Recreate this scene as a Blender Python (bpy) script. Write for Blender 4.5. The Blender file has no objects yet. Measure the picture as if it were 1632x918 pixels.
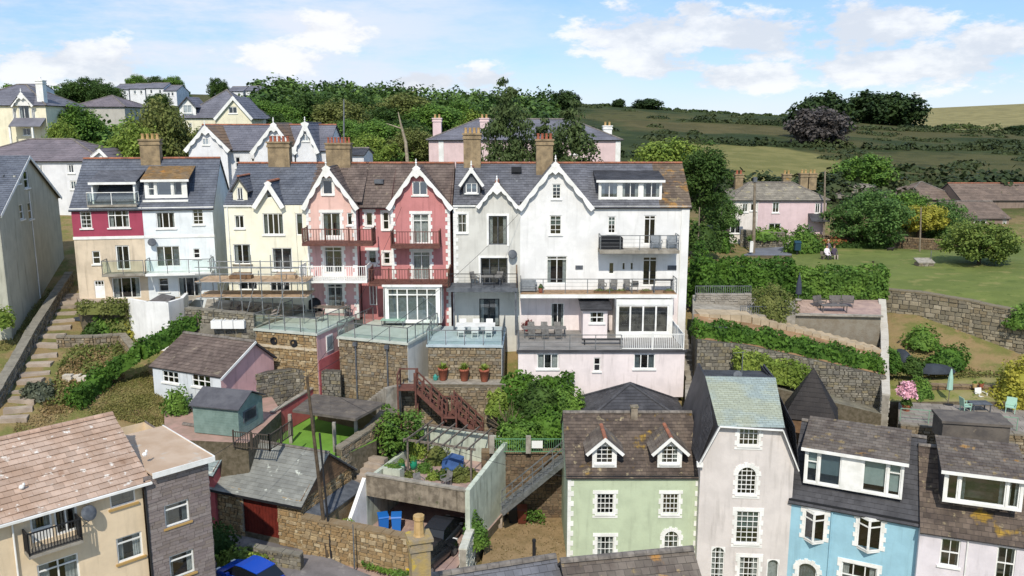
import bpy, math, random
import numpy as np
from mathutils import Vector, Matrix

# ------------------------------------------------------------------ camera, sky, sun, exposure
SC = bpy.context.scene
COL = SC.collection
FPX, PITCH, CZ = 1350.0, math.radians(10.9), 29.0      # focal length in photo pixels, tilt down, height
cam = bpy.data.cameras.new('camera'); camo = bpy.data.objects.new('camera', cam); COL.objects.link(camo)
camo.location = (0, 0, CZ); camo.rotation_euler = (math.pi/2 - PITCH, 0, 0)
cam.sensor_width = 36.0; cam.lens = 36.0*FPX/1632.0; cam.clip_start = 0.5; cam.clip_end = 6000
SC.camera = camo
SUN_EL, SUN_AZ = math.radians(46), math.radians(184)     # azimuth clockwise from +Y (away from camera)
SC.view_settings.view_transform = 'Standard'; SC.view_settings.look = 'None'
SC.view_settings.exposure = 0.2; SC.view_settings.gamma = 1.0
SC.view_settings.use_curve_mapping = False
SC.cycles.max_bounces = 8; SC.cycles.transparent_max_bounces = 12
SC.cycles.use_denoising = True
sun = bpy.data.lights.new('sun', 'SUN'); suno = bpy.data.objects.new('sun', sun); COL.objects.link(suno)
sun.energy = 3.5; sun.angle = math.radians(0.6); sun.color = (1.0, 0.93, 0.82)
sd = Vector((math.sin(SUN_AZ)*math.cos(SUN_EL), math.cos(SUN_AZ)*math.cos(SUN_EL), math.sin(SUN_EL)))
suno.rotation_euler = sd.to_track_quat('Z', 'Y').to_euler(); suno.location = (-40, -40, 90)

def ndx(nt, typ, **kw):
    n = nt.nodes.new(typ)
    for k, v in kw.items():
        if k.startswith('i_'):
            key = k[2:]
            n.inputs[int(key) if key.isdigit() else key].default_value = v
        else: setattr(n, k, v)
    return n
def lk(nt, a, b): nt.links.new(a, b)
def math_n(nt, op, a, b=None, c=None, clamp=False):
    n = nt.nodes.new('ShaderNodeMath'); n.operation = op; n.use_clamp = clamp
    for i, v in enumerate((a, b, c)):
        if v is None: continue
        if isinstance(v, (int, float)): n.inputs[i].default_value = v
        else: nt.links.new(v, n.inputs[i])
    return n.outputs[0]
def mixc(nt, f, a, b, blend='MIX'):
    n = nt.nodes.new('ShaderNodeMix'); n.data_type = 'RGBA'; n.blend_type = blend
    for i, v in ((0, f), (6, a), (7, b)):
        if isinstance(v, (int, float)): n.inputs[i].default_value = v
        elif isinstance(v, (tuple, list)): n.inputs[i].default_value = (v[0], v[1], v[2], 1)
        else: nt.links.new(v, n.inputs[i])
    return n.outputs[2]
def ramp(nt, f, lo, hi):
    n = nt.nodes.new('ShaderNodeMapRange'); n.inputs[1].default_value = lo; n.inputs[2].default_value = hi
    n.interpolation_type = 'SMOOTHSTEP'
    nt.links.new(f, n.inputs[0]); return n.outputs[0]

world = bpy.data.worlds.new('World'); SC.world = world; world.use_nodes = True
def build_world():
    nt = world.node_tree; nt.nodes.clear()
    out = nt.nodes.new('ShaderNodeOutputWorld'); bg = nt.nodes.new('ShaderNodeBackground'); lk(nt, bg.outputs[0], out.inputs[0])
    sky = nt.nodes.new('ShaderNodeTexSky'); sky.sky_type = 'NISHITA'; sky.sun_disc = False
    sky.sun_elevation = SUN_EL; sky.sun_rotation = SUN_AZ; sky.altitude = 0; sky.air_density = 1.0; sky.dust_density = 0.2; sky.ozone_density = 2.0
    bg.inputs[1].default_value = 0.115
    tc = nt.nodes.new('ShaderNodeTexCoord'); d = tc.outputs['Generated']
    sp = nt.nodes.new('ShaderNodeSeparateXYZ'); lk(nt, d, sp.inputs[0])
    az = math_n(nt, 'ARCTAN2', sp.outputs[0], sp.outputs[1]); el = math_n(nt, 'ARCSINE', sp.outputs[2])
    cb = nt.nodes.new('ShaderNodeCombineXYZ'); lk(nt, az, cb.inputs[0]); lk(nt, math_n(nt, 'MULTIPLY', el, 2.2), cb.inputs[1])
    def noise(scale, detail, rough=0.55, off=0.0, sx=1.0, lac=2.0):
        m = ndx(nt, 'ShaderNodeMapping'); lk(nt, cb.outputs[0], m.inputs[0]); m.inputs[1].default_value = (off, off*.7, off); m.inputs[3].default_value = (sx, 1, 1)
        n = ndx(nt, 'ShaderNodeTexNoise', i_Scale=scale, i_Detail=detail, i_Roughness=rough, i_Lacunarity=lac); lk(nt, m.outputs[0], n.inputs[0]); return n.outputs[0]
    puff = noise(17, 9, 0.62, 3.1); big = noise(6, 3, .5, 1.7); wisp = noise(5, 8, 0.66, 8.3, 0.55)
    # heaps of cumulus: (azimuth, elevation, half width, half height) in radians
    heaps = [(.150, .098, .10, .040), (.265, .094, .075, .030), (.155, .070, .07, .022), (.385, .098, .085, .034), (.43, .060, .13, .028), (.50, .082, .05, .03), (.345, .150, .05, .016),
             (.205, .126, .03, .012), (.27, .052, .07, .018), (-.21, .100, .05, .026), (-.26, .072, .07, .018), (-.03, .052, .05, .018), (-.10, .05, .05, .014), (-.46, .060, .09, .03),
             (.62, .11, .09, .04), (.8, .08, .14, .05), (-.75, .10, .14, .05), (1.15, .15, .16, .07), (-1.2, .16, .18, .08), (1.8, .2, .25, .1), (2.5, .25, .25, .1), (-1.8, .22, .25, .09), (-2.5, .2, .3, .12), (3.1, .3, .25, .1)]
    acc = None
    for a, e, ra, re in heaps:
        dx = math_n(nt, 'DIVIDE', math_n(nt, 'SUBTRACT', az, a), ra); dy = math_n(nt, 'DIVIDE', math_n(nt, 'SUBTRACT', el, e), re)
        r = math_n(nt, 'SQRT', math_n(nt, 'ADD', math_n(nt, 'MULTIPLY', dx, dx), math_n(nt, 'MULTIPLY', dy, dy)))
        v = math_n(nt, 'SUBTRACT', 1.0, r); acc = v if acc is None else math_n(nt, 'MAXIMUM', acc, v)
    acc = math_n(nt, 'MAXIMUM', acc, -1.2)
    cum = ramp(nt, math_n(nt, 'ADD', math_n(nt, 'MULTIPLY', acc, .8), math_n(nt, 'MULTIPLY', math_n(nt, 'SUBTRACT', puff, .5), 2.4)), .0, .36)
    # high thin veil, thicker to the left, and the pale band over the horizon
    left = ramp(nt, math_n(nt, 'MULTIPLY', az, -1.0), -.28, .30)
    veil = math_n(nt, 'MULTIPLY', ramp(nt, wisp, .34, .62), math_n(nt, 'ADD', math_n(nt, 'MULTIPLY', left, .95), .08))
    low = math_n(nt, 'SUBTRACT', 1.0, ramp(nt, el, -.02, .085))
    lowc = math_n(nt, 'MULTIPLY', low, math_n(nt, 'ADD', .62, math_n(nt, 'MULTIPLY', math_n(nt, 'SUBTRACT', big, .5), 1.4)), clamp=True)
    tint = mixc(nt, .5, mixc(nt, 1.0, sky.outputs[0], (.95, 1.05, 1.15), 'MULTIPLY'), (2.3, 4.1, 7.3))
    shade = mixc(nt, ramp(nt, math_n(nt, 'ADD', math_n(nt, 'MULTIPLY', puff, .6), math_n(nt, 'MULTIPLY', big, .4)), .42, .60), (5.7, 6.0, 6.6), (7.7, 7.75, 7.9))
    c = mixc(nt, veil, tint, (6.1, 6.6, 7.6))
    c = mixc(nt, lowc, c, (6.6, 7.2, 8.0))
    c = mixc(nt, math_n(nt, 'MULTIPLY', cum, .88), c, shade)
    lk(nt, c, bg.inputs[0])
build_world(); world.cycles.sampling_method = 'MANUAL'; world.cycles.sample_map_resolution = 256

# ------------------------------------------------------------------ photo pixel -> place
def ray(px, py):
    u = (px-816.0)/FPX; v = (459.0-py)/FPX
    return u, math.cos(PITCH)+v*math.sin(PITCH), -math.sin(PITCH)+v*math.cos(PITCH)
def PY(px, py, Y):
    r = ray(px, py); t = Y/r[1]; return Vector((r[0]*t, Y, CZ+r[2]*t))
def PZ(px, py, z):
    r = ray(px, py); t = (z-CZ)/r[2]; return Vector((r[0]*t, r[1]*t, z))
def S(h):
    h = h.lstrip('#'); o = []
    for i in (0, 2, 4):
        c = int(h[i:i+2], 16)/255.0; o.append(c/12.92 if c <= .04045 else ((c+.055)/1.055)**2.4)
    return tuple(o)

# ------------------------------------------------------------------ materials
MATS = {}
def M(name, c1, c2=None, scale=1.0, rough=.8, bump=0.0, bscale=None, island=0.0, spots=None, streak=0.0, metal=0.0, spec=.3, detail=5, contrast=(.35, .65), trans=0.0, isl_c=None, objvar=0.0):
    """c1/c2: two tones mixed by noise; island: value spread per loose piece; isl_c: list of tones per piece; spots: (colour, scale, threshold)"""
    if name in MATS: return MATS[name]
    m = bpy.data.materials.new(name); m.use_nodes = True; nt = m.node_tree; b = nt.nodes['Principled BSDF']
    if isinstance(c1, str): c1 = S(c1)
    if isinstance(c2, str): c2 = S(c2)
    b.inputs['Roughness'].default_value = rough; b.inputs['Metallic'].default_value = metal; b.inputs['Specular IOR Level'].default_value = spec
    geo = nt.nodes.new('ShaderNodeNewGeometry'); pos = geo.outputs['Position']
    def noise(s, det=detail, vec=pos):
        n = ndx(nt, 'ShaderNodeTexNoise', i_Scale=s, i_Detail=det, i_Roughness=.6); lk(nt, vec, n.inputs[0]); return n.outputs[0]
    col = None
    if isl_c:
        cr = nt.nodes.new('ShaderNodeValToRGB'); el = cr.color_ramp.elements; cr.color_ramp.interpolation = 'LINEAR'
        tones = [S(x) if isinstance(x, str) else x for x in isl_c]
        while len(el) < len(tones): el.new(.5)
        for i, t in enumerate(tones): el[i].position = i/max(1, len(tones)-1); el[i].color = (*t, 1)
        lk(nt, geo.outputs['Random Per Island'], cr.inputs[0]); col = cr.outputs[0]
        if c2 is not None: col = mixc(nt, math_n(nt, 'MULTIPLY', ramp(nt, noise(scale), *contrast), .45), col, c2)
    else:
        col = c1
        if c2 is not None: col = mixc(nt, ramp(nt, noise(scale), *contrast), c1, c2)
    if streak:
        mp = ndx(nt, 'ShaderNodeMapping'); lk(nt, pos, mp.inputs[0]); mp.inputs[3].default_value = (2.2, 2.2, .22)
        f = math_n(nt, 'MULTIPLY', ramp(nt, noise(1.6, 6, mp.outputs[0]), .5, .75), streak)
        col = mixc(nt, f, col, (.30, .29, .26), 'MULTIPLY')
    if spots:
        for sc_, ss, th in (spots if isinstance(spots[0], tuple) and not isinstance(spots[0][0], (int, float)) else [spots]):
            if isinstance(sc_, str): sc_ = S(sc_)
            col = mixc(nt, ramp(nt, noise(ss, 6), th, th+.09), col, sc_)
    if island or objvar:
        if objvar:
            oi = nt.nodes.new('ShaderNodeObjectInfo'); rnd = oi.outputs['Random']; island = objvar
        else: rnd = geo.outputs['Random Per Island']
        hv = nt.nodes.new('ShaderNodeHueSaturation')
        lk(nt, math_n(nt, 'MULTIPLY_ADD', rnd, island*2, 1-island), hv.inputs['Value'])
        if isinstance(col, tuple): hv.inputs['Color'].default_value = (*col, 1)
        else: lk(nt, col, hv.inputs['Color'])
        col = hv.outputs[0]
    if isinstance(col, tuple): b.inputs['Base Color'].default_value = (*col, 1)
    else: lk(nt, col, b.inputs['Base Color'])
    if bump:
        bp = nt.nodes.new('ShaderNodeBump'); bp.inputs['Strength'].default_value = bump; bp.inputs['Distance'].default_value = .06
        lk(nt, noise(bscale or scale*6), bp.inputs['Height']); lk(nt, bp.outputs[0], b.inputs['Normal'])
    if trans:
        out = nt.nodes['Material Output']; tr = nt.nodes.new('ShaderNodeBsdfTranslucent'); mx = nt.nodes.new('ShaderNodeMixShader'); mx.inputs[0].default_value = trans
        if isinstance(col, tuple): tr.inputs[0].default_value = (*col, 1)
        else: lk(nt, col, tr.inputs[0])
        lk(nt, b.outputs[0], mx.inputs[1]); lk(nt, tr.outputs[0], mx.inputs[2]); lk(nt, mx.outputs[0], out.inputs[0])
    MATS[name] = m; return m
def glassmat(name, tint, refl=.10, alpha=.75):
    m = bpy.data.materials.new(name); m.use_nodes = True; nt = m.node_tree; nt.nodes.clear()
    out = nt.nodes.new('ShaderNodeOutputMaterial'); t = nt.nodes.new('ShaderNodeBsdfTransparent'); t.inputs[0].default_value = (*tint, 1)
    g = nt.nodes.new('ShaderNodeBsdfGlossy'); g.inputs['Roughness'].default_value = .02; g.inputs[0].default_value = (.9, .95, 1, 1)
    lw = nt.nodes.new('ShaderNodeLayerWeight'); lw.inputs[0].default_value = .5
    mx = nt.nodes.new('ShaderNodeMixShader'); lk(nt, math_n(nt, 'MULTIPLY_ADD', math_n(nt, 'POWER', lw.outputs[1], 4.0), .7, refl, clamp=True), mx.inputs[0])
    lk(nt, t.outputs[0], mx.inputs[1]); lk(nt, g.outputs[0], mx.inputs[2]); lk(nt, mx.outputs[0], out.inputs[0]); MATS[name] = m; return m
def wallm(name, h, stain=.25, var=.05, bump=.15):
    c = S(h); g = sum(c)/3; c = tuple(g+(x-g)*.86 for x in c); c2 = tuple(max(0, x*(1-var*2.4)) for x in c)
    return M(name, c, c2, scale=.9, rough=.85, bump=bump, bscale=9, streak=min(.7, stain*1.7), spec=.2)
def foliage(name, a, b, scale=.55, trans=.3, island=.28):
    return M(name, a, b, scale=scale, rough=.6, island=island, trans=trans, spec=.15, contrast=(.38, .62), detail=3)

WHITE = M('white_paint', '#eeeeea', '#dcdcd6', 1.3, .5, spec=.35)
OFFW = M('offwhite_plastic', '#e6e6e2', None, 1, .45)
GLASS = glassmat('window_glass', (.66, .7, .72), .10)
GLASSB = glassmat('window_glass_skyish', (.4, .46, .5), .22)
GREENGL = glassmat('balustrade_glass', (.82, .9, .87), .12)
CURT = M('curtain', '#d9dad2', '#b9bbb4', 4, .9)
BLIND = M('blind', '#b9c8c0', '#a9b9b2', 2, .9)
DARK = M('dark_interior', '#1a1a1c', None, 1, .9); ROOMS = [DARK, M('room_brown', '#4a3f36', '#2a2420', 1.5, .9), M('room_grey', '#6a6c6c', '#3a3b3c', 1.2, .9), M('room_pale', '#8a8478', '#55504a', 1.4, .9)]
IRON = M('black_iron', '#26272a', None, 1, .5)
STEEL = M('grey_steel', '#8a8d8e', '#6f7272', 3, .45, metal=.5)
LEAD = M('lead_grey', '#63676c', '#4b4f55', 2, .6)
SLATE = M('slate', '#6a6b70', '#56575c', .8, .55, island=.16, spec=.4, spots=('#8c8f90', 1.3, .66))
SLATEB = M('slate_blue', '#63676f', '#52565f', .7, .5, island=.12, spec=.45, spots=('#8a90a0', 1.1, .68))
SLATED = M('slate_dark', '#4a4a4d', '#39393c', .8, .6, island=.16)
SLATEP = M('slate_pale', '#93a0a0', '#7f8b8a', .9, .6, island=.12, spots=('#b9bdb2', 1.7, .62))
SLATEV = M('slate_verdigris', '#98a49f', '#a2a793', .35, .6, island=.10, contrast=(.42, .6), spots=('#c9c9b4', 2.2, .66))
SLATEL = M('slate_lichen', '#6d655c', '#584f48', 1.0, .75, island=.22, spots=[('#8a7a5a', 1.6, .58), ('#9d7440', .8, .62)])
SLATEO = M('slate_orange_lichen', '#7a6850', '#8a6c42', 1.0, .8, island=.2, spots=[('#a5763a', 1.2, .56), ('#6a5a48', 2.0, .62)])
SLATEBR = M('slate_brown', '#6f625a', '#5a4e48', .9, .75, island=.2, spots=[('#8d8170', 1.5, .62), ('#4a3f3a', .7, .66)])
SLATEOLD = M('slate_old', '#62564b', '#4c423b', 1.1, .8, island=.28, spots=[('#8f8267', 2.0, .60), ('#93762f', .55, .60), ('#3c3430', 1.6, .66)])
FELT = M('roof_felt', '#55504c', '#6b645c', 1.2, .9, spots=('#8b7f6c', 2.2, .64), bump=.2)
TILETAN = M('tile_tan', '#b7a08e', '#a48a76', .8, .85, objvar=.13, spots=[('#dcd6cc', 2.6, .60), ('#927560', .7, .64)], bump=.3, bscale=14)
TILEMASS = M('tile_tan_mass', '#b7a08e', '#a48a76', .8, .85, island=.13, spots=[('#dcd6cc', 2.6, .60), ('#927560', .7, .64)], bump=.3, bscale=14)
RIDGE = M('ridge_terracotta', '#9a6248', '#80594a', 3, .85, island=.2)
RIDGEG = M('ridge_grey', '#7d766e', '#5f5a55', 3, .85, island=.15)
POT = M('terracotta', '#a5604a', '#8c5440', 4, .8)
POTY = M('buff_pot', '#b89a6c', '#a58858', 4, .8)
STACK = M('chimney_render', '#9d8a6c', '#7e6f58', 2.0, .9, bump=.4, streak=.4, spots=('#b48a3e', 1.4, .66))
STONES = M('rubble_stone', None, '#6d5f4c', 2.2, .9, bump=.5, bscale=11, isl_c=['#6b6458', '#948468', '#82735c', '#a6967a', '#858074', '#8f7a5c', '#726a5e', '#b0a38a'])
STONEG = M('rubble_grey', None, '#5d5a52', 2.2, .9, bump=.5, bscale=11, isl_c=['#69665f', '#8b8678', '#797264', '#a09a8a', '#5c5850', '#8f8468', '#767366'])
STONEO = M('rubble_ochre', None, '#7a6140', 2.0, .9, bump=.5, bscale=11, isl_c=['#84704f', '#a58c66', '#937b58', '#b7a17a', '#86775f', '#a0845c', '#c1b394', '#8a7454'])
STONEB = M('stone_block_mauve', None, '#7c736e', 2.5, .9, bump=.4, bscale=11, isl_c=['#7d7370', '#8f8580', '#857a78', '#9a918c', '#746a68', '#8b8076'])
STONEBR = M('rubble_brown', None, '#57493a', 2.0, .9, bump=.5, bscale=11, isl_c=['#5c4e40', '#7c6a54', '#6d5b48', '#8d7a60', '#51463c', '#80684c'])
MORTAR = M('mortar', '#6e6555', '#57503f', 4, .95, bump=.3)
MORTARG = M('mortar_grey', '#5f5c54', '#4d4a44', 4, .95, bump=.3)
CONC = M('concrete', '#a29c90', '#857f74', 1.5, .9, bump=.25, streak=.5)
CONCD = M('concrete_stained', '#958a79', '#6c6356', 1.8, .95, bump=.35, streak=.8, spots=('#5b5a44', 1.2, .6))
PAVE = M('paving', '#a89a8a', '#8f8274', 1.2, .9, bump=.2, objvar=.10)
PAVEP = M('paving_pink', '#b0978a', '#97807a', 1.2, .9, bump=.2, island=.08)
ASPH = M('asphalt', '#7d7877', '#686463', .7, .9, bump=.2, bscale=30, spots=('#8f8a86', .9, .6))
ASPHB = M('asphalt_blue', '#777b84', '#6a6d75', .5, .9, bump=.2, bscale=30)
DIRT = M('bare_soil', '#96785a', '#7b6248', .9, .95, bump=.5, spots=[('#a8977c', 2.0, .58), ('#6d7040', 1.1, .60)])
GRAVEL = M('gravel_court', '#97805f', '#83704f', 1.4, .95, bump=.5, bscale=22, spots=('#a8987c', 3, .64))
GRASS = M('lawn_grass', '#6b7538', '#5f6a31', .35, .95, bump=.5, bscale=7, spots=[('#7d7b46', .45, .56), ('#57642b', .8, .58)])
GRASSR = M('rough_grass', '#77793f', '#8c835a', .8, .95, bump=.5, bscale=8, spots=[('#5f6b2e', 1.3, .56), ('#a3967a', 1.9, .66)])
TURF = M('artificial_turf', '#6f9a3c', '#648d34', .6, .95, bump=.3, bscale=30)
REDWOOD = M('stained_timber', '#6f4a40', '#5a3b34', 3, .7)
REDDOOR = M('red_brown_door', '#6d2a20', '#5a221b', 2.5, .6)
REDWALL = M('red_painted_wall', '#c26a68', '#b25c5e', 1.2, .85, streak=.2)
TIMBER = M('grey_timber', '#7d746a', '#665d54', 3, .85)
OLDWOOD = M('weathered_board', '#7d6248', '#66503c', 3, .85, island=.2)
SCAFFB = M('scaffold_board', '#b49c82', '#9c8468', 3, .9, island=.15)
LEAFD = foliage('leaf_dark', '#3d5528', '#4e6630')
LEAFM = foliage('leaf_mid', '#587836', '#6d8c3c')
LEAFB = foliage('leaf_bright', '#72883a', '#8b9c48')
LEAFY = foliage('leaf_yellow', '#99993c', '#aca548')
LEAFO = foliage('leaf_olive', '#66703a', '#7d824a')
LEAFP = foliage('leaf_pine', '#4a5a34', '#5e6e42', island=.22)
LEAFPU = foliage('leaf_purple', '#5b5653', '#68625e')
LEAFHEDGE = foliage('leaf_hedge', '#446428', '#5a7c30')
LEAFLAWN = foliage('leaf_lawn_tree', '#4e6a38', '#648244')
BARK = M('bark', '#5d5142', '#463c30', 4, .95, bump=.5)
SCAF = M('scaffold_tube', '#a9adae', '#8c9091', 3, .4, metal=.6)

# ------------------------------------------------------------------ mesh helpers
class MB:
    def __init__(s): s.v = []; s.f = []
    def poly(s, pts):
        n = len(s.v); s.v += [tuple(p) for p in pts]; s.f.append(tuple(range(n, n+len(pts)))); return s
    def box(s, x0, x1, y0, y1, z0, z1):
        n = len(s.v)
        s.v += [(x0,y0,z0),(x1,y0,z0),(x1,y1,z0),(x0,y1,z0),(x0,y0,z1),(x1,y0,z1),(x1,y1,z1),(x0,y1,z1)]
        s.f += [(n+a,n+b,n+c,n+d) for a,b,c,d in ((3,2,1,0),(4,5,6,7),(0,1,5,4),(1,2,6,5),(2,3,7,6),(3,0,4,7))]; return s
    def prism(s, pts, vec):
        n = len(s.v); k = len(pts); vec = Vector(vec)
        s.v += [tuple(p) for p in pts]; s.v += [tuple(Vector(p)+vec) for p in pts]
        s.f.append(tuple(range(n+k-1, n-1, -1))); s.f.append(tuple(range(n+k, n+2*k)))
        for i in range(k):
            j = (i+1) % k; s.f.append((n+i, n+j, n+k+j, n+k+i))
        return s
    def bar(s, p, q, w, h=None, up=(0,0,1)):
        p, q = Vector(p), Vector(q); d = (q-p).normalized(); up = Vector(up)
        if abs(d.dot(up)) > .98: up = Vector((0,1,0))
        r = d.cross(up).normalized()*(w/2); u = r.cross(d).normalized()*((h or w)/2)
        pts = [p-r-u, p+r-u, p+r+u, p-r+u]; return s.prism(pts, q-p)
    def tube(s, pts, rad, n=7, cap=True):
        pts = [Vector(p) for p in pts]; k = len(pts); rad = rad if isinstance(rad, (list, tuple)) else [rad]*k
        base = len(s.v)
        for i, p in enumerate(pts):
            d = (pts[min(i+1, k-1)]-pts[max(i-1, 0)])
            if d.length < 1e-6: d = Vector((0,0,1))
            d.normalize(); a = d.orthogonal().normalized() if abs(d.z) < .9 else Vector((1,0,0)); a = (a-d*a.dot(d)).normalized(); b = d.cross(a)
            for j in range(n):
                t = 2*math.pi*j/n; s.v.append(tuple(p+(a*math.cos(t)+b*math.sin(t))*rad[i]))
        for i in range(k-1):
            for j in range(n):
                j2 = (j+1) % n; s.f.append((base+i*n+j, base+i*n+j2, base+(i+1)*n+j2, base+(i+1)*n+j))
        if cap:
            s.f.append(tuple(base+j for j in range(n-1, -1, -1))); s.f.append(tuple(base+(k-1)*n+j for j in range(n)))
        return s
    def lathe(s, prof, c=(0,0,0), n=14):
        """prof: list of (r, z)"""
        base = len(s.v); k = len(prof)
        for r, z in prof:
            for j in range(n):
                t = 2*math.pi*j/n; s.v.append((c[0]+r*math.cos(t), c[1]+r*math.sin(t), c[2]+z))
        for i in range(k-1):
            for j in range(n):
                j2 = (j+1) % n; s.f.append((base+i*n+j, base+i*n+j2, base+(i+1)*n+j2, base+(i+1)*n+j))
        s.f.append(tuple(base+j for j in range(n-1, -1, -1))); s.f.append(tuple(base+(k-1)*n+j for j in range(n))); return s
    def mesh(s, name, mat=None, smooth=False):
        me = bpy.data.meshes.new(name); me.from_pydata(s.v, [], s.f); me.validate()
        if mat: me.materials.append(mat)
        if smooth:
            me.polygons.foreach_set('use_smooth', [True]*len(me.polygons))
        return me
    def build(s, name, mat, parent=None, smooth=False, label=None, kind=None, loc=None):
        if not s.f: return None
        o = bpy.data.objects.new(name, s.mesh(name, mat, smooth)); COL.objects.link(o)
        if parent: o.parent = parent
        if loc is not None: o.location = loc
        if label: o['label'] = label
        if kind: o['kind'] = kind
        return o
def inst(name, me, parent=None, loc=(0,0,0), rz=0.0, sc=None):
    o = bpy.data.objects.new(name, me); COL.objects.link(o); o.parent = parent; o.location = loc; o.rotation_euler = (0,0,rz)
    if sc is not None: o.scale = sc if isinstance(sc, (tuple, list)) else (sc, sc, sc)
    return o
def tag(o, label, cat, group=None, kind=None):
    o['label'] = label; o['category'] = cat
    if group: o['group'] = group
    if kind: o['kind'] = kind
    return o
def thing(name, label, cat, loc=(0,0,0), rz=0.0, group=None):
    o = bpy.data.objects.new(name, None); COL.objects.link(o); o.location = loc; o.rotation_euler = (0,0,rz); o.empty_display_size = .3
    return tag(o, label, cat, group)
def copy_tree(o, parent=None, loc=None, rz=None, label=None):
    c = o.copy(); COL.objects.link(c); c.parent = parent
    for ch in list(o.children): copy_tree(ch, c)
    if loc is not None: c.location = loc
    if rz is not None: c.rotation_euler = (0,0,rz)
    if label: c['label'] = label
    return c
def structure(o): o['kind'] = 'structure'; return o

def clip2(poly, axis, val, keep_less):
    out = []; n = len(poly)
    for i in range(n):
        a, b = poly[i], poly[(i+1) % n]
        ia = a[axis] <= val+1e-9 if keep_less else a[axis] >= val-1e-9
        ib = b[axis] <= val+1e-9 if keep_less else b[axis] >= val-1e-9
        if ia: out.append(a)
        if ia != ib:
            t = (val-a[axis])/(b[axis]-a[axis]); out.append((a[0]+(b[0]-a[0])*t, a[1]+(b[1]-a[1])*t))
    return out
def cliprect(poly, x0, x1, y0, y1):
    p = clip2(poly, 0, x0, False)
    if len(p) > 2: p = clip2(p, 0, x1, True)
    if len(p) > 2: p = clip2(p, 1, y0, False)
    if len(p) > 2: p = clip2(p, 1, y1, True)
    if len(p) < 3: return None
    a = 0.0
    for i in range(len(p)): a += p[i][0]*p[(i+1) % len(p)][1]-p[(i+1) % len(p)][0]*p[i][1]
    return p if abs(a) > 2e-4 else None
def frame_of(P):
    P = [Vector(p) for p in P]; e = (P[1]-P[0]).normalized(); n = Vector((0,0,0))
    for i in range(len(P)): n += P[i].cross(P[(i+1) % len(P)])
    n.normalize(); t = n.cross(e); return P[0], e, t, n
def pieces(P, w, h, th=.025, jit=0.0, tilt=True, rnd=None, gap=.0, wvar=0.0, hvar=0.0, singles=None, rough=0.0):
    """cover the flat polygon P (first edge along the courses, counter-clockwise seen from outside) with overlapping slates, or (tilt False) with blocks and open joints"""
    rnd = rnd or random.Random(5); o, e, t, n = frame_of(P)
    q = [((Vector(p)-o).dot(e), (Vector(p)-o).dot(t)) for p in P]
    x0, x1 = min(a for a, b in q), max(a for a, b in q); y0, y1 = min(b for a, b in q), max(b for a, b in q)
    mb = MB(); row = 0; y = y0
    while y < y1-1e-3:
        hh = h*(1+rnd.uniform(-hvar, hvar)); x = x0-(w*.5 if row % 2 else 0)-(rnd.random()*w*.4 if wvar else 0)
        while x < x1:
            ww = w*(1+rnd.uniform(-wvar, wvar)); c = cliprect(q, x+gap, x+ww-gap, y+gap, y+hh-gap)
            x += ww
            if not c: continue
            d = th*(1+rnd.uniform(-jit, jit)); k = len(c); top = []; bot = []
            for a, b in c:
                f = (b-y)/hh; off = d*(1.25-.95*f) if tilt else d
                base = o+e*a+t*b; top.append(base+n*off); bot.append(base)
            if rough:
                cx_ = sum(a for a, b in c)/k; cy_ = sum(b for a, b in c)/k; c = [(a+rnd.uniform(-rough, rough)+(cx_-a)*.04, b+rnd.uniform(-rough, rough)+(cy_-b)*.04) for a, b in c]; bot = [o+e*a+t*b for a, b in c]; top = [o+e*(a+(cx_-a)*.16)+t*(b+(cy_-b)*.16)+n*d for a, b in c]
            tgt = mb
            if singles is not None: tgt = MB(); singles.append(tgt)
            m = len(tgt.v); tgt.v += [tuple(p) for p in top]+[tuple(p) for p in bot]; tgt.f.append(tuple(range(m, m+k)))
            for i in range(k):
                j = (i+1) % k; tgt.f.append((m+k+i, m+k+j, m+j, m+i))
        y += hh; row += 1
    return mb

def npmesh(name, V, Q, mat, smooth=False):
    me = bpy.data.meshes.new(name); V = np.asarray(V, dtype=np.float32); Q = np.asarray(Q, dtype=np.int32); k = Q.shape[1]
    me.vertices.add(len(V)); me.vertices.foreach_set('co', V.ravel())
    me.loops.add(Q.size); me.loops.foreach_set('vertex_index', Q.ravel())
    me.polygons.add(len(Q)); me.polygons.foreach_set('loop_start', np.arange(0, Q.size, k, dtype=np.int32)); me.polygons.foreach_set('loop_total', np.full(len(Q), k, dtype=np.int32))
    me.update(); me.validate()
    if smooth: me.polygons.foreach_set('use_smooth', [True]*len(me.polygons))
    me.materials.append(mat); return me
def leaf_quads(C, N, size, rng, aspect=.6):
    """diamond leaves at centres C with normals N"""
    n = len(C); N = N/np.maximum(np.linalg.norm(N, axis=1, keepdims=True), 1e-6)
    R = rng.normal(size=(n, 3)); A = np.cross(N, R); A /= np.maximum(np.linalg.norm(A, axis=1, keepdims=True), 1e-6); B = np.cross(N, A)
    s = (size*(.6+.8*rng.random((n, 1))))
    V = np.stack([C-A*s, C-B*s*aspect, C+A*s, C+B*s*aspect], 1).reshape(-1, 3); Q = np.arange(4*n).reshape(n, 4); return V, Q
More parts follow.
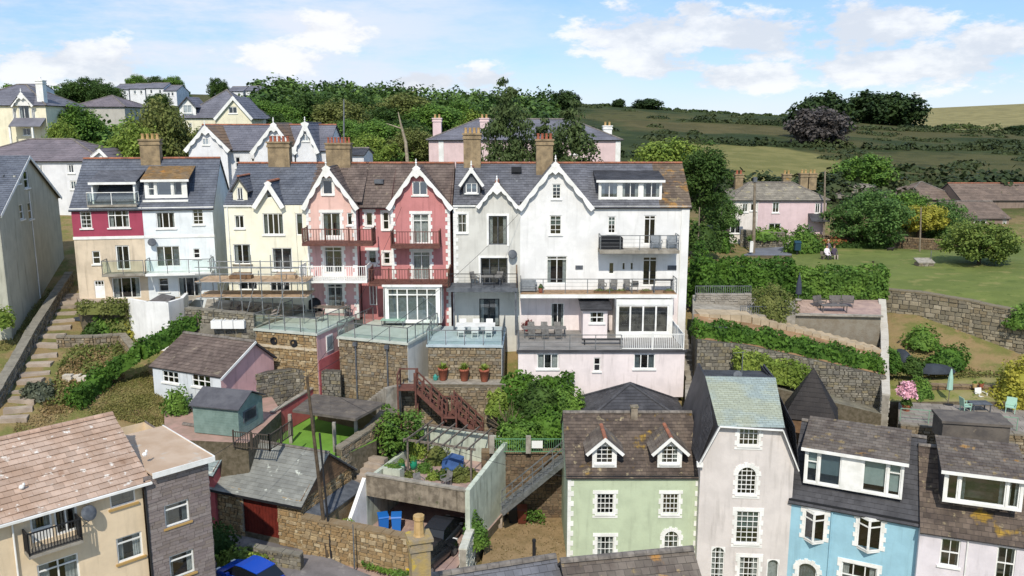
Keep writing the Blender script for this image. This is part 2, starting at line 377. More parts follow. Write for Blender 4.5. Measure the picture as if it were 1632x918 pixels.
def crown_points(rng, clumps, leaves, rad, h, clump_r, shape='round', hollow=.45):
    C = []; N = []
    for i in range(clumps):
        while True:
            p = rng.uniform(-1, 1, 3); r = np.linalg.norm(p)
            if hollow < r < 1: break
        if shape == 'pine': p[:2] *= min(1.0, .45+(1-p[2])*.45)
        if shape == 'cone': p[:2] *= max(.12, (1-p[2])*.62)
        if shape == 'flat': p[2] = abs(p[2])*1.0-.25
        if shape == 'dome': p[2] = p[2] if p[2] > -.5 else -.5-.3*rng.random()
        c = p*np.array([rad, rad, h/2])*(.82+.3*rng.random()); cr = clump_r*(.6+.8*rng.random())
        q = rng.normal(size=(leaves, 3)); q /= np.linalg.norm(q, axis=1, keepdims=True); q *= (rng.random((leaves, 1))**.4)
        C.append(c+q*np.array([cr, cr, cr*(.42 if shape == 'pine' else .72)])); N.append(q*.8+np.array([0, 0, .7])+rng.normal(size=(leaves, 3))*.45)
    return np.concatenate(C), np.concatenate(N)
_tree_cache = {}
def tree_meshes(key, rad, h, clumps, leaves, clump_r, leaf, mat, shape='round', seed=1, hollow=.45, trunk_h=None, tr=.18, limbs=5):
    if key in _tree_cache: return _tree_cache[key]
    rng = np.random.default_rng(seed); C, N = crown_points(rng, clumps, leaves, rad, h, clump_r, shape, hollow)
    th = trunk_h if trunk_h is not None else h*.35
    C = C+np.array([0, 0, th+h/2]); V, Q = leaf_quads(C, N, leaf, rng); crown = npmesh('crown', V, Q, mat)
    mb = MB(); r = random.Random(seed); top = th+h*.55
    pts = [(0,0,-.4), (r.uniform(-.1,.1), r.uniform(-.1,.1), th*.6), (r.uniform(-.3,.3), r.uniform(-.3,.3), th+h*.15), (r.uniform(-.4,.4), r.uniform(-.4,.4), top)]
    mb.tube(pts, [tr*1.3, tr, tr*.75, tr*.25])
    for i in range(limbs):
        a = i*2*math.pi/limbs+r.random(); z0 = th*(.7+.3*r.random())+h*.1*r.random(); L = rad*(.55+.3*r.random())
        mb.tube([(0,0,z0), (math.cos(a)*L*.5, math.sin(a)*L*.5, z0+h*.2), (math.cos(a)*L, math.sin(a)*L, z0+h*(.35+.2*r.random()))], [tr*.5, tr*.35, tr*.12], 5)
    trunk = mb.mesh('trunk', BARK, True)
    _tree_cache[key] = (trunk, crown); return trunk, crown
def tree(name, label, meshes, loc, sc=1.0, rz=0.0, group=None, cat='tree'):
    t = thing(name, label, cat, loc, rz, group); t.scale = sc if isinstance(sc, (tuple, list)) else (sc,)*3
    inst('trunk', meshes[0], t); inst('crown', meshes[1], t); return t
def bush_mesh(name, rx, ry, rz_, n, leaf, mat, seed=1, core=True, lump=.18):
    """a leafy mound standing on z=0"""
    rng = np.random.default_rng(seed); q = rng.normal(size=(n, 3)); q /= np.linalg.norm(q, axis=1, keepdims=True); q[:, 2] = np.abs(q[:, 2])*1.0-.12*rng.random(n)
    ph = rng.uniform(0, 6.28, 6); bumpf = 1+lump*(np.sin(q[:, 0]*5+ph[0])*np.sin(q[:, 1]*5+ph[1])+.7*np.sin(q[:, 2]*7+ph[2]+q[:, 0]*6))
    C = q*np.array([rx, ry, rz_])*(bumpf*(.86+.2*rng.random(n)))[:, None]
    V, Q = leaf_quads(C, q+rng.normal(size=(n, 3))*.6+np.array([0, 0, .25]), leaf, rng)
    if core:
        k = 10; rows = 5; cv = []; cq = []
        for i in range(rows+1):
            a = i/rows*math.pi/2
            for j in range(k):
                b = j/k*2*math.pi; cv.append((rx*.8*math.cos(a)*math.cos(b), ry*.8*math.cos(a)*math.sin(b), rz_*.8*math.sin(a)))
        for i in range(rows):
            for j in range(k): cq.append((i*k+j, i*k+(j+1) % k, (i+1)*k+(j+1) % k, (i+1)*k+j))
        Q = np.concatenate([Q, np.array(cq)+len(V)]); V = np.concatenate([V, np.array(cv)])
    return npmesh(name, V, Q, mat)
def bush(name, label, loc, r, mat, n=900, leaf=.12, seed=1, group=None, cat='bush', stem=True):
    """bush thing: foliage + short stems"""
    t = thing(name, label, cat, loc, 0, group); rx, ry, rz_ = r
    o = inst('foliage', bush_mesh('foliage', rx, ry, rz_, n, leaf, mat, seed), t)
    if stem:
        mb = MB(); rr = random.Random(seed)
        for i in range(4): mb.tube([(rr.uniform(-.1,.1)*rx, rr.uniform(-.1,.1)*ry, -.15), (rr.uniform(-.4,.4)*rx, rr.uniform(-.4,.4)*ry, rz_*.7)], [.04, .02], 5)
        mb.build('stem', BARK, t)
    return t
def hedge(name, label, path, width, height, mat, dens=55, leaf=.12, seed=1, cat='hedge', wob=.12):
    """clipped hedge along a 3-D path (ground points)"""
    rng = np.random.default_rng(seed); path = [Vector(p) for p in path]; VV = []; QQ = []; nv = 0
    t = thing(name, label, cat, path[0]); o0 = path[0]; core = MB()
    for a, b in zip(path[:-1], path[1:]):
        d = b-a; L = d.length; dh = Vector((d.x, d.y, 0)).normalized(); s = Vector((-dh.y, dh.x, 0))
        w2 = width/2*.82; ia = a+d*(.35/L if a is path[0] else 0); ib = b-d*(.35/L if b is path[-1] else 0); pts = [ia-s*w2-o0, ia+s*w2-o0, ia+s*w2*.9+Vector((0,0,height*.85))-o0, ia-s*w2*.9+Vector((0,0,height*.85))-o0]
        core.prism(pts, ib-ia)
        for end, at_, sg in ((a is path[0], a, -1), (b is path[-1], b, 1)):
            if not end: continue
            ne = int(width*height*dens*1.4); Ce = np.array(at_-o0)+np.array(s)*(rng.uniform(-.5, .5, (ne, 1))*width)+np.array([0, 0, 1])*(rng.random((ne, 1))*height)+np.array(dh)*(rng.normal(size=(ne, 1))*.1); Ne = np.array(dh)*sg+rng.normal(size=(ne, 3))*.5; V, Q = leaf_quads(Ce, Ne, leaf, rng); VV.append(V); QQ.append(Q+nv); nv += len(V)
        n = int(L*(width+2*height)*dens); u = rng.random(n); tt = rng.random(n)*(width+2*height); C = np.zeros((n, 3)); N = np.zeros((n, 3))
        top = (tt > height) & (tt < height+width); lf = tt <= height; rt = tt >= height+width
        lat = np.where(lf, -width/2, np.where(rt, width/2, tt-height-width/2)); zz = np.where(top, height, np.where(lf, tt, tt-height-width))
        lump = wob*(np.sin(u*L*2.1+seed)+np.sin(u*L*4.7+2*seed)*.6+rng.normal(size=n)*.5)
        lat = lat+np.sign(lat)*lump*(~top)*.8; zz = zz+lump*top
        A = np.array(a-o0); D = np.array(d); Sv = np.array(s)
        C = A+u[:, None]*D+lat[:, None]*Sv+np.array([0, 0, 1])*zz[:, None]
        N = np.where(top[:, None], np.array([0, 0, 1.0]), np.sign(lat)[:, None]*Sv)+rng.normal(size=(n, 3))*.55
        V, Q = leaf_quads(C, N, leaf, rng); VV.append(V); QQ.append(Q+nv); nv += len(V)
    inst('foliage', npmesh('foliage', np.concatenate(VV), np.concatenate(QQ), mat), t); core.build('core', mat, t); return t
def scatter(name, poly, n, size, hgt, mat, seed=1, label=None, cat='plants', zf=None):
    """loose ground cover over a polygon of 3-D points (fan of triangles)"""
    rng = np.random.default_rng(seed); P = [np.array(p) for p in poly]; tris = [(P[0], P[i], P[i+1]) for i in range(1, len(P)-1)]
    ar = np.array([np.linalg.norm(np.cross(b-a, c-a)) for a, b, c in tris]); ar /= ar.sum(); cnt = rng.multinomial(n, ar); C = []
    for (a, b, c), k in zip(tris, cnt):
        u = rng.random((k, 1)); v = rng.random((k, 1)); f = (u+v) > 1; u = np.where(f, 1-u, u); v = np.where(f, 1-v, v); C.append(a+(b-a)*u+(c-a)*v)
    C = np.concatenate(C); cl = .5+.5*np.sin(C[:, 0]*1.7+seed)*np.sin(C[:, 1]*1.3+2*seed); C[:, 2] += rng.random(len(C))*hgt*(.25+cl)
    V, Q = leaf_quads(C, rng.normal(size=(len(C), 3))*.7+np.array([0, -.2, .6]), size, rng)
    o = inst(name, npmesh(name, V, Q, mat)); return tag(o, label or name, cat, kind='stuff')
# ------------------------------------------------------------------ building kit
class House:
    """a building: local x along the facade, y inward, z up from its base; pixel rectangles are read on the facade plane y = d"""
    def __init__(s, name, label, cat, px, py, Y, ang=0.0, z=None, group=None):
        p = PY(px, py, Y) if z is None else PZ(px, py, z); a = math.radians(ang)
        s.O = p; s.a = a; s.e = Vector((math.cos(a), math.sin(a), 0)); s.n = Vector((-math.sin(a), math.cos(a), 0))
        s.root = thing(name, label, cat, p, a, group); s.holes = []; s.R = random.Random(int(px*7+py))
    def l(s, px, py, d=0.0):
        r = Vector(ray(px, py)); c = Vector((0, 0, CZ)); t = (d+s.n.dot(s.O-c))/s.n.dot(r); p = c+r*t-s.O
        return p.dot(s.e), p.z
    def loc(s, P): p = Vector(P)-s.O; return Vector((p.dot(s.e), p.dot(s.n), p.z))
    def wor(s, u, d, z): return s.O+s.e*u+s.n*d+Vector((0, 0, z))
    def rect(s, px0, py0, px1, py1, d=0.0):
        a, b, c, e = s.l(px0, py0, d), s.l(px1, py0, d), s.l(px0, py1, d), s.l(px1, py1, d)
        return ((a[0]+c[0])/2, (c[1]+e[1])/2, (b[0]+e[0])/2, (a[1]+b[1])/2)      # u0 z0 u1 z1
    def wall(s, polys, mat, d=0.0, rev=.16, name='wall', holes=None, label=None):
        mb = MB(); holes = s.holes if holes is None else holes
        for poly in polys:
            us = sorted({min(p[0] for p in poly), max(p[0] for p in poly)} | {h[i] for h in holes for i in (0, 2)})
            zs = sorted({min(p[1] for p in poly), max(p[1] for p in poly)} | {h[i] for h in holes for i in (1, 3)})
            for u0, u1 in zip(us[:-1], us[1:]):
                for z0, z1 in zip(zs[:-1], zs[1:]):
                    um, zm = (u0+u1)/2, (z0+z1)/2
                    if any(h[0] < um < h[2] and h[1] < zm < h[3] for h in holes): continue
                    c = cliprect(poly, u0, u1, z0, z1)
                    if c: mb.poly([(a, d, b) for a, b in c])
        for u0, z0, u1, z1 in holes:
            mb.poly([(u0,d,z0),(u0,d,z1),(u0,d+rev,z1),(u0,d+rev,z0)]).poly([(u1,d,z1),(u1,d,z0),(u1,d+rev,z0),(u1,d+rev,z1)])
            mb.poly([(u0,d,z1),(u1,d,z1),(u1,d+rev,z1),(u0,d+rev,z1)]).poly([(u1,d,z0),(u0,d,z0),(u0,d+rev,z0),(u1,d+rev,z0)])
        if holes is s.holes: s.holes = []
        return mb.build(name, mat, s.root, label=label)
    def block(s, u0, u1, d0, d1, z0, z1, mat, name='wall', gable=None, front=False):
        """side and back walls (front optional); gable=(ridge_d, ridge_z) makes pointed ends"""
        mb = MB()
        for u in (u0, u1):
            pts = [(u,d0,z0),(u,d1,z0),(u,d1,z1)]+([(u,gable[0],gable[1])] if gable else [])+[(u,d0,z1)]
            mb.poly(pts if u == u1 else pts[::-1])
        mb.poly([(u1,d1,z0),(u0,d1,z0),(u0,d1,z1),(u1,d1,z1)])
        if front: mb.poly([(u0,d0,z0),(u1,d0,z0),(u1,d0,z1),(u0,d0,z1)])
        return mb.build(name, mat, s.root)
    def win(s, r, n=1, rows=1, bars=None, top=None, fm=None, sill=True, sur=None, curt=None, d=0.0, glass=None, fw=.07, mw=.06, name='window', px=True, arch=False, hole=True, kick=0.0, sm=None, blind=0.0):
        if px: r = s.rect(*r, d)
        u0, z0, u1, z1 = r; fm = fm or WHITE; sm = sm or WHITE
        if hole: s.holes.append(r)
        y0, y1 = d+.05, d+.13
        if not hole: y0, y1 = d-.05, d+.02
        f = MB(); W = u1-u0; H = z1-z0
        f.box(u0, u0+fw, y0, y1, z0, z1).box(u1-fw, u1, y0, y1, z0, z1).box(u0+fw, u1-fw, y0, y1, z1-fw, z1).box(u0+fw, u1-fw, y0, y1, z0, z0+fw+kick)
        for i in range(1, n): c = u0+W*i/n; f.box(c-mw/2, c+mw/2, y0+.004, y1-.004, z0+fw+kick, z1-fw)
        for i in range(1, rows): c = z0+H*i/rows; f.box(u0+fw, u1-fw, y0+.008, y1-.008, c-mw/2, c+mw/2)
        if top: c = z1-H*top; f.box(u0+fw, u1-fw, y0+.008, y1-.008, c-mw/2, c+mw/2)
        if bars:
            for i in range(1, bars[0]): c = u0+W*i/bars[0]; f.box(c-.017, c+.017, y0+.02, y1-.02, z0+fw, z1-fw)
            for i in range(1, bars[1]): c = z0+H*i/bars[1]; f.box(u0+fw, u1-fw, y0+.024, y1-.024, c-.017, c+.017)
        if arch:
            k = 10; cr = W/2
            for sd_ in (-1, 1):
                cx = (u0+u1)/2; cz = z1-cr; pts = [(cx+sd_*(cr+.02), d-.012, z1+.02), (cx, d-.012, z1+.02)]+[(cx+sd_*(cr-.01)*math.sin(t*math.pi/2/k), d-.012, cz+(cr-.01)*math.cos(t*math.pi/2/k)) for t in range(0, k+1)]+[(cx+sd_*(cr+.02), d-.012, cz)]
                f.prism(pts, (0, .1, 0))
        w = f.build(name, fm, s.root)
        g = glass or (GLASSB if s.R.random() < .3 else GLASS); yp = (y0+y1)/2+.012
        for i in range(n):
            a, b = u0+W*i/n+(fw if i == 0 else mw/2), u0+W*(i+1)/n-(fw if i == n-1 else mw/2)
            MB().poly([(a+.002,yp,z0+fw+kick),(b-.002,yp,z0+fw+kick),(b-.002,yp,z1-fw),(a+.002,yp,z1-fw)]).build('pane', g, w)
        if curt is None: curt = s.R.choice((0, .2, .25, .3))
        if curt == 0 and not blind and hole and W < 2.2 and s.R.random() < .45:
            if s.R.random() < .5: curt = .2
            else: blind = s.R.choice((.3, .45, .6))
        if curt and hole:
            k = 7
            for sd_ in (-1, 1):
                c = MB()
                e0 = u0+.02 if sd_ < 0 else u1-.02; L = W*curt*sd_*-1
                for i in range(k):
                    a, b = e0+L*i/k, e0+L*(i+1)/k; ya, yb = d+.24+.03*(i % 2), d+.24+.03*((i+1) % 2)
                    c.poly([(a,ya,z0+.02),(b,yb,z0+.02),(b,yb,z1-.02),(a,ya,z1-.02)])
                c.build('curtain', CURT, w)
        if blind and hole: MB().box(u0+.03, u1-.03, d+.22, d+.225, z1-H*blind, z1-.02).build('blind', BLIND, w)
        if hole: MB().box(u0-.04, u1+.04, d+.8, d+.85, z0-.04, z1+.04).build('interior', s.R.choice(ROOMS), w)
        if sill:
            MB().box(u0-.1, u1+.1, d-.09, d+.045, z0-.1, z0-.003).build('sill', sm, w)
        if sur:
            m = MB(); bw = .16
            if sur == 'plain':
                m.box(u0-bw, u0-.002, d-.03, d+.02, z0-.1, z1+bw).box(u1+.002, u1+bw, d-.03, d+.02, z0-.1, z1+bw).box(u0-.002, u1+.002, d-.03, d+.02, z1+.002, z1+bw)
            elif sur == 'quoin':
                k = max(4, int(H/.27)); hh = (H+.02)/k
                for i in range(k):
                    b2 = .13 if i % 2 else .24
                    m.box(u0-b2, u0-.002, d-.035, d+.02, z0+i*hh, z0+(i+1)*hh-.006).box(u1+.002, u1+b2, d-.035, d+.02, z0+i*hh, z0+(i+1)*hh-.006)
                if not arch: m.box(u0-.24, u1+.24, d-.035, d+.02, z1+.004, z1+.22)
                m.box(u0-.24, u1+.24, d-.035, d+.02, z0-.24, z0-.104 if sill else z0-.004)
            if arch:
                k = 12; cx = (u0+u1)/2; cr = W/2; cz = z1-cr
                for i in range(k):
                    t0, t1 = math.pi*i/k, math.pi*(i+1)/k-.01; ro = cr+(.2 if i % 2 else .27)
                    m.prism([(cx+math.cos(t)*q, d-.047, cz+math.sin(t)*q) for t, q in ((t0, cr-.02), (t0, ro), (t1, ro), (t1, cr-.02))], (0, .05, 0))
            m.build('window_surround', sm, w)
        return w
    def quoins(s, u, z0, z1, d=0.0, side=1, mat=None, name='quoin', h=.3):
        """corner stones up one edge; side=+1 stones grow towards +u; each stone its own piece"""
        k = max(3, int((z1-z0)/h)); hh = (z1-z0)/k; me = {}
        for i in range(k):
            b = .36 if i % 2 else .2
            key = ('q', round(hh, 3), i % 2, side)
            if key not in me: me[key] = MB().box(0 if side > 0 else -b, b if side > 0 else 0, -.04, .015, 0, hh-.012).mesh('quoin', mat or WHITE)
            inst(name, me[key], s.root, (u, d, z0+i*hh))
    def roof(s, polys, mat, w=.34, h=.3, th=.022, name='roof', ul=None, slab=.1, label=None, parent=None, jit=.35, wvar=0.0):
        """polys: list of local 3-D polygons (first edge = eave, ccw from outside)"""
        under = MB(); mb = MB()
        for P in polys:
            o, e, t, n = frame_of(P); under.prism([Vector(p)-n*slab for p in P], n*(slab-.004))
            q = pieces(P, w, h, th, jit, True, s.R, wvar=wvar, gap=.006); k = len(mb.v); mb.v += q.v; mb.f += [tuple(i+k for i in f) for f in q.f]
        r = under.build(name, ul or SLATED, parent or s.root, label=label); mb.build('slates', mat, r, kind='stuff'); return r
    def ridge(s, p, q, mat=None, r=.13, parent=None, name='ridge_tile', L=.45):
        """half-round ridge tiles from p to q (local)"""
        p, q = Vector(p), Vector(q); d = q-p; k = max(1, int(d.length/L)); d.normalize(); a = d.cross(Vector((0,0,1))).normalized(); u = a.cross(d)
        mb = MB(); step = (q-p).length/k
        for i in range(k):
            c = p+d*step*i; c2 = c+d*(step-.012); pts = [c+a*r*math.cos(t)*1.15+u*(r*math.sin(t)-.03) for t in [math.pi*j/5 for j in range(6)]]; mb.prism(pts, c2-c)
        return mb.build('ridge_tiles', mat or RIDGE, parent or s.root, kind='stuff')
    def gutter(s, u0, u1, z, d=-.08, mat=None):
        MB().box(u0, u1, d-.06, d+.05, z-.1, z).build('gutter', mat or WHITE, s.root)
    def pipe(s, u, z0, z1, d=-.06, mat=None, r=.04):
        MB().tube([(u, d, z0), (u, d, z1)], r, 6).build('downpipe', mat or WHITE, s.root)
    def chimney(s, u, d, z0, z1, w=1.2, t=.7, pots=4, mat=None, pm=None, along='u', ph=.55):
        mb = MB(); a, b = (w, t) if along == 'u' else (t, w)
        mb.box(u-a/2, u+a/2, d-b/2, d+b/2, z0, z1-.45).box(u-a/2-.07, u+a/2+.07, d-b/2-.07, d+b/2+.07, z1-.45, z1-.28).box(u-a/2-.02, u+a/2+.02, d-b/2-.02, d+b/2+.02, z1-.28, z1-.12).box(u-a/2-.1, u+a/2+.1, d-b/2-.1, d+b/2+.1, z1-.12, z1)
        c = mb.build('chimney', mat or STACK, s.root); r = min(.14, w/pots*.36) if ph < .7 else .2; ph = ph*.8 if ph < .7 else ph
        pot = MB().lathe([(r*1.1,0),(r*.95,.08),(r*.8,ph*.75),(r*1.0,ph*.82),(r*1.0,ph),(r*.7,ph)], n=8).mesh('chimney_pot', pm or POT, False)
        for i in range(pots):
            f = (i+.5)/pots-.5; inst('chimney_pot', pot, c, (u+(f*w if along == 'u' else 0), d+(f*w if along != 'u' else 0), z1-.01))
        return c
    def barge(s, apex, feet, d=-.38, w=.34, mat=None, wave=True, finial=True):
        """decorated bargeboards of a front gable; apex (u,z), feet [(u,z),(u,z)]"""
        mb = MB(); k = 24
        for si, (fu, fz) in enumerate(feet):
            d = d-.007*si
            A = Vector((apex[0], 0, apex[1])); B = Vector((fu, 0, fz)); D = B-A; nrm = Vector((D.z, 0, -D.x)).normalized()
            if nrm.z > 0: nrm = -nrm
            for i in range(k):
                t0, t1 = i/k, (i+1)/k
                def wd(t): return w*(.62+(.30*abs(math.sin(t*math.pi*4.0)) if wave else .38)+(.5*max(0, 1-t*6) if wave else 0)+(.4*max(0, (t-.86)*6) if wave else 0))
                p0, p1 = A+D*t0, A+D*t1
                mb.prism([(p0.x,d,p0.z),(p1.x,d,p1.z),((p1+nrm*wd(t1)).x,d,(p1+nrm*wd(t1)).z),((p0+nrm*wd(t0)).x,d,(p0+nrm*wd(t0)).z)], (0,.06,0))
        if wave: dl, dr_ = [(Vector((fu-apex[0], 0, fz-apex[1]))).normalized()*.75 for fu, fz in feet]; mb.prism([(apex[0], d+.006, apex[1]-.02), (apex[0]+dl.x, d+.006, apex[1]+dl.z), (apex[0], d+.006, apex[1]-1.0), (apex[0]+dr_.x, d+.006, apex[1]+dr_.z)], (0, .04, 0))
        o = mb.build('bargeboard', mat or WHITE, s.root)
        if finial: MB().lathe([(.05,-.5),(.05,.1),(.09,.16),(.04,.25),(.06,.33),(.0,.5)], (apex[0], d+.03, apex[1]), 7).build('finial', mat or WHITE, o)
        return o
    def crossgable(s, ua, za, u0, u1, ze, d0, d1, mat, mat2=None, over=.3, w=.34, h=.3):
        """roof of a front-facing gable: apex line at ua"""
        L = [(u0, d1, ze), (u0, d0-over, ze), (ua, d0-over, za), (ua, d1, za)]
        R_ = [(u1, d0-over, ze), (u1, d1, ze), (ua, d1, za), (ua, d0-over, za)]
        s.roof([L], mat, w, h, name='gable_roof'); s.roof([R_], mat2 or mat, w, h, name='gable_roof')
    def gable_roof(s, u0, u1, d0, d1, ze, zr, mat, over=.25, side=.15, w=.34, h=.3, ridge=None, dr=None):
        dm = (d0+d1)/2 if dr is None else dr; sl = (zr-ze)/(dm-d0); zo = ze-over*sl; a, b = u0-side, u1+side; slb = (zr-ze)/(d1-dm)
        s.roof([[(a,d0-over,zo),(b,d0-over,zo),(b,dm,zr),(a,dm,zr)], [(b,d1+over,ze-over*slb),(a,d1+over,ze-over*slb),(a,dm,zr),(b,dm,zr)]], mat, w, h)
        s.ridge((a,dm,zr+.02), (b,dm,zr+.02), ridge)
    def hip_roof(s, u0, u1, d0, d1, ze, zr, mat, over=.3, w=.34, h=.3, ridge=None, inset=None):
        a, b, c, e = u0-over, u1+over, d0-over, d1+over; dm = (c+e)/2; k = inset if inset is not None else min((e-c)/2, (b-a)/2)
        p, q = (a+k, dm, zr), (b-k, dm, zr)
        if b-a-2*k < .05: q = p
        F_ = lambda *x: [v for i, v in enumerate(x) if i == 0 or (Vector(v)-Vector(x[i-1])).length > .01]
        s.roof([F_((a,c,ze),(b,c,ze),q,p), F_((b,e,ze),(a,e,ze),p,q), [(b,c,ze),(b,e,ze),q], [(a,e,ze),(a,c,ze),p]], mat, w, h)
        for x, y in (((a,c,ze),p),((a,e,ze),p),((b,c,ze),q),((b,e,ze),q)): s.ridge(Vector(x)+Vector((0,0,.04)), Vector(y)+Vector((0,0,.04)), ridge or RIDGEG, .1)
        if q != p: s.ridge((p[0],p[1],p[2]+.03), (q[0],q[1],q[2]+.03), ridge or RIDGEG)
    def dormer(s, r, d0, depth, mat, roofm, kind='box', n=3, gz=.9, cheek=None, over=.2, back_up=.35, **kw):
        """dormer part: front at local y=d0; r=(u0,z0,u1,z1) of the front wall"""
        u0, z0, u1, z1 = r; mb = MB(); m = cheek or roofm; holes = kw.pop('wins', None) or []
        for h_ in holes: s.win(h_['r'], px=False, d=d0, **{k: v for k, v in h_.items() if k != 'r'})
        um = (u0+u1)/2; poly = [(u0,z0),(u1,z0),(u1,z1)]+([(um,z1+gz)] if kind == 'gable' else [])+[(u0,z1)]
        w = s.wall([poly], mat, d=d0, name='dormer_wall')
        MB().poly([(u0,d0,z0),(u0,d0,z1),(u0,d0+depth,z1),(u0,d0+depth,z0)]).build('dormer_cheek', m, s.root); MB().poly([(u1,d0,z1),(u1,d0,z0),(u1,d0+depth,z0),(u1,d0+depth,z1)]).build('dormer_cheek', m, s.root)
        if kind == 'gable':
            zf = z1-over*gz/((u1-u0)/2)
            s.roof([[(u0-over,d0+depth,zf),(u0-over,d0-.25,zf),(um,d0-.25,z1+gz),(um,d0+depth,z1+gz)]], roofm, .3, .26, name='dormer_roof')
            s.roof([[(u1+over,d0-.25,zf),(u1+over,d0+depth,zf),(um,d0+depth,z1+gz),(um,d0-.25,z1+gz)]], roofm, .3, .26, name='dormer_roof')
            s.ridge((um,d0-.25,z1+gz+.03), (um,d0+depth,z1+gz+.03), kw.get('ridge'), .1)
        else:
            s.roof([[(u0-over,d0-.2,z1+.05),(u1+over,d0-.2,z1+.05),(u1+over,d0+depth,z1+.05+back_up),(u0-over,d0+depth,z1+.05+back_up)]], roofm, .34, .3, name='dormer_roof')
            MB().box(u0-over, u1+over, d0-.24, d0-.19, z1-.12, z1+.06).build('fascia', WHITE, s.root)
        return w

def railing(root, pts, z, h=1.05, style='glass', mat=None, post=1.5, name=None, bs=.14, closed=False, pm=None):
    """balustrade along local points [(x,y),...] at floor height z; parts: rail, posts, panels or balusters"""
    mat = mat or STEEL; cache = {}
    for (x0, y0), (x1, y1) in zip(pts[:-1], pts[1:]):
        L = math.hypot(x1-x0, y1-y0); k = max(1, round(L/post)); a = math.atan2(y1-y0, x1-x0); dx, dy = (x1-x0)/L, (y1-y0)/L
        r = MB().bar((x0,y0,z+h), (x1,y1,z+h), .06, .05).build('handrail', mat, root)
        ps = .08 if style in ('white', 'wood') else .05
        pk = ('p', style)
        if pk not in cache: cache[pk] = MB().box(-ps/2, ps/2, -ps/2, ps/2, 0, h+(.1 if style in ('white','wood') else .0)).mesh('post', mat)
        for i in range(k+1): inst('post', cache[pk], root, (x0+dx*L*i/k, y0+dy*L*i/k, z), a)
        if style == 'glass':
            for i in range(k):
                s0, s1 = L*i/k+.06, L*(i+1)/k-.06
                MB().poly([(0,0,.08),(s1-s0,0,.08),(s1-s0,0,h-.06),(0,0,h-.06)]).build('glass_panel', GREENGL, root, loc=(x0+dx*s0, y0+dy*s0, z)).rotation_euler = (0,0,a)
        elif style == 'wire':
            m = MB()
            for q in (.25, .5, .75): m.bar((x0,y0,z+h*q), (x1,y1,z+h*q), .015)
            m.build('rail_wire', mat, root)
        else:
            MB().bar((x0,y0,z+.1), (x1,y1,z+.1), .05, .05).build('bottom_rail', mat, root)
            nb = max(2, int(L/bs)); b = .035
            if 'b' not in cache: cache['b'] = MB().box(-b/2, b/2, -b/2, b/2, .1, h-.02).mesh('baluster', mat)
            for i in range(1, nb): inst('baluster', cache['b'], root, (x0+dx*L*i/nb, y0+dy*L*i/nb, z), a)

def stone_face(P, mat, parent, w=.38, h=.22, th=.05, seed=3, name='stones', wvar=.4, hvar=.25, jit=.7):
    """rubble facing on a flat polygon"""
    return pieces(P, w, h, th, jit, False, random.Random(seed), gap=.010, wvar=.55, hvar=.4, rough=.022).build(name, mat, parent, kind='stuff')
def stone_wall(name, label, path, height, thick=.4, mat=None, mortar=None, seed=3, cap=True, w=.36, h=.21, cat='wall', heights=None, capmat=None, below=1.5):
    """free-standing or retaining rubble wall along ground points; heights: top height per point; parts: core, stones, coping stones"""
    mat = mat or STONES; mortar = mortar or MORTAR; path = [Vector(p) for p in path]; o = path[0]; heights = heights or [height]*len(path)
    t = thing(name, label, cat, o); rnd = random.Random(seed); core = MB(); mb = MB(); cache = {}
    for i, (a, b) in enumerate(zip(path[:-1], path[1:])):
        a, b = a-o, b-o; d = Vector((b.x-a.x, b.y-a.y, 0)); L = d.length; d.normalize(); s = Vector((-d.y, d.x, 0)); h0, h1 = heights[i], heights[i+1]
        A0, B0, A1, B1 = a-Vector((0,0,below)), b-Vector((0,0,below)), a+Vector((0,0,h0)), b+Vector((0,0,h1))
        hw = s*thick/2; core.prism([A0-hw, B0-hw, B1-hw, A1-hw], s*thick)
        for sg in (-1, 1):
            P = [A0+hw*sg, B0+hw*sg, B1+hw*sg, A1+hw*sg]
            if sg > 0: P = [P[1], P[0], P[3], P[2]]
            q = pieces(P, w, h, .05, .75, False, rnd, gap=.010, wvar=.55, hvar=.4, rough=.022); k = len(mb.v); mb.v += q.v; mb.f += [tuple(j+k for j in f) for f in q.f]
        if cap:
            nn = max(1, int(L/.5)); D = (B1-A1)/nn
            for j in range(nn):
                p = A1+D*j; q = p+D*.97; hh = .09+.05*rnd.random(); hw2 = s*(thick/2+.05+.03*rnd.random())
                MB().prism([p-hw2-o*0, q-hw2, q+hw2, p+hw2], (0,0,hh)).build('coping_stone', capmat or mat, t)
    core.build('core', mortar, t); mb.build('stones', mat, t, kind='stuff'); return t
def slab(name, pts, zbot, mat, side=None, kind='structure', parent=None):
    """terrain step: top polygon of world points with skirts down to zbot"""
    mb = MB().poly(pts); top = mb.build(name, mat, parent); 
    if kind: top['kind'] = kind
    sk = MB(); k = len(pts)
    for i in range(k):
        a, b = Vector(pts[i]), Vector(pts[(i+1) % k]); sk.poly([(a.x,a.y,zbot),(b.x,b.y,zbot),(b.x,b.y,b.z-.002),(a.x,a.y,a.z-.002)])
    sk.build('retaining_side', side or MORTAR, top); return top
def flags(parent, P, w, h, mat, th=.03, gap=.012, seed=2, name='paving_slab', cap=300):
    """individual paving slabs on a flat polygon (world points), children of parent"""
    singles = []; pieces(P, w, h, th, .15, False, random.Random(seed), gap=gap, singles=singles)
    big = singles[:cap]
    for m in big: m.build(name, mat, parent)
    rest = MB()
    for m in singles[cap:]:
        k = len(rest.v); rest.v += m.v; rest.f += [tuple(j+k for j in f) for f in m.f]
    rest.build('paving_slabs', mat, parent, kind='stuff')
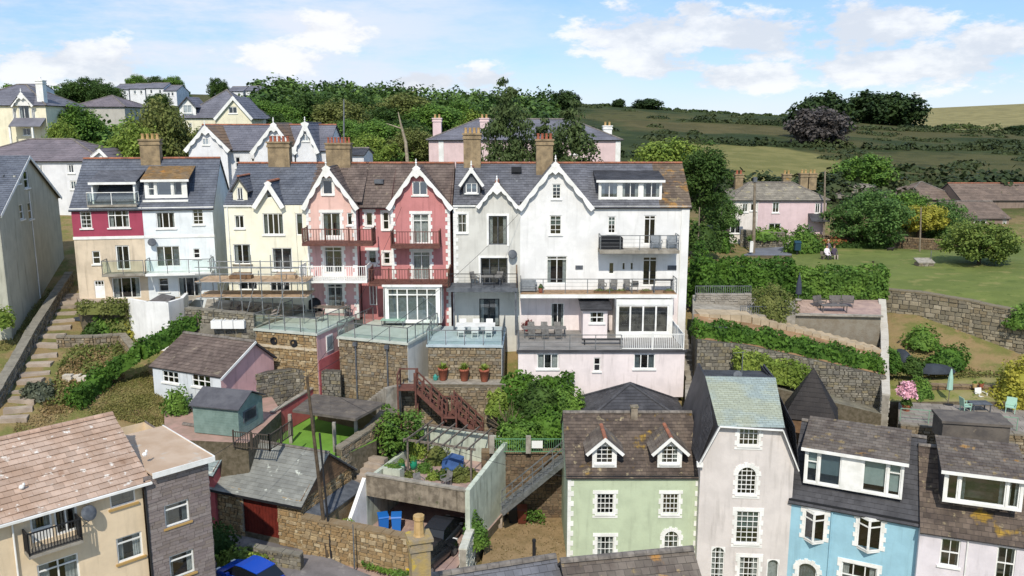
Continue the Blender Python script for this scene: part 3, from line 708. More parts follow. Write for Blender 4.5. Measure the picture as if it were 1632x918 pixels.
# ------------------------------------------------------------------ ground
CP = []
def cp(x, y, z): CP.append((x, y, z))
for x, z in ((-120, 4), (-60, 3), (-20, 2.5), (0, 1.5), (20, .5), (60, .5), (120, 1)): cp(x, 10, z*.5); cp(x, 33, z*1.0 if x > -10 else z+1)
for x, y, z in ((-14, 47, 4.3), (-8, 48, 3.5), (-4, 48, 3.3), (2, 49, 2.9), (-9, 54, 5), (-3, 55, 5), (4, 55, 6.5), (-17.5, 46, 4.3), (-15, 50, 5.5)): cp(x, y, z)
for x, z in ((-45, 7.5), (-30, 8.0), (-24, 7.5), (-20.5, 4.6), (-17, 4.6), (-10, 4.2), (-3, 3.4), (3, 2.8), (10, 1.3), (20, 1.2), (30, 1.0), (45, 1.5)): cp(x, 44, z)
for x, z in ((-60, 12), (-42, 11.6), (-33, 11.3), (-25, 10.1), (-20, 9.9), (-14, 6.0), (-9, 3.8), (-6, 3.6), (0, 3.2), (6, 3.4), (12, 5.5), (20, 6), (30, 7.5), (45, 9)): cp(x, 52, z)
for x, z in ((-60, 13.8), (-42, 13.4), (-33, 13.0), (-24, 11.6), (-16, 9.9), (-8, 8.5), (0, 7.4), (5, 9), (10, 9.6), (15, 9), (24, 8.5), (32, 10), (45, 11)): cp(x, 58, z)
for x, z in ((-60, 15.5), (-42, 15.2), (-33, 14.4), (-22, 13.6), (-12, 13.2), (0, 12.8), (12, 12.4), (17, 12.0), (24, 13), (32, 14), (45, 15), (60, 15.5)): cp(x, 66, z)
for x, z in ((-60, 18.5), (-40, 18), (-25, 18), (-10, 17.5), (5, 16.5), (15, 15), (25, 14.2), (40, 14.2), (60, 14.6)): cp(x, 78, z)
for x, z in ((-90, 25.0), (-60, 23), (-40, 21.5), (-20, 21), (0, 20.5), (15, 17.5), (30, 14.9), (50, 14.9), (80, 15.5)): cp(x, 98, z)
for x in (22, 35, 50, 70, 90): cp(x, 105, 16.3)
for x, z in ((-110, 29), (-70, 27), (-40, 25.5), (-15, 24.5), (5, 23), (25, 18.5), (50, 18), (80, 19)): cp(x, 130, z)
for x, z in ((-150, 33), (-90, 31), (-50, 29), (-15, 27), (8, 25.5), (30, 24), (60, 22.5), (90, 21.5), (140, 22)): cp(x, 185, z)
for x, z in ((-220, 40), (-130, 37), (-70, 34.5), (-30, 33), (0, 31), (30, 29), (70, 27), (120, 24.5), (200, 24)): cp(x, 255, z)
for x, z in ((-300, 46), (-170, 42), (-90, 40), (-30, 37.5), (20, 36.6), (40, 35.8), (70, 34), (110, 32), (150, 28.5), (210, 25), (300, 24)): cp(x, 335, z)
for x, z in ((-400, 52), (-200, 42), (-60, 33), (60, 29), (150, 28), (220, 27), (330, 30)): cp(x, 430, z)
for x, z in ((-600, 55), (-250, 44), (-50, 32), (120, 31), (220, 35), (330, 43), (500, 50)): cp(x, 640, z)
for x, z in ((-900, 40), (-300, 34), (0, 28), (300, 30), (900, 36)): cp(x, 1000, z)
for x in (-900, -300, 0, 300, 900): cp(x, -150, 0); cp(x, 2200, 20)
CPA = np.array(CP, float)
_d = np.linalg.norm(CPA[:, None, :2]-CPA[None, :, :2], axis=2); _n = len(CPA)
_A = np.zeros((_n+3, _n+3)); _A[:_n, :_n] = -_d; _A[:_n, _n] = 1; _A[:_n, _n+1:] = CPA[:, :2]; _A[_n, :_n] = 1; _A[_n+1:, :_n] = CPA[:, :2].T
_w = np.linalg.solve(_A, np.concatenate([CPA[:, 2], [0, 0, 0]]))
def gz(x, y):
    x = np.atleast_1d(np.asarray(x, float)); y = np.atleast_1d(np.asarray(y, float))
    D = np.hypot(x[:, None]-CPA[None, :, 0], y[:, None]-CPA[None, :, 1]); return -D@_w[:_n]+_w[_n]+x*_w[_n+1]+y*_w[_n+2]
def G(x, y): return float(gz(x, y)[0])
xs = np.concatenate([np.linspace(-2200, -300, 12)[:-1], np.linspace(-300, -70, 24)[:-1], np.linspace(-70, 70, 94)[:-1], np.linspace(70, 300, 26)[:-1], np.linspace(300, 2200, 12)])
ys = np.concatenate([np.linspace(-300, 20, 8)[:-1], np.linspace(20, 135, 78)[:-1], np.linspace(135, 420, 60)[:-1], np.linspace(420, 1000, 26)[:-1], np.linspace(1000, 4200, 12)])
XX, YY = np.meshgrid(xs, ys); ZZ = np.concatenate([gz(XX[i], YY[i])[None] for i in range(len(ys))])
nx, ny = len(xs), len(ys); idx = np.arange(nx*ny).reshape(ny, nx)
Q = np.stack([idx[:-1, :-1].ravel(), idx[:-1, 1:].ravel(), idx[1:, 1:].ravel(), idx[1:, :-1].ravel()], 1)
def ground_mat():
    m = bpy.data.materials.new('ground_cover'); m.use_nodes = True; nt = m.node_tree; b = nt.nodes['Principled BSDF']; b.inputs['Roughness'].default_value = .95; b.inputs['Specular IOR Level'].default_value = .1
    geo = nt.nodes.new('ShaderNodeNewGeometry'); pos = geo.outputs['Position']; sp = nt.nodes.new('ShaderNodeSeparateXYZ'); lk(nt, pos, sp.inputs[0])
    def noise(s, det=5, rough=.6):
        n = ndx(nt, 'ShaderNodeTexNoise', i_Scale=s, i_Detail=det, i_Roughness=rough); lk(nt, pos, n.inputs[0]); return n.outputs[0]
    near = mixc(nt, ramp(nt, noise(.5), .4, .6), S('#877553'), S('#6b6c3e'))
    near = mixc(nt, ramp(nt, noise(1.6), .55, .7), near, S('#8b7556'))
    scrub = mixc(nt, ramp(nt, noise(.07, 8), .40, .60), S('#323d23'), S('#424a2b'))  # dark scrub tones, lowered further: the hill's cloud shadow is put into the colour
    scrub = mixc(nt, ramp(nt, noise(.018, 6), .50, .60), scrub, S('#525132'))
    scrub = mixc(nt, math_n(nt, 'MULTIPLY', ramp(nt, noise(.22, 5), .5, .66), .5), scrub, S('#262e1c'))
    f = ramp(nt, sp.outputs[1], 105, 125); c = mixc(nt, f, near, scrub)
    def patch(col, x0, x1, y0, y1, soft, c):
        w = math_n(nt, 'MULTIPLY', math_n(nt, 'SUBTRACT', noise(.03, 3), .5), 26.0); X = math_n(nt, 'ADD', sp.outputs[0], w); Y = math_n(nt, 'ADD', sp.outputs[1], w)
        k = math_n(nt, 'MULTIPLY', math_n(nt, 'MULTIPLY', ramp(nt, X, x0-soft, x0+soft), math_n(nt, 'SUBTRACT', 1.0, ramp(nt, X, x1-soft, x1+soft))), math_n(nt, 'MULTIPLY', ramp(nt, Y, y0-soft, y0+soft), math_n(nt, 'SUBTRACT', 1.0, ramp(nt, Y, y1-soft, y1+soft))))
        return mixc(nt, k, c, col)
    gold = mixc(nt, ramp(nt, noise(.2, 5), .4, .6), S('#6d6c40'), S('#7c774a'))
    c = patch(gold, 36, 66, 142, 205, 3, c)
    c = patch(mixc(nt, ramp(nt, noise(.12, 5), .4, .6), S('#7d7650'), S('#8c845a')), 205, 900, 400, 900, 10, c)
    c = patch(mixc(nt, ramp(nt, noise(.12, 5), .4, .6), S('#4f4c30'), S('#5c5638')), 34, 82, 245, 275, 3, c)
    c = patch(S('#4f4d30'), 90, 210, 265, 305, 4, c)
    lk(nt, c, b.inputs['Base Color'])
    bp = nt.nodes.new('ShaderNodeBump'); bp.inputs['Strength'].default_value = .8; bp.inputs['Distance'].default_value = .5; lk(nt, noise(.7, 8), bp.inputs['Height']); lk(nt, bp.outputs[0], b.inputs['Normal'])
    return m
GROUND = ground_mat()
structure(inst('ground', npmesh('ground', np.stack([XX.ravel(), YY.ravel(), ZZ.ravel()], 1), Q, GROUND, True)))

def PG(px, py):
    """where the photo ray meets the ground sheet"""
    r = ray(px, py); lo = 12.0; t = lo
    while t < 900:
        p = (r[0]*t, r[1]*t, CZ+r[2]*t)
        if p[2] < G(p[0], p[1]): break
        lo = t; t *= 1.02
    for _ in range(18):
        m = (lo+t)/2; p = (r[0]*m, r[1]*m, CZ+r[2]*m)
        if p[2] < G(p[0], p[1]): t = m
        else: lo = m
    return Vector((r[0]*t, r[1]*t, CZ+r[2]*t))
# ------------------------------------------------------------------ the long terrace, left to right
W_WHITE = wallm('render_white', '#e9e9e6', .12); W_RED = wallm('render_crimson', '#a83f58', .12); W_BEIGE = wallm('render_stone_beige', '#dcc9ac', .25, .08)
W_BLUEW = wallm('render_bluewhite', '#e3eaec', .12); W_CREAM = wallm('render_cream', '#f0ecd2', .12); W_SALMON = wallm('render_salmon', '#e6bbad', .2)
W_DPINK = wallm('render_dusty_pink', '#d8a8a6', .2); W_ROSE = wallm('render_rose', '#cb807e', .2); W_GREYC = wallm('render_grey_cream', '#d2d1c8', .2)
W_PALEP = wallm('render_pale_pink', '#ecdfdc', .2); W_GREYG = wallm('render_grey_green', '#a8aba0', .3)
Z_TOP = None
# --- crimson over stone house, and its pale blue-white neighbour (one roof, two houses)
A = House('terraced_house', 'crimson upper storey over beige stone, left house of slate-roofed pair', 'house', 122, 476, 64.5, 9)
def pair_spec(h):
    ze = h.l(225, 330)[1]; return ze
ze = pair_spec(A); uL = h0 = A.l(113, 335)[0]; uM = A.l(226, 330)[0]; uR = A.l(338, 327)[0]; zs = A.l(170, 379)[1]; zr = ze+3.55; DD = 8.6
A.win((128, 337, 146, 364), bars=(2, 4), curt=0); A.win((172, 335, 206, 363), n=3, top=.3, curt=.2)
A.win((147, 400, 160, 421), rows=2, curt=0); A.win((185, 391, 207, 430), n=2, curt=.15, sill=False, name='french_door', fw=.09)
A.win((151, 447, 167, 475), bars=(3, 4), sill=False, name='door', kick=.9, curt=0); A.win((179, 442, 224, 475), n=3, sill=False, name='french_door', curt=.2)
hs = A.holes
A.wall([[(uL,-3),(uM,-3),(uM,zs),(uL,zs)]], W_BEIGE, holes=[h for h in hs if h[3] < zs+.1]); A.wall([[(uL,zs),(uM,zs),(uM,ze),(uL,ze)]], W_RED, holes=[h for h in hs if h[3] > zs+.1], name='upper_wall', label='crimson upper wall'); A.holes = []
MB().box(uL-.03, uM, -.06, .02, zs-.1, zs+.12).build('string_course', WHITE, A.root)
A.block(uL, uM-.01, 0, DD, -3, ze, W_BEIGE, gable=(DD/2, zr))
A.gable_roof(uL, uM, 0, DD, ze, zr, SLATEB, side=.12); A.gutter(uL-.1, uM-.02, ze-.02)
# open loggia dormer with glazed balcony front
r = A.rect(148, 291, 217, 325, .6); z0d, z1d = r[1], r[3]
MB().box(r[0], r[0]+.12, .3, 2.6, z0d, z1d).build('dormer_cheek', WHITE, A.root); MB().box(r[2]-.12, r[2], .3, 2.6, z0d, z1d).build('dormer_cheek', WHITE, A.root)
MB().box(r[0]+.12, r[2]-.12, 1.9, 2.0, z0d, z1d).build('dormer_wall', DARK, A.root)
dd = MB()
for i in range(4): dd.box(r[0]+.5+i*.75, r[0]+.62+i*.75, 1.84, 1.9, z0d, z1d-.15)
dd.build('loggia_door_frame', REDWOOD, A.root)
A.roof([[(r[0]-.15,.15,z1d+.05),(r[2]+.15,.15,z1d+.05),(r[2]+.15,3.4,z1d+.85),(r[0]-.15,3.4,z1d+.85)]], SLATE, name='dormer_roof'); MB().box(r[0]-.15, r[2]+.15, .1, .15, z1d-.12, z1d+.06).build('fascia', WHITE, A.root)
MB().box(r[0]-.2, r[2]+.2, -.35, 2.0, z0d-.15, z0d).build('balcony_floor', CONC, A.root); railing(A.root, [(r[0]-.18, .5), (r[0]-.18, -.32), (r[2]+.18, -.32), (r[2]+.18, .5)], z0d, .95, 'glass', WHITE, 1.7)
# middle floor balcony
zb = A.l(200, 433)[1]; u0, u1 = A.l(163, 433, -1.1)[0], A.l(231, 433, -1.1)[0]
MB().box(u0, u1, -1.3, 0, zb-.16, zb).build('balcony_floor', CONC, A.root); railing(A.root, [(u0+.05, 0), (u0+.05, -1.25), (u1-.05, -1.25)], zb, 1.05, 'glass', STEEL)
A.chimney((uM), DD/2-.2, zr-1.6, zr+1.55, 1.5, .9, 4, pm=POTY)
B = House('terraced_house', 'pale blue-white house with bay dormer, right half of slate-roofed pair', 'house', 122, 476, 64.5, 9)
B.win((249, 338, 279, 364), n=3, curt=.15); B.win((307, 332, 324, 358), bars=(2, 4), curt=0)
B.win((249, 392, 287, 425), n=3, sill=False, name='french_door', curt=.3); B.win((308, 396, 319, 412), rows=2, curt=0)
B.win((253, 443, 269, 465), rows=2, curt=0); B.win((284, 441, 322, 473), n=3, sill=False, name='french_door', curt=0, fw=.09)
B.wall([[(uM,-3),(uR,-3),(uR,ze),(uM,ze)]], W_BLUEW); B.block(uM+.01, uR, 0, DD, -3, ze, W_BLUEW, gable=(DD/2, zr)); MB().box(uM+.01, uR+.03, -.05, .02, zs-.1, zs+.08).build('string_course', WHITE, B.root)
B.gable_roof(uM, uR, 0, DD, ze, zr, SLATEB, side=.12); B.gutter(uM+.02, uR+.1, ze-.02)
r = B.rect(230, 287, 298, 312, .7)
B.dormer((r[0], r[1]-.4, r[2], r[3]), .7, 2.8, WHITE, SLATEO, wins=[dict(r=(r[0]+.25, r[1], r[0]+.75, r[3]-.1), rows=2, sill=False), dict(r=(r[0]+.85, r[1], r[2]-1.15, r[3]-.1), sill=False, curt=.12), dict(r=(r[2]-1.05, r[1], r[2]-.35, r[3]-.1), sill=False)], cheek=SLATED, back_up=.9)
MB().box(r[0]-.1, r[2]+.1, .3, .72, r[1]-.45, r[1]-.3).build('dormer_sill', WHITE, B.root)
zb = B.l(280, 431)[1]; u0, u1 = B.l(232, 431, -1.2)[0], B.l(337, 431, -1.2)[0]
MB().box(u0, u1, -1.4, 0, zb-.18, zb).build('balcony_floor', WHITE, B.root); railing(B.root, [(u0+.05, 0), (u0+.05, -1.35), (u1-.05, -1.35), (u1-.05, 0)], zb, 1.05, 'glass', STEEL)
MB().lathe([(.32,0),(.30,.05),(.2,.09),(.03,.12)], n=14).build('satellite_dish', LEAD, B.root, loc=(B.l(244, 385)[0], -.35, B.l(244, 385)[1])).rotation_euler = (1.25, 0, .3)

# --- straight run of the terrace at Y = 64
def TH(label, px, py, Y=64.0): return House('terraced_house', label, 'house', px, py, Y, 0)
EZ = PY(700, 327, 64).z; RZ = PY(620, 260, 68.2).z; RD = 4.2; TD = 8.6          # eave and ridge heights, ridge depth
C_ = TH('cream-yellow house with grey dormer and small gable, beside the scaffold', 362, 470)
ze = EZ-C_.O.z; zr = RZ-C_.O.z; uL, uR = C_.l(357, 330)[0], C_.l(490, 330)[0]
C_.win((374, 343, 389, 364), n=2, curt=0); C_.win((419, 340, 452, 374), n=4, curt=.18, fm=WHITE, glass=GLASSB); C_.win((472, 340, 483, 375), curt=0, sill=False)
C_.win((372, 389, 400, 421), n=2, curt=.2, sm=CONCD); C_.win((434, 395, 466, 431), n=2, curt=.1, fm=WHITE)
C_.win((380, 440, 410, 462), n=2, curt=0); C_.win((430, 440, 462, 464), n=3, curt=0)
ga = C_.l(429, 292); gl, gr = C_.l(408, 326), C_.l(450, 326)
C_.win((429-5, 302, 429+4, 316), curt=0, sill=False)
C_.wall([[(uL,-3),(uR,-3),(uR,ze),(uL,ze)], [(gl[0], ze), (gr[0], ze), (ga[0], ga[1])]], W_CREAM); C_.block(uL, uR-.01, 0, TD, -3, ze, W_CREAM, gable=(RD, zr))
um = C_.l(428, 262)[0]
C_.gable_roof(uL, uR, 0, TD, ze, zr, SLATEB, side=.05, dr=RD, over=-.03); C_.crossgable(ga[0], ga[1]+.1, gl[0]-.2, gr[0]+.2, ze-.1, 0, 3.6, SLATEB); C_.barge((ga[0], ga[1]+.2), [(gl[0]-.25, ze-.1), (gr[0]+.25, ze-.1)], wave=False, finial=False)
C_.ridge((ga[0], -.3, ga[1]+.15), (ga[0], 3.0, ga[1]+.15))
r = C_.rect(371, 299, 394, 319, .5); C_.dormer((r[0], r[1]-.3, r[2], r[3]), .5, 2.6, W_CREAM, SLATEB, 'gable', gz=.85, wins=[dict(r=(r[0]+.32, r[1], r[2]-.32, r[3]), n=2, curt=0)])
C_.gutter(uL, gl[0]-.3, ze); C_.chimney(C_.l(448, 280, RD)[0], RD, zr-.4, zr+1.7, 1.7, .9, 5); C_.pipe(uL+.25, -1, ze-.1)

D_ = TH('salmon pink gabled house with brown timber balcony and white balustrade below', 487, 497)
uL, uG, uR = D_.l(487, 330)[0], D_.l(567, 330)[0], D_.l(578, 330)[0]; ze = EZ-D_.O.z; zr = RZ-D_.O.z; ap = D_.l(521, 268)
D_.win((514, 287, 530, 310), sur='plain', curt=0); D_.win((514, 339, 543, 377), n=2, top=.0, sur='quoin', sill=False, name='french_door', curt=.25, fw=.08); D_.win((553, 339, 562, 359), curt=0, fm=WHITE)
D_.win((517, 393, 546, 435), n=2, top=.16, sur='quoin', sill=False, name='french_door', curt=.15, fw=.08); D_.win((522, 452, 547, 494), n=2, top=.14, sur='quoin', sill=False, name='french_door', curt=0, fw=.08)
zs = D_.l(520, 385)[1]; hs = D_.holes; ue = uG
D_.wall([[(uL,-.6),(ue,-.6),(ue,zs),(uL,zs)]], W_DPINK, holes=[h for h in hs if h[3] < zs+.3])
D_.wall([[(uL,zs),(ue,zs),(ue,ze),(uL,ze)], [(uL,ze),(ue,ze),ap]], W_SALMON, holes=[h for h in hs if h[3] > zs+.3], name='upper_wall'); D_.holes = []
D_.quoins(uL, -.5, ze, 0, 1); D_.quoins(ue, -.5, ze, 0, -1); D_.block(uL, ue-.01, 0, TD, -.6, ze, W_DPINK, gable=(RD, zr))
D_.gable_roof(uL+.05, uR-.1, 0, TD, ze, zr, SLATEBR, side=0, dr=RD, over=-.3); D_.crossgable(ap[0], ap[1]+.1, uL-.25, ue+.25, ze-.25, 0, 4.2, SLATEB, SLATEBR)
D_.barge((ap[0], ap[1]+.25), [(uL-.3, ze-.2), (ue+.3, ze-.2)], w=.36)
def balcony(h, px0, px1, py, dep, style, mat, floor, fpy=None, rail_h=1.05, bs=.2, sides=(1, 1), thick=.2, post=1.5):
    z = h.l((px0+px1)/2, py, -dep)[1]; u0, u1 = h.l(px0, py, -dep)[0], h.l(px1, py, -dep)[0]
    MB().box(u0, u1, -dep, -.003, z-thick, z).build('balcony_floor', floor, h.root); pts = ([(u0+.06, -.08)] if sides[0] else [])+[(u0+.06, -dep+.06), (u1-.06, -dep+.06)]+([(u1-.06, -.08)] if sides[1] else [])
    railing(h.root, pts, z, rail_h, style, mat, post, bs=bs); return u0, u1, z
balcony(D_, 481, 594, 388, 1.7, 'wood', REDWOOD, REDWOOD); balcony(D_, 477, 585, 447, 2.0, 'white', WHITE, WHITE, bs=.16)
D_.chimney(D_.l(541, 258, RD)[0], RD, zr-.5, zr+1.6, 1.9, 1.0, 7)

E_ = TH('deep rose gabled house with red-brown balconies and white quoins', 587, 510)
uL, u1_, uG, uR = E_.l(569, 330)[0], E_.l(622, 330)[0], E_.l(717, 330)[0], E_.l(722, 330)[0]; ze = EZ-E_.O.z; zr = RZ-E_.O.z; ap = E_.l(664, 268); rc = .9
for rr in ((583, 338, 594, 360), (587, 399, 600, 420)): E_.win(rr, d=rc, sur='quoin', curt=0)
for rr in ((612, 338, 622, 366), (613, 402, 624, 421)): E_.win((rr[0]-2, rr[1], rr[2]-2, rr[3]), d=rc, rows=2, sur='plain', curt=0)
E_.wall([[(uL,-1),(u1_,-1),(u1_,ze),(uL,ze)]], W_ROSE, d=rc)
E_.win((657, 289, 681, 311), n=2, curt=0, glass=GLASSB, sur=None); E_.win((658, 341, 684, 388), n=2, top=.22, sur='quoin', sill=False, name='french_door', curt=.5, fw=.08); E_.win((658, 401, 686, 446), n=2, top=.14, sur='quoin', sill=False, name='french_door', curt=.45, fw=.08)
zE = E_.l(660, 455)[1]
E_.wall([[(u1_,-1),(uG,-1),(uG,ze),(u1_,ze)], [(u1_,ze),(uG,ze),ap]], W_ROSE, name='gable_wall'); E_.quoins(u1_, zE, ze, 0, 1); E_.quoins(uG, -.5, ze, 0, -1)
E_.block(u1_, uG, 0, TD, -3, ze, W_ROSE, gable=(RD, zr)); E_.block(uL, u1_-.01, rc, TD, -3, ze, W_ROSE)
E_.gable_roof(uL+.08, uR-.1, .6, TD, ze-.02, zr, SLATEBR, side=0, dr=RD); E_.crossgable(ap[0], ap[1]+.1, u1_-.25, uG+.25, ze-.25, 0, 4.2, SLATEBR); E_.barge((ap[0], ap[1]+.25), [(u1_-.3, ze-.2), (uG+.3, ze-.2)], w=.36)
sk = E_.l(605, 287, 2.6); MB().box(sk[0]-.35, sk[0]+.35, 2.1, 2.9, sk[1]-.25, sk[1]+.05).build('skylight', LEAD, E_.root).rotation_euler = (0, 0, 0)
balcony(E_, 622, 701, 392, 1.4, 'wood', REDWOOD, REDWOOD); balcony(E_, 587, 717, 452, 2.0, 'wood', REDWOOD, REDWOOD)
# bay conservatory below the balcony
r = E_.rect(612, 457, 703, 513, -2.0)
w0 = r[1]-.1; E_.win((r[0]+.25, w0+.15, r[2]-.3, r[3]-.12), n=5, top=.2, px=False, d=-2.0, sill=False, curt=.5, name='bay_window', fw=.1, mw=.09)
E_.wall([[(r[0],w0),(r[2],w0),(r[2],r[3]),(r[0],r[3])]], WHITE, d=-2.0, name='bay_wall', rev=.12)
for uu, tag_ in ((r[0]+.02, 0), (r[2]-.02, 1)):
    f = MB()
    for q in (0, .95, 1.9): f.box(uu-.05, uu+.05, -2.0+q, -1.92+q, w0, r[3])
    f.box(uu-.05, uu+.05, -1.98, -.05, r[3]-.5, r[3]-.42).box(uu-.05, uu+.05, -1.98, -.05, w0, w0+.25); o = f.build('bay_side_frame', WHITE, E_.root); MB().poly([(uu, -1.95, w0+.25), (uu, -.05, w0+.25), (uu, -.05, r[3]-.1), (uu, -1.95, r[3]-.1)]).build('pane', GLASSB, o)
MB().box(r[0]-.1, r[2]+.1, -2.12, 0, r[3], r[3]+.16).build('bay_roof', WHITE, E_.root)
E_.win((609-20, 452, 603-2, 486), n=2, d=rc, hole=False, curt=0, sill=False, name='french_door')

F_ = TH('grey-cream house with small gable and glazed ground floor terrace', 722, 522)
uL, uR = F_.l(722, 330)[0], F_.l(829, 330)[0]; ze = EZ-F_.O.z; zr = RZ-F_.O.z; ap = F_.l(792, 293); g0, g1 = F_.l(764, 326)[0], F_.l(822, 326)[0]
F_.win((729, 341, 744, 371), bars=(2, 2), sur='plain', curt=.3); F_.win((779, 344, 808, 390), n=2, sur='plain', sill=False, name='french_door', curt=.2, fm=LEAD)
F_.win((766, 411, 809, 452), n=3, sur='plain', sill=False, name='french_door', curt=0, fm=LEAD); F_.win((764, 476, 796, 520), n=2, sill=False, name='french_door', curt=.2, fm=IRON)
F_.wall([[(uL,-3),(uR,-3),(uR,ze),(uL,ze)], [(g0,ze),(g1,ze),ap]], W_GREYC); F_.block(uL, uR-.01, 0, TD, -3, ze, W_GREYC, gable=(RD, zr)); F_.quoins(uL, 2.7, ze, 0, 1)
F_.gable_roof(uL, uR, 0, TD, ze, zr, SLATE, side=0, dr=RD, over=-.03); F_.gutter(uL, g0-.3, ze); F_.crossgable(ap[0], ap[1]+.1, g0-.2, g1+.2, ze-.15, 0, 3.4, SLATE, SLATEL); F_.barge((ap[0], ap[1]+.2), [(g0-.25, ze-.1), (g1+.25, ze-.1)], w=.28); F_.ridge((ap[0], -.3, ap[1]+.15), (ap[0], 2.6, ap[1]+.15))
r = F_.rect(738, 291, 765, 308, .8); F_.dormer((r[0], r[1]-.2, r[2], r[3]), .8, 2.6, LEAD, SLATE, 'gable', gz=1.1, over=.3, wins=[dict(r=(r[0]+.2, r[1]+.02, r[2]-.2, r[3]-.02), n=2, curt=0, glass=GLASSB)]); F_.barge(((r[0]+r[2])/2, r[3]+1.2), [(r[0]-.35, r[3]-.2), (r[2]+.35, r[3]-.2)], d=.52, w=.22, wave=False)
sk = F_.l(823, 268, 3.4); MB().box(sk[0]-.4, sk[0]+.4, 2.9, 3.5, sk[1]-.3, sk[1]+.12).build('skylight', IRON, F_.root)
c0 = F_.chimney(F_.l(753, 258, RD)[0], RD, zr-1.4, zr+2.35, 1.35, 1.0, 4, pm=POTY)
balcony(F_, 713, 825, 459, 2.2, 'wire', IRON, LEAD, thick=.3)
ub0, ub1, zb = F_.l(713, 459, -2.2)[0], F_.l(825, 459, -2.2)[0], F_.l(769, 459, -2.2)[1]
for uu in (ub0+.06, ub1-.06): railing(F_.root, [(uu, -.1), (uu, -2.1)], zb, 1.3, 'wood', OLDWOOD, 1.5, bs=.1)
MB().poly([(F_.l(823, 468, -2.9)[0], -2.1, 0), (F_.l(823, 468, -2.9)[0], -.1, 0), (F_.l(823, 468, -2.9)[0], -.1, zb-.3), (F_.l(823, 468, -2.9)[0], -2.1, zb-.3)]).build('glass_screen', GREENGL, F_.root)
for px_ in (722, 822): MB().box(F_.l(px_, 468, -2.8)[0]-.06, F_.l(px_, 468, -2.8)[0]+.06, -2.1, -1.98, -.1, zb-.3).build('post', LEAD, F_.root)
MB().lathe([(.36,0),(.34,.05),(.22,.1),(.03,.13)], n=14).build('satellite_dish', LEAD, F_.root, loc=(F_.l(817, 404)[0], -.4, F_.l(817, 404)[1])).rotation_euler = (1.2, 0, .3)

H1 = TH('tall white gabled house with decorated bargeboards', 827, 600)
uL, uR = H1.l(829, 330)[0], H1.l(941, 330)[0]; ze = EZ-H1.O.z; zr = RZ-H1.O.z; ap = H1.l(885, 262)
H1.win((880, 293, 894, 317), bars=(2, 4), curt=0); H1.win((876, 343, 895, 374), bars=(2, 4), curt=0, blind=.5, fw=.08); H1.win((871, 408, 904, 452), n=2, sill=False, name='french_door', curt=0, fw=.08, top=.12); H1.win((878, 483, 899, 523), n=2, sill=False, name='french_door', curt=0)
zp = H1.l(885, 468)[1]; hs = H1.holes
H1.wall([[(uL,0),(uR,0),(uR,zp),(uL,zp)]], W_PALEP, holes=[h for h in hs if h[3] < zp]); H1.wall([[(uL,zp),(uR,zp),(uR,ze),(uL,ze)], [(uL,ze),(uR,ze),ap]], W_WHITE, name='upper_wall', holes=[h for h in hs if h[3] > zp]); H1.holes = []
H1.block(uL, uR-.01, 0, TD, 0, ze, W_WHITE, gable=(RD, zr)); H1.gable_roof(uL, uR, 0, TD, ze, zr, SLATE, side=0, dr=RD, over=-.3); H1.crossgable(ap[0], ap[1]+.1, uL-.1, uR+.25, ze-.2, 0, 4.2, SLATE, SLATEO); H1.barge((ap[0], ap[1]+.25), [(uL-.2, ze-.2), (uR+.3, ze-.2)], w=.38)
H1.chimney(H1.l(867, 258, RD)[0], RD-.6, zr-1.8, zr+1.9, 1.3, 1.3, 4)
for px_, py_ in ((923, 426),): MB().box(H1.l(px_-6, py_)[0], H1.l(px_+6, py_)[0], -.06, .0, H1.l(px_, py_+3)[1], H1.l(px_, py_-3)[1]).build('plaque', LEAD, H1.root)
SLATEE = M('slate_end_lichen', '#6f6253', '#5c5046', .9, .8, island=.2, spots=[('#9a7440', .7, .52), ('#8a7a5a', 1.6, .6)])
H2 = TH('white house with long box dormer and lichened roof at terrace end', 942, 600)
uL, uR = H2.l(941, 330)[0], H2.l(1099, 330)[0]
H2.win((969, 345, 981, 372), bars=(2, 4), curt=0); H2.win((1026, 343, 1045, 389), n=2, top=.13, sill=False, name='french_door', curt=0, fw=.08)
H2.win((970, 418, 979, 437), curt=0, sill=False, glass=GLASSB); H2.win((991, 418, 997, 431), curt=0, sill=False); H2.win((1004, 418, 1010, 431), curt=0, sill=False); H2.win((1024, 409, 1047, 455), n=2, top=.13, sill=False, name='french_door', curt=0, fw=.08)
hs = H2.holes; H2.wall([[(uL,zp),(uR,zp),(uR,ze),(uL,ze)]], W_WHITE, name='upper_wall', holes=hs); H2.holes = []; H2.wall([[(uL,0),(uR,0),(uR,zp),(uL,zp)]], W_PALEP, holes=[])
H2.block(uL, uR, 0, TD, 0, ze, W_WHITE, gable=(RD, zr))
us = H2.l(1052, 300)[0]; sl = (zr-ze)/RD
H2.roof([[(uL,-.25,ze-.25*sl),(us,-.25,ze-.25*sl),(us,RD,zr),(uL,RD,zr)]], SLATE); H2.roof([[(us,-.25,ze-.25*sl),(uR+.15,-.25,ze-.25*sl),(uR+.15,RD,zr),(us,RD,zr)]], SLATEE); H2.roof([[(uR+.15,TD+.25,ze-.2),(uL,TD+.25,ze-.2),(uL,RD,zr),(uR+.15,RD,zr)]], SLATE); H2.ridge((uL,RD,zr+.03), (uR+.15,RD,zr+.03))
for px_ in (1098,):
    MB().box(uR-.55, uR+.002, -.1, .0, 0, ze-.1).build('pier', W_WHITE, H2.root)
r = H2.rect(954, 288, 1055, 318, .5); k = (r[2]-r[0])/3
H2.dormer((r[0], r[1]-.15, r[2], r[3]), .5, 3.0, WHITE, SLATED, back_up=.55, wins=[dict(r=(r[0]+.15+i*k, r[1]+.12, r[0]+k*(i+1)-.12, r[3]-.12), n=2, sill=False, curt=.25 if i == 0 else 0) for i in range(3)])
H2.gutter(uL, uR+.1, ze-.05); H2.pipe(H2.l(1087, 330)[0], 3, ze-.1)
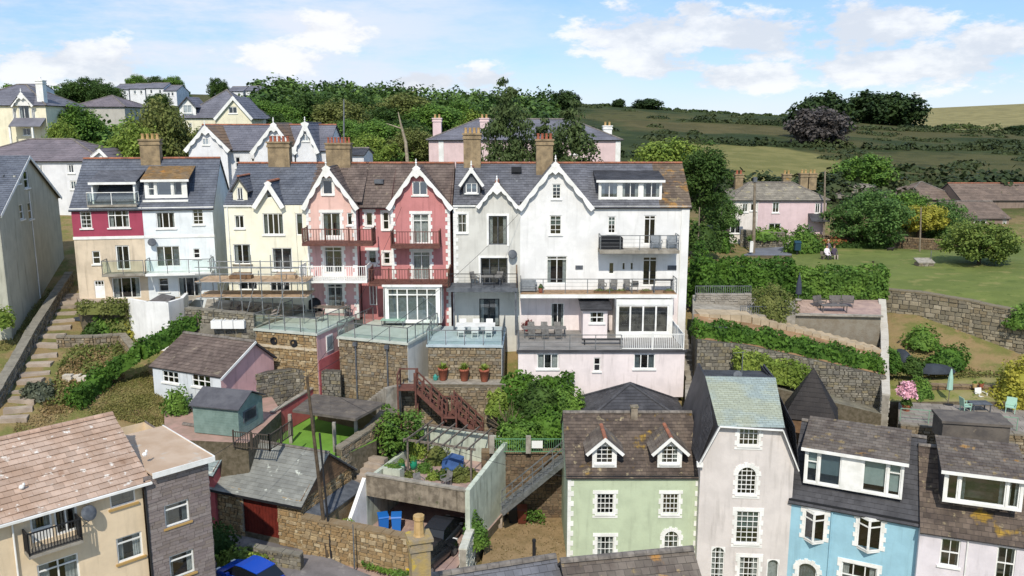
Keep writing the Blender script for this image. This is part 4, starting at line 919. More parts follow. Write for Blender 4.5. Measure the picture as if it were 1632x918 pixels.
balcony(H2, 956, 1083, 399, 1.5, 'wire', STEEL, CONC, thick=.25, rail_h=1.1)
MB().box(H2.l(1064, 426)[0], H2.l(1078, 426)[0], -.06, 0, H2.l(1070, 430)[1], H2.l(1070, 423)[1]).build('plaque', LEAD, H2.root)
# shared balcony deck over both white houses
ub0, ub1 = H1.l(829, 470, -1.6)[0], H1.l(1079, 470, -1.6)[0]; zb = H1.l(950, 468, -1.6)[1]
bd = thing('balcony', 'long timber-decked balcony with thin rail across the white houses', 'balcony', H1.wor(ub0, 0, zb))
MB().box(0, ub1-ub0, -1.6, -.003, -.35, -.06).build('fascia', WHITE, bd)
nbd = 8
for i in range(nbd): MB().box(0.02, ub1-ub0-.02, -1.6+i*.2, -1.6+i*.2+.19, -.058, 0).build('deck_board', OLDWOOD if i % 2 else SCAFFB, bd)
railing(bd, [(.05, -.1), (.05, -1.55), (ub1-ub0-.05, -1.55), (ub1-ub0-.05, -.1)], 0, 1.1, 'wire', STEEL, 1.6)
# --- pale pink projecting ground floor (front at Y = 58) with terrace on top
K = House('house_extension', 'pale pink flat-roofed extension with slate-edged terrace under the white houses', 'extension', 826, 607, 58.0)
a0, a1, b1 = K.l(826, 560)[0], K.l(990, 565)[0], K.l(1091, 572)[0]; zt = K.l(900, 558)[1]
K.win((856, 564, 890, 588), n=3, sill=True, curt=.28); K.win((946, 570, 957, 592), rows=2, curt=0); K.win((1010, 564, 1044, 588), n=3, curt=.28)
K.wall([[(a0,-1.2),(b1,-1.2),(b1,zt-.12),(a0,zt-.12)]], W_PALEP); K.block(a0, b1, 0, 6.0, -1.2, zt-.12, W_PALEP); MB().box(a0-.1, b1+.1, -.12, 5.95, zt-.12, zt).build('terrace_floor', M('terrace_grey', '#8f8c88', '#7d7a76', 1.0, .9, bump=.2), K.root)
MB().box(a0-.12, b1+.12, -.16, -.12, zt-.14, zt+.05).build('slate_edge', SLATED, K.root)
railing(K.root, [(a0, 5.5), (a0, .0), (a1, .0)], zt, 1.1, 'wire', STEEL, 1.7)
for i, (p, q) in enumerate((((a1, .05), (b1-.1, .05)), ((b1-.1, .05), (b1-.1, 4.5)))): railing(K.root, [p, q], zt, 1.15, 'white', WHITE, 1.9, bs=.13)
# porch hut and glazed bay on the terrace
r = K.rect(929, 492, 968, 533, 3.4)
K.win((940, 497, 963, 515), n=2, rows=2, d=3.4, curt=0); K.wall([[(r[0],zt),(r[2],zt),(r[2],r[3]),(r[0],r[3])]], W_PALEP, d=3.4, name='porch_wall'); K.block(r[0], r[2], 3.4, 6.0, zt, r[3], W_PALEP, name='porch_wall')
K.roof([[(r[0]-.2,3.1,r[3]),(r[2]+.3,3.1,r[3]),(r[2]+.3,6,r[3]+.5),(r[0]-.2,6,r[3]+.5)]], SLATED, name='porch_roof')
r = K.rect(982, 477, 1072, 533, 3.6); K.win((984, 486, 1066, 531), n=4, d=3.6, curt=0, sill=False, fw=.12, mw=.12, name='sliding_window'); K.wall([[(r[0],zt),(r[2],zt),(r[2],r[3]),(r[0],r[3])]], WHITE, d=3.6, name='bay_wall'); K.block(r[0], r[2], 3.6, 6.0, zt, r[3], WHITE, name='bay_wall')
# ------------------------------------------------------------------ terraced gardens below the houses
def P3(px, py, z): return PZ(px, py, z)
turf = slab('garden_lawn', [P3(428,724,8.75), P3(512,742,8.75), P3(600,702,8.75), P3(625,640,8.75), P3(505,618,8.75), P3(425,655,8.75)], 4.5, TURF)
shedyard = slab('garden_path', [P3(262,700,10.45), P3(395,706,10.45), P3(448,655,10.45), P3(420,612,10.45), P3(262,650,10.45)], 5, M('pink_concrete', '#ac8c80', '#978072', 1, .9, bump=.2))
# stone outbuildings with glazed roof decks
DECK = M('deck_pale_green', '#bdc2b8', '#aeb4a9', 1.2, .85, bump=.15); DECKB = M('deck_pale_blue', '#b6c3c8', '#a6b4b9', 1.2, .85, bump=.15)
def outbuilding(label, l, r, zt, back, base_py, deck, side, mats, seed, slop=0):
    a, b = PZ(*l, zt), PZ(*r, zt); ang = math.degrees(math.atan2(b.y-a.y, b.x-a.x))
    h = House('stone_outbuilding', label, 'outbuilding', l[0], base_py, a.y, ang); h.O = Vector((a.x, a.y, PY(l[0], base_py, a.y).z)); h.root.location = h.O
    L = (b-a).length; H = zt-h.O.z; MB().box(0, L, .02, back, -1.5, H-.16).build('wall', MORTAR, h.root)
    stone_face([(0,.02,-1.5),(L,.02,-1.5),(L,.02,H-.17),(0,.02,H-.17)], mats, h.root, .36, .2, seed=seed)
    MB().box(L+.004, L+.03, .0, back-.01, -1.5, H-.17).build('side_wall', side, h.root)
    MB().box(-.12, L+.12, -.12, back, H-.16, H).build('roof_deck', deck, h.root); railing(h.root, [(-.05, back-.4), (-.05, -.05), (L+.05, -.05), (L+.05, back-.6)], H, 1.05, 'glass', STEEL, 1.4); return h, L, H
h1, L1, H1z = outbuilding('ochre stone outbuilding with pale green glazed deck, two round vents', (407,523), (504,531), 14.8, 5.4, 590, DECK, W_DPINK, STONEO, 4)
for px_, py_ in ((437, 543), (469, 547)): MB().lathe([(.28,0),(.28,.1),(.2,.1),(.2,.02),(.0,.02)], n=12).build('round_vent', IRON, h1.root, loc=(h1.l(px_, py_)[0], -.0, h1.l(px_, py_)[1])).rotation_euler = (math.pi/2, 0, 0)
for i, q in enumerate((1.2, 2.9)):
    f = MB().box(L1+.03, L1+.09, q, q+.9, H1z-1.7, H1z-.5).build('window', WHITE, h1.root); MB().box(L1+.085, L1+.095, q+.08, q+.82, H1z-1.6, H1z-.6).build('pane', GLASS, f)
MB().box(L1+.03, L1+.06, .1, 3.4, -1.5, H1z-2.0).build('red_dado', REDWALL, h1.root, label='red painted lower side wall')
MB().box(-.02, L1, -.06, .0, H1z-1.3, H1z-1.1).build('string_course', M('lime_stain', '#c9bda6', '#b3a48a', 3, .9), h1.root)
h2, L2, H2z = outbuilding('stone outbuilding with sea-green glazed deck and two downpipes', (540,536), (649,546), 14.2, 5.6, 622, DECK, W_GREYC, STONES, 5)
for px_ in (568, 618): u = h2.l(px_, 560)[0]; MB().tube([(u,-.12,-1.5),(u,-.12,H2z-.4)], .06, 6).box(u-.15, u+.15, -.25, -.02, H2z-.55, H2z-.3).build('downpipe', LEAD, h2.root)
h3, L3, H3z = outbuilding('stone outbuilding with pale blue glazed deck above terracotta planters', (682,549), (799,550), 13.8, 5.6, 604, DECKB, W_GREYC, STONES, 6)
led = slab('planter_ledge', [PZ(640,612,11.3), PZ(806,613,11.3), PZ(806,600,11.3), PZ(640,600,11.3)], 10.6, CONC)
lw = stone_wall('retaining_wall', 'rubble retaining wall below the three terracotta planters', [PZ(636,690,7.8), PZ(800,690,7.8)], 3.4, .5, STONES, seed=8, cap=False)
def planter(px, py, label, seed):
    p = PZ(px, py, 11.3); t = thing('planter', label, 'planter', p, 0, 'terracotta planters')
    MB().lathe([(.2,0),(.24,.05),(.33,.75),(.36,.76),(.36,.9),(.29,.9),(.27,.8)], n=16).build('pot', POT, t, True)
    rng = np.random.default_rng(seed); n = 60; a = rng.random(n)*6.28; e = rng.random(n)*.9+.4; L = .45+.25*rng.random(n); mb = MB()
    for i in range(n):
        d = Vector((math.cos(a[i])*math.cos(e[i]), math.sin(a[i])*math.cos(e[i]), math.sin(e[i]))); s_ = d.cross(Vector((0,0,1))).normalized()*.035; b0 = Vector((0,0,.82)); m = b0+d*L[i]*.6; q = b0+d*L[i]-Vector((0,0,.12))
        mb.poly([b0-s_*.4, b0+s_*.4, m+s_, m-s_]).poly([m-s_, m+s_, q])
    mb.build('foliage', LEAFB, t)
planter(706, 606, 'terracotta planter with spiky plant, nearest the timber stairs', 1); planter(740, 607, 'middle terracotta planter with spiky plant on the ledge', 2); planter(772, 608, 'terracotta planter with spiky plant, rightmost on the ledge', 3)
wc = MB().lathe([(.12,0),(.16,.05),(.17,.3),(.1,.36),(.05,.45)], n=10).tube([(.14,0,.15),(.3,0,.38)], .03, 6).build('watering_can', M('teal_plastic', '#3e8c80', None, 1, .5), loc=PZ(694, 606, 11.3)); tag(wc, 'teal watering can on the ledge beside planters', 'watering can')
# deck furniture
def table(name, label, p, L, w, h, rz, top, leg, cloth=None, group=None):
    t = thing(name, label, 'table', p, rz, group)
    MB().box(-L/2, L/2, -w/2, w/2, h-.05, h).build('tabletop', top, t); lm = MB().box(-.03,.03,-.03,.03,0,h-.05).mesh('leg', leg)
    for sx in (-1, 1):
        for sy in (-1, 1): inst('leg', lm, t, (sx*(L/2-.1), sy*(w/2-.1), 0))
    return t
_ch = {}
def chair(label, p, rz, mat, group=None, w=.5, name='garden_chair', legm=None, hb=.9):
    t = thing(name, label, 'chair', p, rz, group); k = mat.name
    if k not in _ch:
        _ch[k] = (MB().box(-w/2,w/2,-.25,.25,.40,.45).mesh('seat', mat), MB().prism([(-w/2,.22,.47),(w/2,.22,.47),(w/2,.32,hb),(-w/2,.32,hb)], (0,.04,0)).mesh('backrest', mat), MB().box(-.02,.02,-.02,.02,0,.4).mesh('leg', legm or mat), MB().box(-.025,.025,-.25,.25,.62,.66).box(-.02,.02,-.24,-.2,.45,.62).mesh('armrest', mat))
    a, b, c, d = _ch[k]; inst('seat', a, t); inst('backrest', b, t)
    for sx in (-1, 1):
        inst('armrest', d, t, (sx*w/2, 0, 0))
        for sy in (-1, 1): inst('leg', c, t, (sx*(w/2-.04), sy*.21, 0))
    return t
RATT = M('grey_rattan', '#83817d', '#6d6b68', 6, .8, bump=.4); GREYF = M('grey_fabric', '#8b9094', '#7c8185', 4, .9); PLASTW = M('white_plastic', '#e2e2de', None, 1, .4)
table('outdoor_table', 'long grey table on the pale green deck', PZ(528, 504, 14.8), 2.6, .9, .74, -.15, TIMBER, LEAD)
for i, (px_, py_, rz) in enumerate(((553, 500, 1.4), (510, 512, -1.6))): chair(('slatted grey chair at the right end of the deck table', 'slatted grey chair at the left end of the deck table')[i], PZ(px_, py_, 14.8), rz, TIMBER)
table('outdoor_table', 'low green-grey table on the sea-green deck', PZ(627, 519, 14.2), 1.8, .8, .5, -.1, M('table_green', '#8fae9c', None, 1, .6), LEAD)
t = table('dining_table', 'dining table under a white cloth on the pale blue deck', PZ(758, 533, 13.8), 2.8, 1.2, .74, 0, PLASTW, LEAD); MB().box(-1.45,1.45,-.65,.65,.745,.76).build('tablecloth', WHITE, t)
for i, (dx, dy, rz) in enumerate(((-1.0,.95,0),(0,.95,0),(1.0,.95,0),(-1.0,-.95,3.14),(0,-.95,3.14),(1.0,-.95,3.14))): chair(('left','middle','right')[i % 3]+' white chair '+('behind','in front of')[i//3]+' the cloth-covered deck table', PZ(758, 533, 13.8)+Vector((dx, dy, 0)), rz, PLASTW, 'chairs around the white dining table')
# grill drum and covers
g = thing('barbecue', 'black covered barbecue on the pale green deck by the salmon house', 'barbecue', PZ(503, 495, 14.85)); MB().lathe([(.5,0),(.55,.3),(.52,.8),(.3,1.05),(.05,1.12)], n=12).build('cover', IRON, g, True); MB().box(-.6,.6,-.3,.3,0,.12).build('base', IRON, g)
def sofa(label, p, rz, L, mat, name='outdoor_sofa'):
    t = thing(name, label, 'sofa', p, rz); MB().box(-L/2,L/2,-.4,.4,.08,.4).build('seat', mat, t); MB().box(-L/2,L/2,.28,.42,.4,.8).build('backrest', mat, t)
    for sx in (-1, 1): MB().box(sx*L/2-.07,sx*L/2+.07,-.4,.4,.08,.62).build('armrest', mat, t)
    for sx in (-1, 1):
        for sy in (-1, 1): MB().box(sx*(L/2-.1)-.03,sx*(L/2-.1)+.03,sy*.33-.03,sy*.33+.03,0,.08).build('leg', LEAD, t)
    return t
zb2 = F_.O.z+F_.l(769, 459, -2.2)[1]
for i, (px_, rz, lb) in enumerate(((757, .9, 'leftmost'), (776, .2, 'second'), (795, -.3, 'third'), (808, -1.0, 'rightmost'))): chair('grey rattan chair on the grey-cream balcony, '+lb+' of four', PZ(px_, 452-(i%2)*3, zb2), rz, RATT, 'rattan chairs on the balcony')
table('outdoor_table', 'round-edged grey table among rattan chairs on balcony', PZ(783, 455, zb2), 1.5, .8, .72, 0, RATT, LEAD)
zb3 = H1.O.z+H1.l(950, 468, -1.6)[1]
def onb(px, d): return Vector((H1.wor(H1.l(px, 460, d)[0], d, 0).x, H1.O.y+d, zb3))
sofa('grey storage sofa at the left end of the long balcony', onb(842, -.6), 0, 1.2, GREYF); MB
pp = thing('flower_pot', 'red-brown pot on the long balcony beside the grey sofa', 'plant pot', onb(862, -1.2)); MB().lathe([(.14,0),(.2,.3),(.22,.3),(.22,.36),(.15,.34)], n=10).build('pot', POT, pp); inst('plant', bush_mesh('plant', .22,.22,.3,120,.06,LEAFD,4), pp, (0,0,.34))
for i, (px_, lb) in enumerate(((960, 'nearest the white gable'), (978, 'second from the gable'), (1000, 'third from the gable'), (1012, 'beside the door'))): chair('grey garden chair on the long balcony, '+lb, onb(px_, -.8), (.2, -.2, .1, 3.0)[i], RATT, 'grey chairs on the long balcony')
table('outdoor_table', 'narrow dark table at the right of the long balcony', onb(1056, -.9), 1.5, .5, .95, 0, IRON, LEAD)
for i, px_ in enumerate((955, 972, 990, 1030, 1066)):
    q = thing('planter_box', ('low brown planter box on the long balcony edge, first from the gable','low brown planter box on the long balcony edge, second from the gable','low brown planter box on the long balcony edge, third from the gable','low brown planter box before the balcony door','low brown planter box under the dark table')[i], 'planter', onb(px_, -1.35), 0, 'planter boxes on the long balcony'); MB().box(-.4,.4,-.1,.1,0,.18).build('box', OLDWOOD, q); inst('plant', bush_mesh('plant', .38,.1,.16,90,.05,LEAFO,i), q, (0,0,.17))
zb4 = H2.O.z+H2.l(1019, 399, -1.5)[1]
def onc(px, d): return Vector((H2.wor(H2.l(px, 390, d)[0], d, 0).x, H2.O.y+d, zb4))
g = thing('barbecue', 'wide black covered grill on the upper white balcony', 'barbecue', onc(974, -.7)); MB().prism([(-.85,-.3,0),(.85,-.3,0),(.85,-.3,.85),(.7,-.3,1.0),(-.7,-.3,1.0),(-.85,-.3,.85)], (0,.6,0)).build('cover', IRON, g); MB().box(-.9,.9,-.33,.33,0,.06).build('hem', IRON, g)
for i, px_ in enumerate((1046, 1072)): t = chair(('tall-backed grey lounge chair on upper balcony beside the door', 'tall-backed grey lounge chair at the balcony right end')[i], onc(px_, -.7), .0, GREYF, 'lounge chairs on the upper balcony', w=.8, hb=1.0)
zt3 = K.O.z+zt
t = table('outdoor_table', 'long dark grey table on the slate-edged terrace', PZ(868, 537, zt3), 3.2, 1.0, .74, 0, RATT, LEAD)
for i in range(6): chair(('left','middle','right')[i % 3]+' dark rattan chair '+('in front of','behind')[i//3]+' the long terrace table', PZ(868, 537, zt3)+Vector(((i % 3-1)*1.0, -.85 if i < 3 else .85, 0)), math.pi if i < 3 else 0, RATT, 'rattan chairs around the long terrace table')
t = thing('bench', 'low dark bench below the pink porch', 'bench', PZ(960, 549, zt3)); MB().box(-1.5,1.5,-.2,.2,.36,.42).build('seat', IRON, t)
for sx in (-1.3, 1.3): MB().box(sx-.04,sx+.04,-.18,.18,0,.36).build('leg', IRON, t)
for i, (px_, py_) in enumerate(((843, 527), (848, 522))):
    q = bush('potted_shrub', ('red-leaved shrub by the long terrace table', 'dark green shrub beside the red-leaved one')[i], PZ(px_, py_, zt3), (.5,.4,.9), M('leaf_red', '#7a2f30', '#5c2a2a', 2, .7, island=.3) if i == 0 else LEAFD, 260, .08, i+3)
par = thing('closed_parasol', 'closed white parasol beside the terrace french door', 'parasol', PZ(857, 525, zt3)); MB().tube([(0,0,0),(0,0,2.6)], .025, 6).build('pole', TIMBER, par); MB().lathe([(.05,1.2),(.16,1.3),(.12,1.9),(.05,2.5),(.0,2.6)], n=8).build('canopy', PLASTW, par); MB().lathe([(.3,0),(.3,.06),(.05,.1)], n=10).build('base', CONC, par)

# timber stairs in front of the retaining wall
st = thing('timber_staircase', 'red-brown timber staircase descending along the rubble wall', 'staircase', PZ(680, 640, 9.0)); so = Vector(st.location)
def fl(p, q, n, w):
    """flight from p (top) to q: treads, strings, rails"""
    p, q = Vector(p)-so, Vector(q)-so; d = q-p; hd = Vector((d.x, d.y, 0)).normalized(); s_ = Vector((-hd.y, hd.x, 0))*w/2
    for sg in (-1, 1):
        MB().bar(p+s_*sg, q+s_*sg, .06, .28).build('string', REDWOOD, st); MB().bar(p+s_*sg+Vector((0,0,1)), q+s_*sg+Vector((0,0,1)), .07, .09).build('handrail', REDWOOD, st)
        MB().bar(p+s_*sg+Vector((0,0,.55)), q+s_*sg+Vector((0,0,.55)), .04, .08).build('mid_rail', REDWOOD, st)
        for i in range(5): c = p+d*(i/4)+s_*sg; MB().bar(c-Vector((0,0,.2)), c+Vector((0,0,1.1)), .1).build('post', REDWOOD, st)
    for i in range(n): c = p+d*((i+.5)/n); MB().box(-.15,.15,-w/2+.03,w/2-.03,-.02,.03).build('tread', REDWOOD if i % 2 else OLDWOOD, st, loc=c).rotation_euler = (0,0,math.atan2(hd.y, hd.x))
YS = 55.2
fl(PY(662, 616, YS), PY(712, 664, YS), 10, 1.0); fl(PY(722, 650, YS+.1), PY(768, 693, YS-.1), 9, 1.0)
for a, b, py_ in ((636, 664, 616), (706, 728, 660)):
    c = PY((a+b)/2, py_, YS); hw = (PY(b, py_, YS).x-PY(a, py_, YS).x)/2; pl = [c+Vector((sx*hw, sy*.65, 0))-so for sx, sy in ((-1,-1),(1,-1),(1,1),(-1,1))]; MB().prism(pl, (0,0,-.1)).build('landing', REDWOOD, st)
    for p in pl: MB().bar(p-Vector((0,0,c.z-7.5)), p+Vector((0,0,1.1)), .11).build('post', REDWOOD, st)
    MB().bar(pl[2]+Vector((0,0,1.05)), pl[3]+Vector((0,0,1.05)), .08).build('handrail', REDWOOD, st); MB().bar(pl[0]+Vector((0,0,1.05)), pl[3]+Vector((0,0,1.05)), .08).build('handrail', REDWOOD, st)
    MB().bar(pl[0]+Vector((0,0,.5)), pl[3]+Vector((0,0,.5)), .06).build('mid_rail', REDWOOD, st)

# ---- carport dug into the slope, garden terrace on top
ca, cb = PZ(583, 757, 8.05), PZ(741, 783, 8.05); cang = math.atan2(cb.y-ca.y, cb.x-ca.x); CP_ = House('carport', 'concrete carport under a roof terrace, pale green side wall', 'carport', 583, 757, ca.y, math.degrees(cang)); CP_.O = Vector((ca.x, ca.y, 4.4)); CP_.root.location = CP_.O
Lc = (cb-ca).length; Zt = 3.65; Dc = 6.6; Zf = Zt-1.0; PGREEN = wallm('render_pale_green_white', '#c2cbb8', .5, .1)
MB().box(0, Lc, 0, .25, Zt-1.35, Zt).build('parapet', CONCD, CP_.root); MB().box(-.05, Lc+.05, -.06, .3, Zt+.002, Zt+.1).build('coping', CONC, CP_.root)
MB().box(0, Lc, .25, Dc, Zt-1.3, Zf).build('roof_slab', PAVEP, CP_.root); MB().box(0, Lc, Dc, Dc+.25, -.3, Zt+.9).build('back_wall', PGREEN, CP_.root)
MB().box(-.25, -.002, .0, Dc, -.3, Zt-.4).build('side_wall', PGREEN, CP_.root)
MB().prism([(Lc+.002,0,-.3),(Lc+.002,Dc+.25,-.3),(Lc+.002,Dc+.25,Zt+.9),(Lc+.002,0,Zt+.1)], (.3,0,0)).build('side_wall', PGREEN, CP_.root, label='tall pale green outer wall')
MB().prism([(-.25,-3.2,-.3),(-.25,0,-.3),(-.25,0,Zt-.2),(-.25,-3.2,.1)], (.24,0,0)).build('stair_wall', WHITE, CP_.root)
flr = slab('driveway', [CP_.wor(-.2,-6,.06), CP_.wor(Lc+.4,-6,.0), CP_.wor(Lc+.4,Dc,.06), CP_.wor(-.2,Dc,.06)], 3.0, PAVEP); flags(flr, [CP_.wor(.1,-5.5,.064), CP_.wor(Lc-.1,-5.5,.064), CP_.wor(Lc-.1,2.5,.064), CP_.wor(.1,2.5,.064)], .8, .5, PAVEP, th=.02, seed=4)
stt = thing('garden_steps', 'pale stone steps climbing beside the carport', 'steps', CP_.wor(-1.0, -3.0, 0), cang)
for i in range(15): MB().box(-.65, .65, i*.42, i*.42+.5, -.6, .1+i*.24).build('step', PAVE, stt)
# pergola, pots, water butt, planting on the roof terrace
pg = thing('pergola', 'bare grey timber pergola over the carport roof terrace', 'pergola', CP_.wor(1.2, 3.2, Zf), cang)
for x in (0.0, 4.4):
    for y in (0.0, 2.9): MB().box(x-.05,x+.05,y-.05,y+.05,0,2.2).build('post', TIMBER, pg)
for y in (0.0, 2.9): MB().box(-.3,4.7,y-.04,y+.04,2.2,2.34).build('beam', TIMBER, pg)
for i in range(6): MB().box(i*.86-.03+.05,i*.86+.03+.05,-.6,3.5,2.345,2.45).build('rafter', TIMBER, pg)
def onT(px, py): return PZ(px, py, CP_.O.z+Zf)
t = tree('small_tree', 'dense dark green small tree at the left of the roof terrace', tree_meshes('gard', 1.6, 3.2, 40, 70, .55, .11, LEAFM, 'round', 21, .2, .5, .08), onT(636, 732), 1.0, cat='tree')
bush('shrub', 'yellow-green shrub beside the dark terrace tree', onT(664, 728), (.7,.6,1.5), LEAFB, 500, .1, 5)
bush('shrub', 'thin grey-green shrub behind the blue cover on roof terrace', onT(697, 738), (.9,.7,1.5), LEAFO, 350, .09, 6)
bush('shrub', 'low dark shrub at the parapet of the roof terrace', onT(708, 762), (.7,.5,.6), LEAFD, 300, .09, 7); bush('shrub', 'olive hedge-like shrub at the terrace right corner', onT(738, 765), (1.3,.5,.9), LEAFO, 600, .1, 8)
cv = MB().prism([(-.7,-.4,0),(.7,-.4,0),(.7,-.3,.7),(-.1,-.2,.9),(-.7,-.35,.5)], (0,.8,0)).build('covered_crate', M('blue_tarp', '#3f5f96', '#34517f', 2, .5), loc=onT(722, 748)); tag(cv, 'blue tarpaulin over a crate on the roof terrace', 'cover')
for i, (px_, py_, c) in enumerate(((640, 752, '#1f6b4c'), (659, 748, '#2a8a6a'))):
    q = thing('garden_pot', ('dark green glazed pot on the roof terrace', 'teal glazed pot on the roof terrace')[i], 'plant pot', onT(px_, py_)); MB().lathe([(.15,0),(.26,.3),(.24,.55),(.2,.62),(.23,.66),(.18,.66)], n=12).build('pot', M('glaze%d' % i, c, None, 1, .3), q, True); inst('plant', bush_mesh('plant', .25,.25,.35,120,.06,LEAFM,i+9), q, (0,0,.6))
q = thing('planter_wall', 'low white planter block on the roof terrace left edge', 'planter', CP_.wor(.7, 2.2, Zf), cang); MB().box(-.6,.6,-.3,.3,0,.75).build('wall', PGREEN, q); inst('plant', bush_mesh('plant', .55,.25,.3,150,.07,LEAFM,31), q, (0,0,.72))
t = MB().box(-.6,.6,-.35,.35,0,.1).box(-.45,.45,-.25,.25,.1,.2).build('cold_frame', IRON, loc=onT(624, 757)); tag(t, 'low black box lying by the carport parapet', 'box')
for i, (px_, py_, r, m, lb) in enumerate(((676, 752, (.5,.4,.8), LEAFM, 'leafy pot shrub in the middle of the roof terrace'), (690, 764, (.4,.3,.5), LEAFB, 'small bright shrub by the carport parapet'), (652, 760, (.35,.3,.4), LEAFO, 'low grey-green shrub behind the parapet'), (613, 742, (.5,.5,.9), LEAFD, 'dark shrub at the top of the pale steps'))): bush('pot_shrub', lb, onT(px_, py_), r, m, 260, .08, 130+i)
for i, (dx, dy) in enumerate(((2.9, 1.4), (4.3, 2.3))): chair(('grey garden chair on the roof terrace under the pergola', 'grey garden chair on the roof terrace by the blue cover')[i], CP_.wor(dx, dy, Zf), .6-i*1.4, RATT)
# bins
def bin_(label, p, rz, c):
    m = M('bin_'+c, c, None, 1, .45); t = thing('wheelie_bin', label, 'bin', p, rz)
    MB().prism([(-.25,-.26,.06),(.25,-.26,.06),(.3,-.32,.98),(-.3,-.32,.98)], (0,.6,0)).build('body', m, t); MB().prism([(-.32,-.36,.99),(.32,-.36,.99),(.32,-.3,1.06),(-.32,-.3,1.06)], (0,.72,.03)).build('lid', m, t)
    for sx in (-1, 1): MB().tube([(sx*.24,.3,.1),(sx*.3,.3,.1)], .1, 10).build('wheel', IRON, t)
    MB().bar((-.24,.42,.95),(.24,.42,.95), .035).build('handle', m, t); return t
bin_('blue wheelie bin in the carport, left of two', CP_.wor(1.0, .2, .06), .3, '#1f66b5'); bin_('blue wheelie bin in the carport, right of two', CP_.wor(1.75, .5, .06), .1, '#2a6fc0')

# ---- cars
def car(label, p, rz, paint, L=4.1, hatch=True):
    t = thing('parked_car', label, 'car', p, rz); W2 = .87; st_ = [(-L/2,.62,.42,.66),(-L/2+.15,.78,.26,.84),(-L/2+.7,W2,.2,.93),(-.6,W2,.18,.92),(.5,W2,.18,.90),(1.1,.86,.2,.86),(L/2-.25,.76,.24,.74),(L/2,.55,.36,.58)]
    mb = MB(); rings = []
    for x, w, zb, zt_ in st_:
        b0 = len(mb.v); mb.v += [(x,-w*.88,zb),(x,w*.88,zb),(x,w,zb+(zt_-zb)*.3),(x,w*.99,zb+(zt_-zb)*.72),(x,w*.86,zt_),(x,-w*.86,zt_),(x,-w*.99,zb+(zt_-zb)*.72),(x,-w,zb+(zt_-zb)*.3)]; rings.append(b0)
    for a, b in zip(rings[:-1], rings[1:]):
        for j in range(8): mb.f.append((a+j, a+(j+1) % 8, b+(j+1) % 8, b+j))
    mb.f.append(tuple(rings[0]+j for j in range(8))); mb.f.append(tuple(rings[-1]+j for j in range(7, -1, -1)))
    pm = M('paint_'+paint, paint, None, 1, .22, spec=.6); body = mb.build('body', pm, t, True)
    gm = M('car_glass', '#15181b', None, 1, .08, spec=.7); g = MB(); xs_ = [(-L/2+.3,.74,.88),(-L/2+.85,.62,1.36),(-.1,.63,1.43),(.35,.62,1.38),(1.15,.74,.86)]; k = len(xs_)
    b0 = len(g.v)
    for x, w, z in xs_: g.v += [(x,-w,z),(x,w,z),(x,.78,.86),(x,-.78,.86)]
    for i in range(k-1):
        for a, b in ((0,1),(1,2),(3,0)): g.f.append((b0+i*4+a, b0+i*4+b, b0+i*4+4+b, b0+i*4+4+a))
    g.build('window_glass', gm, t, False)
    r_ = MB(); b0 = 0
    for x, w, z in ((-L/2+.8,.63,1.38),(-.1,.64,1.46),(.38,.63,1.405)): r_.v += [(x,-w,z),(x,w,z),(x,w,z-.04),(x,-w,z-.04)]
    for i in range(2):
        for a in range(4): r_.f.append((i*4+a, i*4+(a+1) % 4, i*4+4+(a+1) % 4, i*4+4+a))
    r_.f += [(0,1,2,3),(8,11,10,9)]; r_.build('roof', pm, t)
    for x in (-L/2+.75, L/2-.8):
        for sy in (-1, 1):
            w = MB().tube([(x,sy*.68,.3),(x,sy*.9,.3)], .31, 16).build('wheel', IRON, t); MB().tube([(x,sy*.895,.3),(x,sy*.905,.3)], .19, 10).build('rim', STEEL, w)
    for sy in (-1, 1):
        MB().box(-L/2-.01,-L/2+.2,sy*.6-.12,sy*.6+.12,.66,.8).build('tail_light', M('tail_red', '#b01a1a', None, 1, .3), t); MB().box(L/2-.3,L/2-.05,sy*.5-.14,sy*.5+.14,.58,.7).build('headlight', PLASTW, t); MB().box(.62,.78,sy*.92-.1,sy*.92+.1,.88,1.0).build('wing_mirror', pm, t)
    MB().box(-L/2-.03,-L/2+.02,-.26,.26,.48,.6).build('number_plate', M('plate_yellow', '#d9b52a', None, 1, .5), t); return t
car('black hatchback parked in the carport with yellow rear plate', PZ(706, 862, 4.46), cang+math.radians(92), '#2c3036')
car('black car parked outside the carport behind the lichened chimney', PZ(686, 896, 4.46), cang+math.radians(84), '#1c1e22')
road = slab('road', [PZ(250,905,4.95), PZ(330,832,4.95), PZ(480,868,4.85), PZ(560,905,4.8), PZ(700,960,4.7), PZ(560,1050,4.6), PZ(250,1050,4.8)], 3.2, ASPH)
car('bright blue car parked below the low roadside wall', PZ(400, 934, 4.9), math.radians(148), '#1147b0')
stone_wall('roadside_wall', 'low grey wall between the road and the blue car', [PZ(398,890,4.9), PZ(482,905,4.85)], .75, .3, STONEG, MORTARG, 12, True)
stone_wall('street_wall', 'ochre rubble wall in front of the carport drive', [PZ(486,875,5.0), PZ(560,893,4.7), PZ(655,915,4.6)], 2.1, .45, STONEO, seed=14, heights=[2.0, 2.1, 2.2])
bush('shrub', 'bright round shrub behind the ochre street wall', CP_.wor(-.2, -2.4, .9), (.8,.7,.9), LEAFB, 700, .08, 15)
bush('shrub', 'yellow-green shrub between the stone flats and the road', PZ(385, 897, 5.0), (1.5,.6,.9), LEAFB, 700, .1, 16); bush('shrub', 'dark shrub in the shade of the stone flats', PZ(345, 878, 5.0), (1.2,.9,1.6), LEAFD, 800, .11, 17)
scatter('verge_weeds', [PZ(575,905,4.76), PZ(650,925,4.76), PZ(655,915,4.76), PZ(580,895,4.76)], 700, .07, .3, LEAFM, 4, 'green weeds along the foot of the ochre street wall')
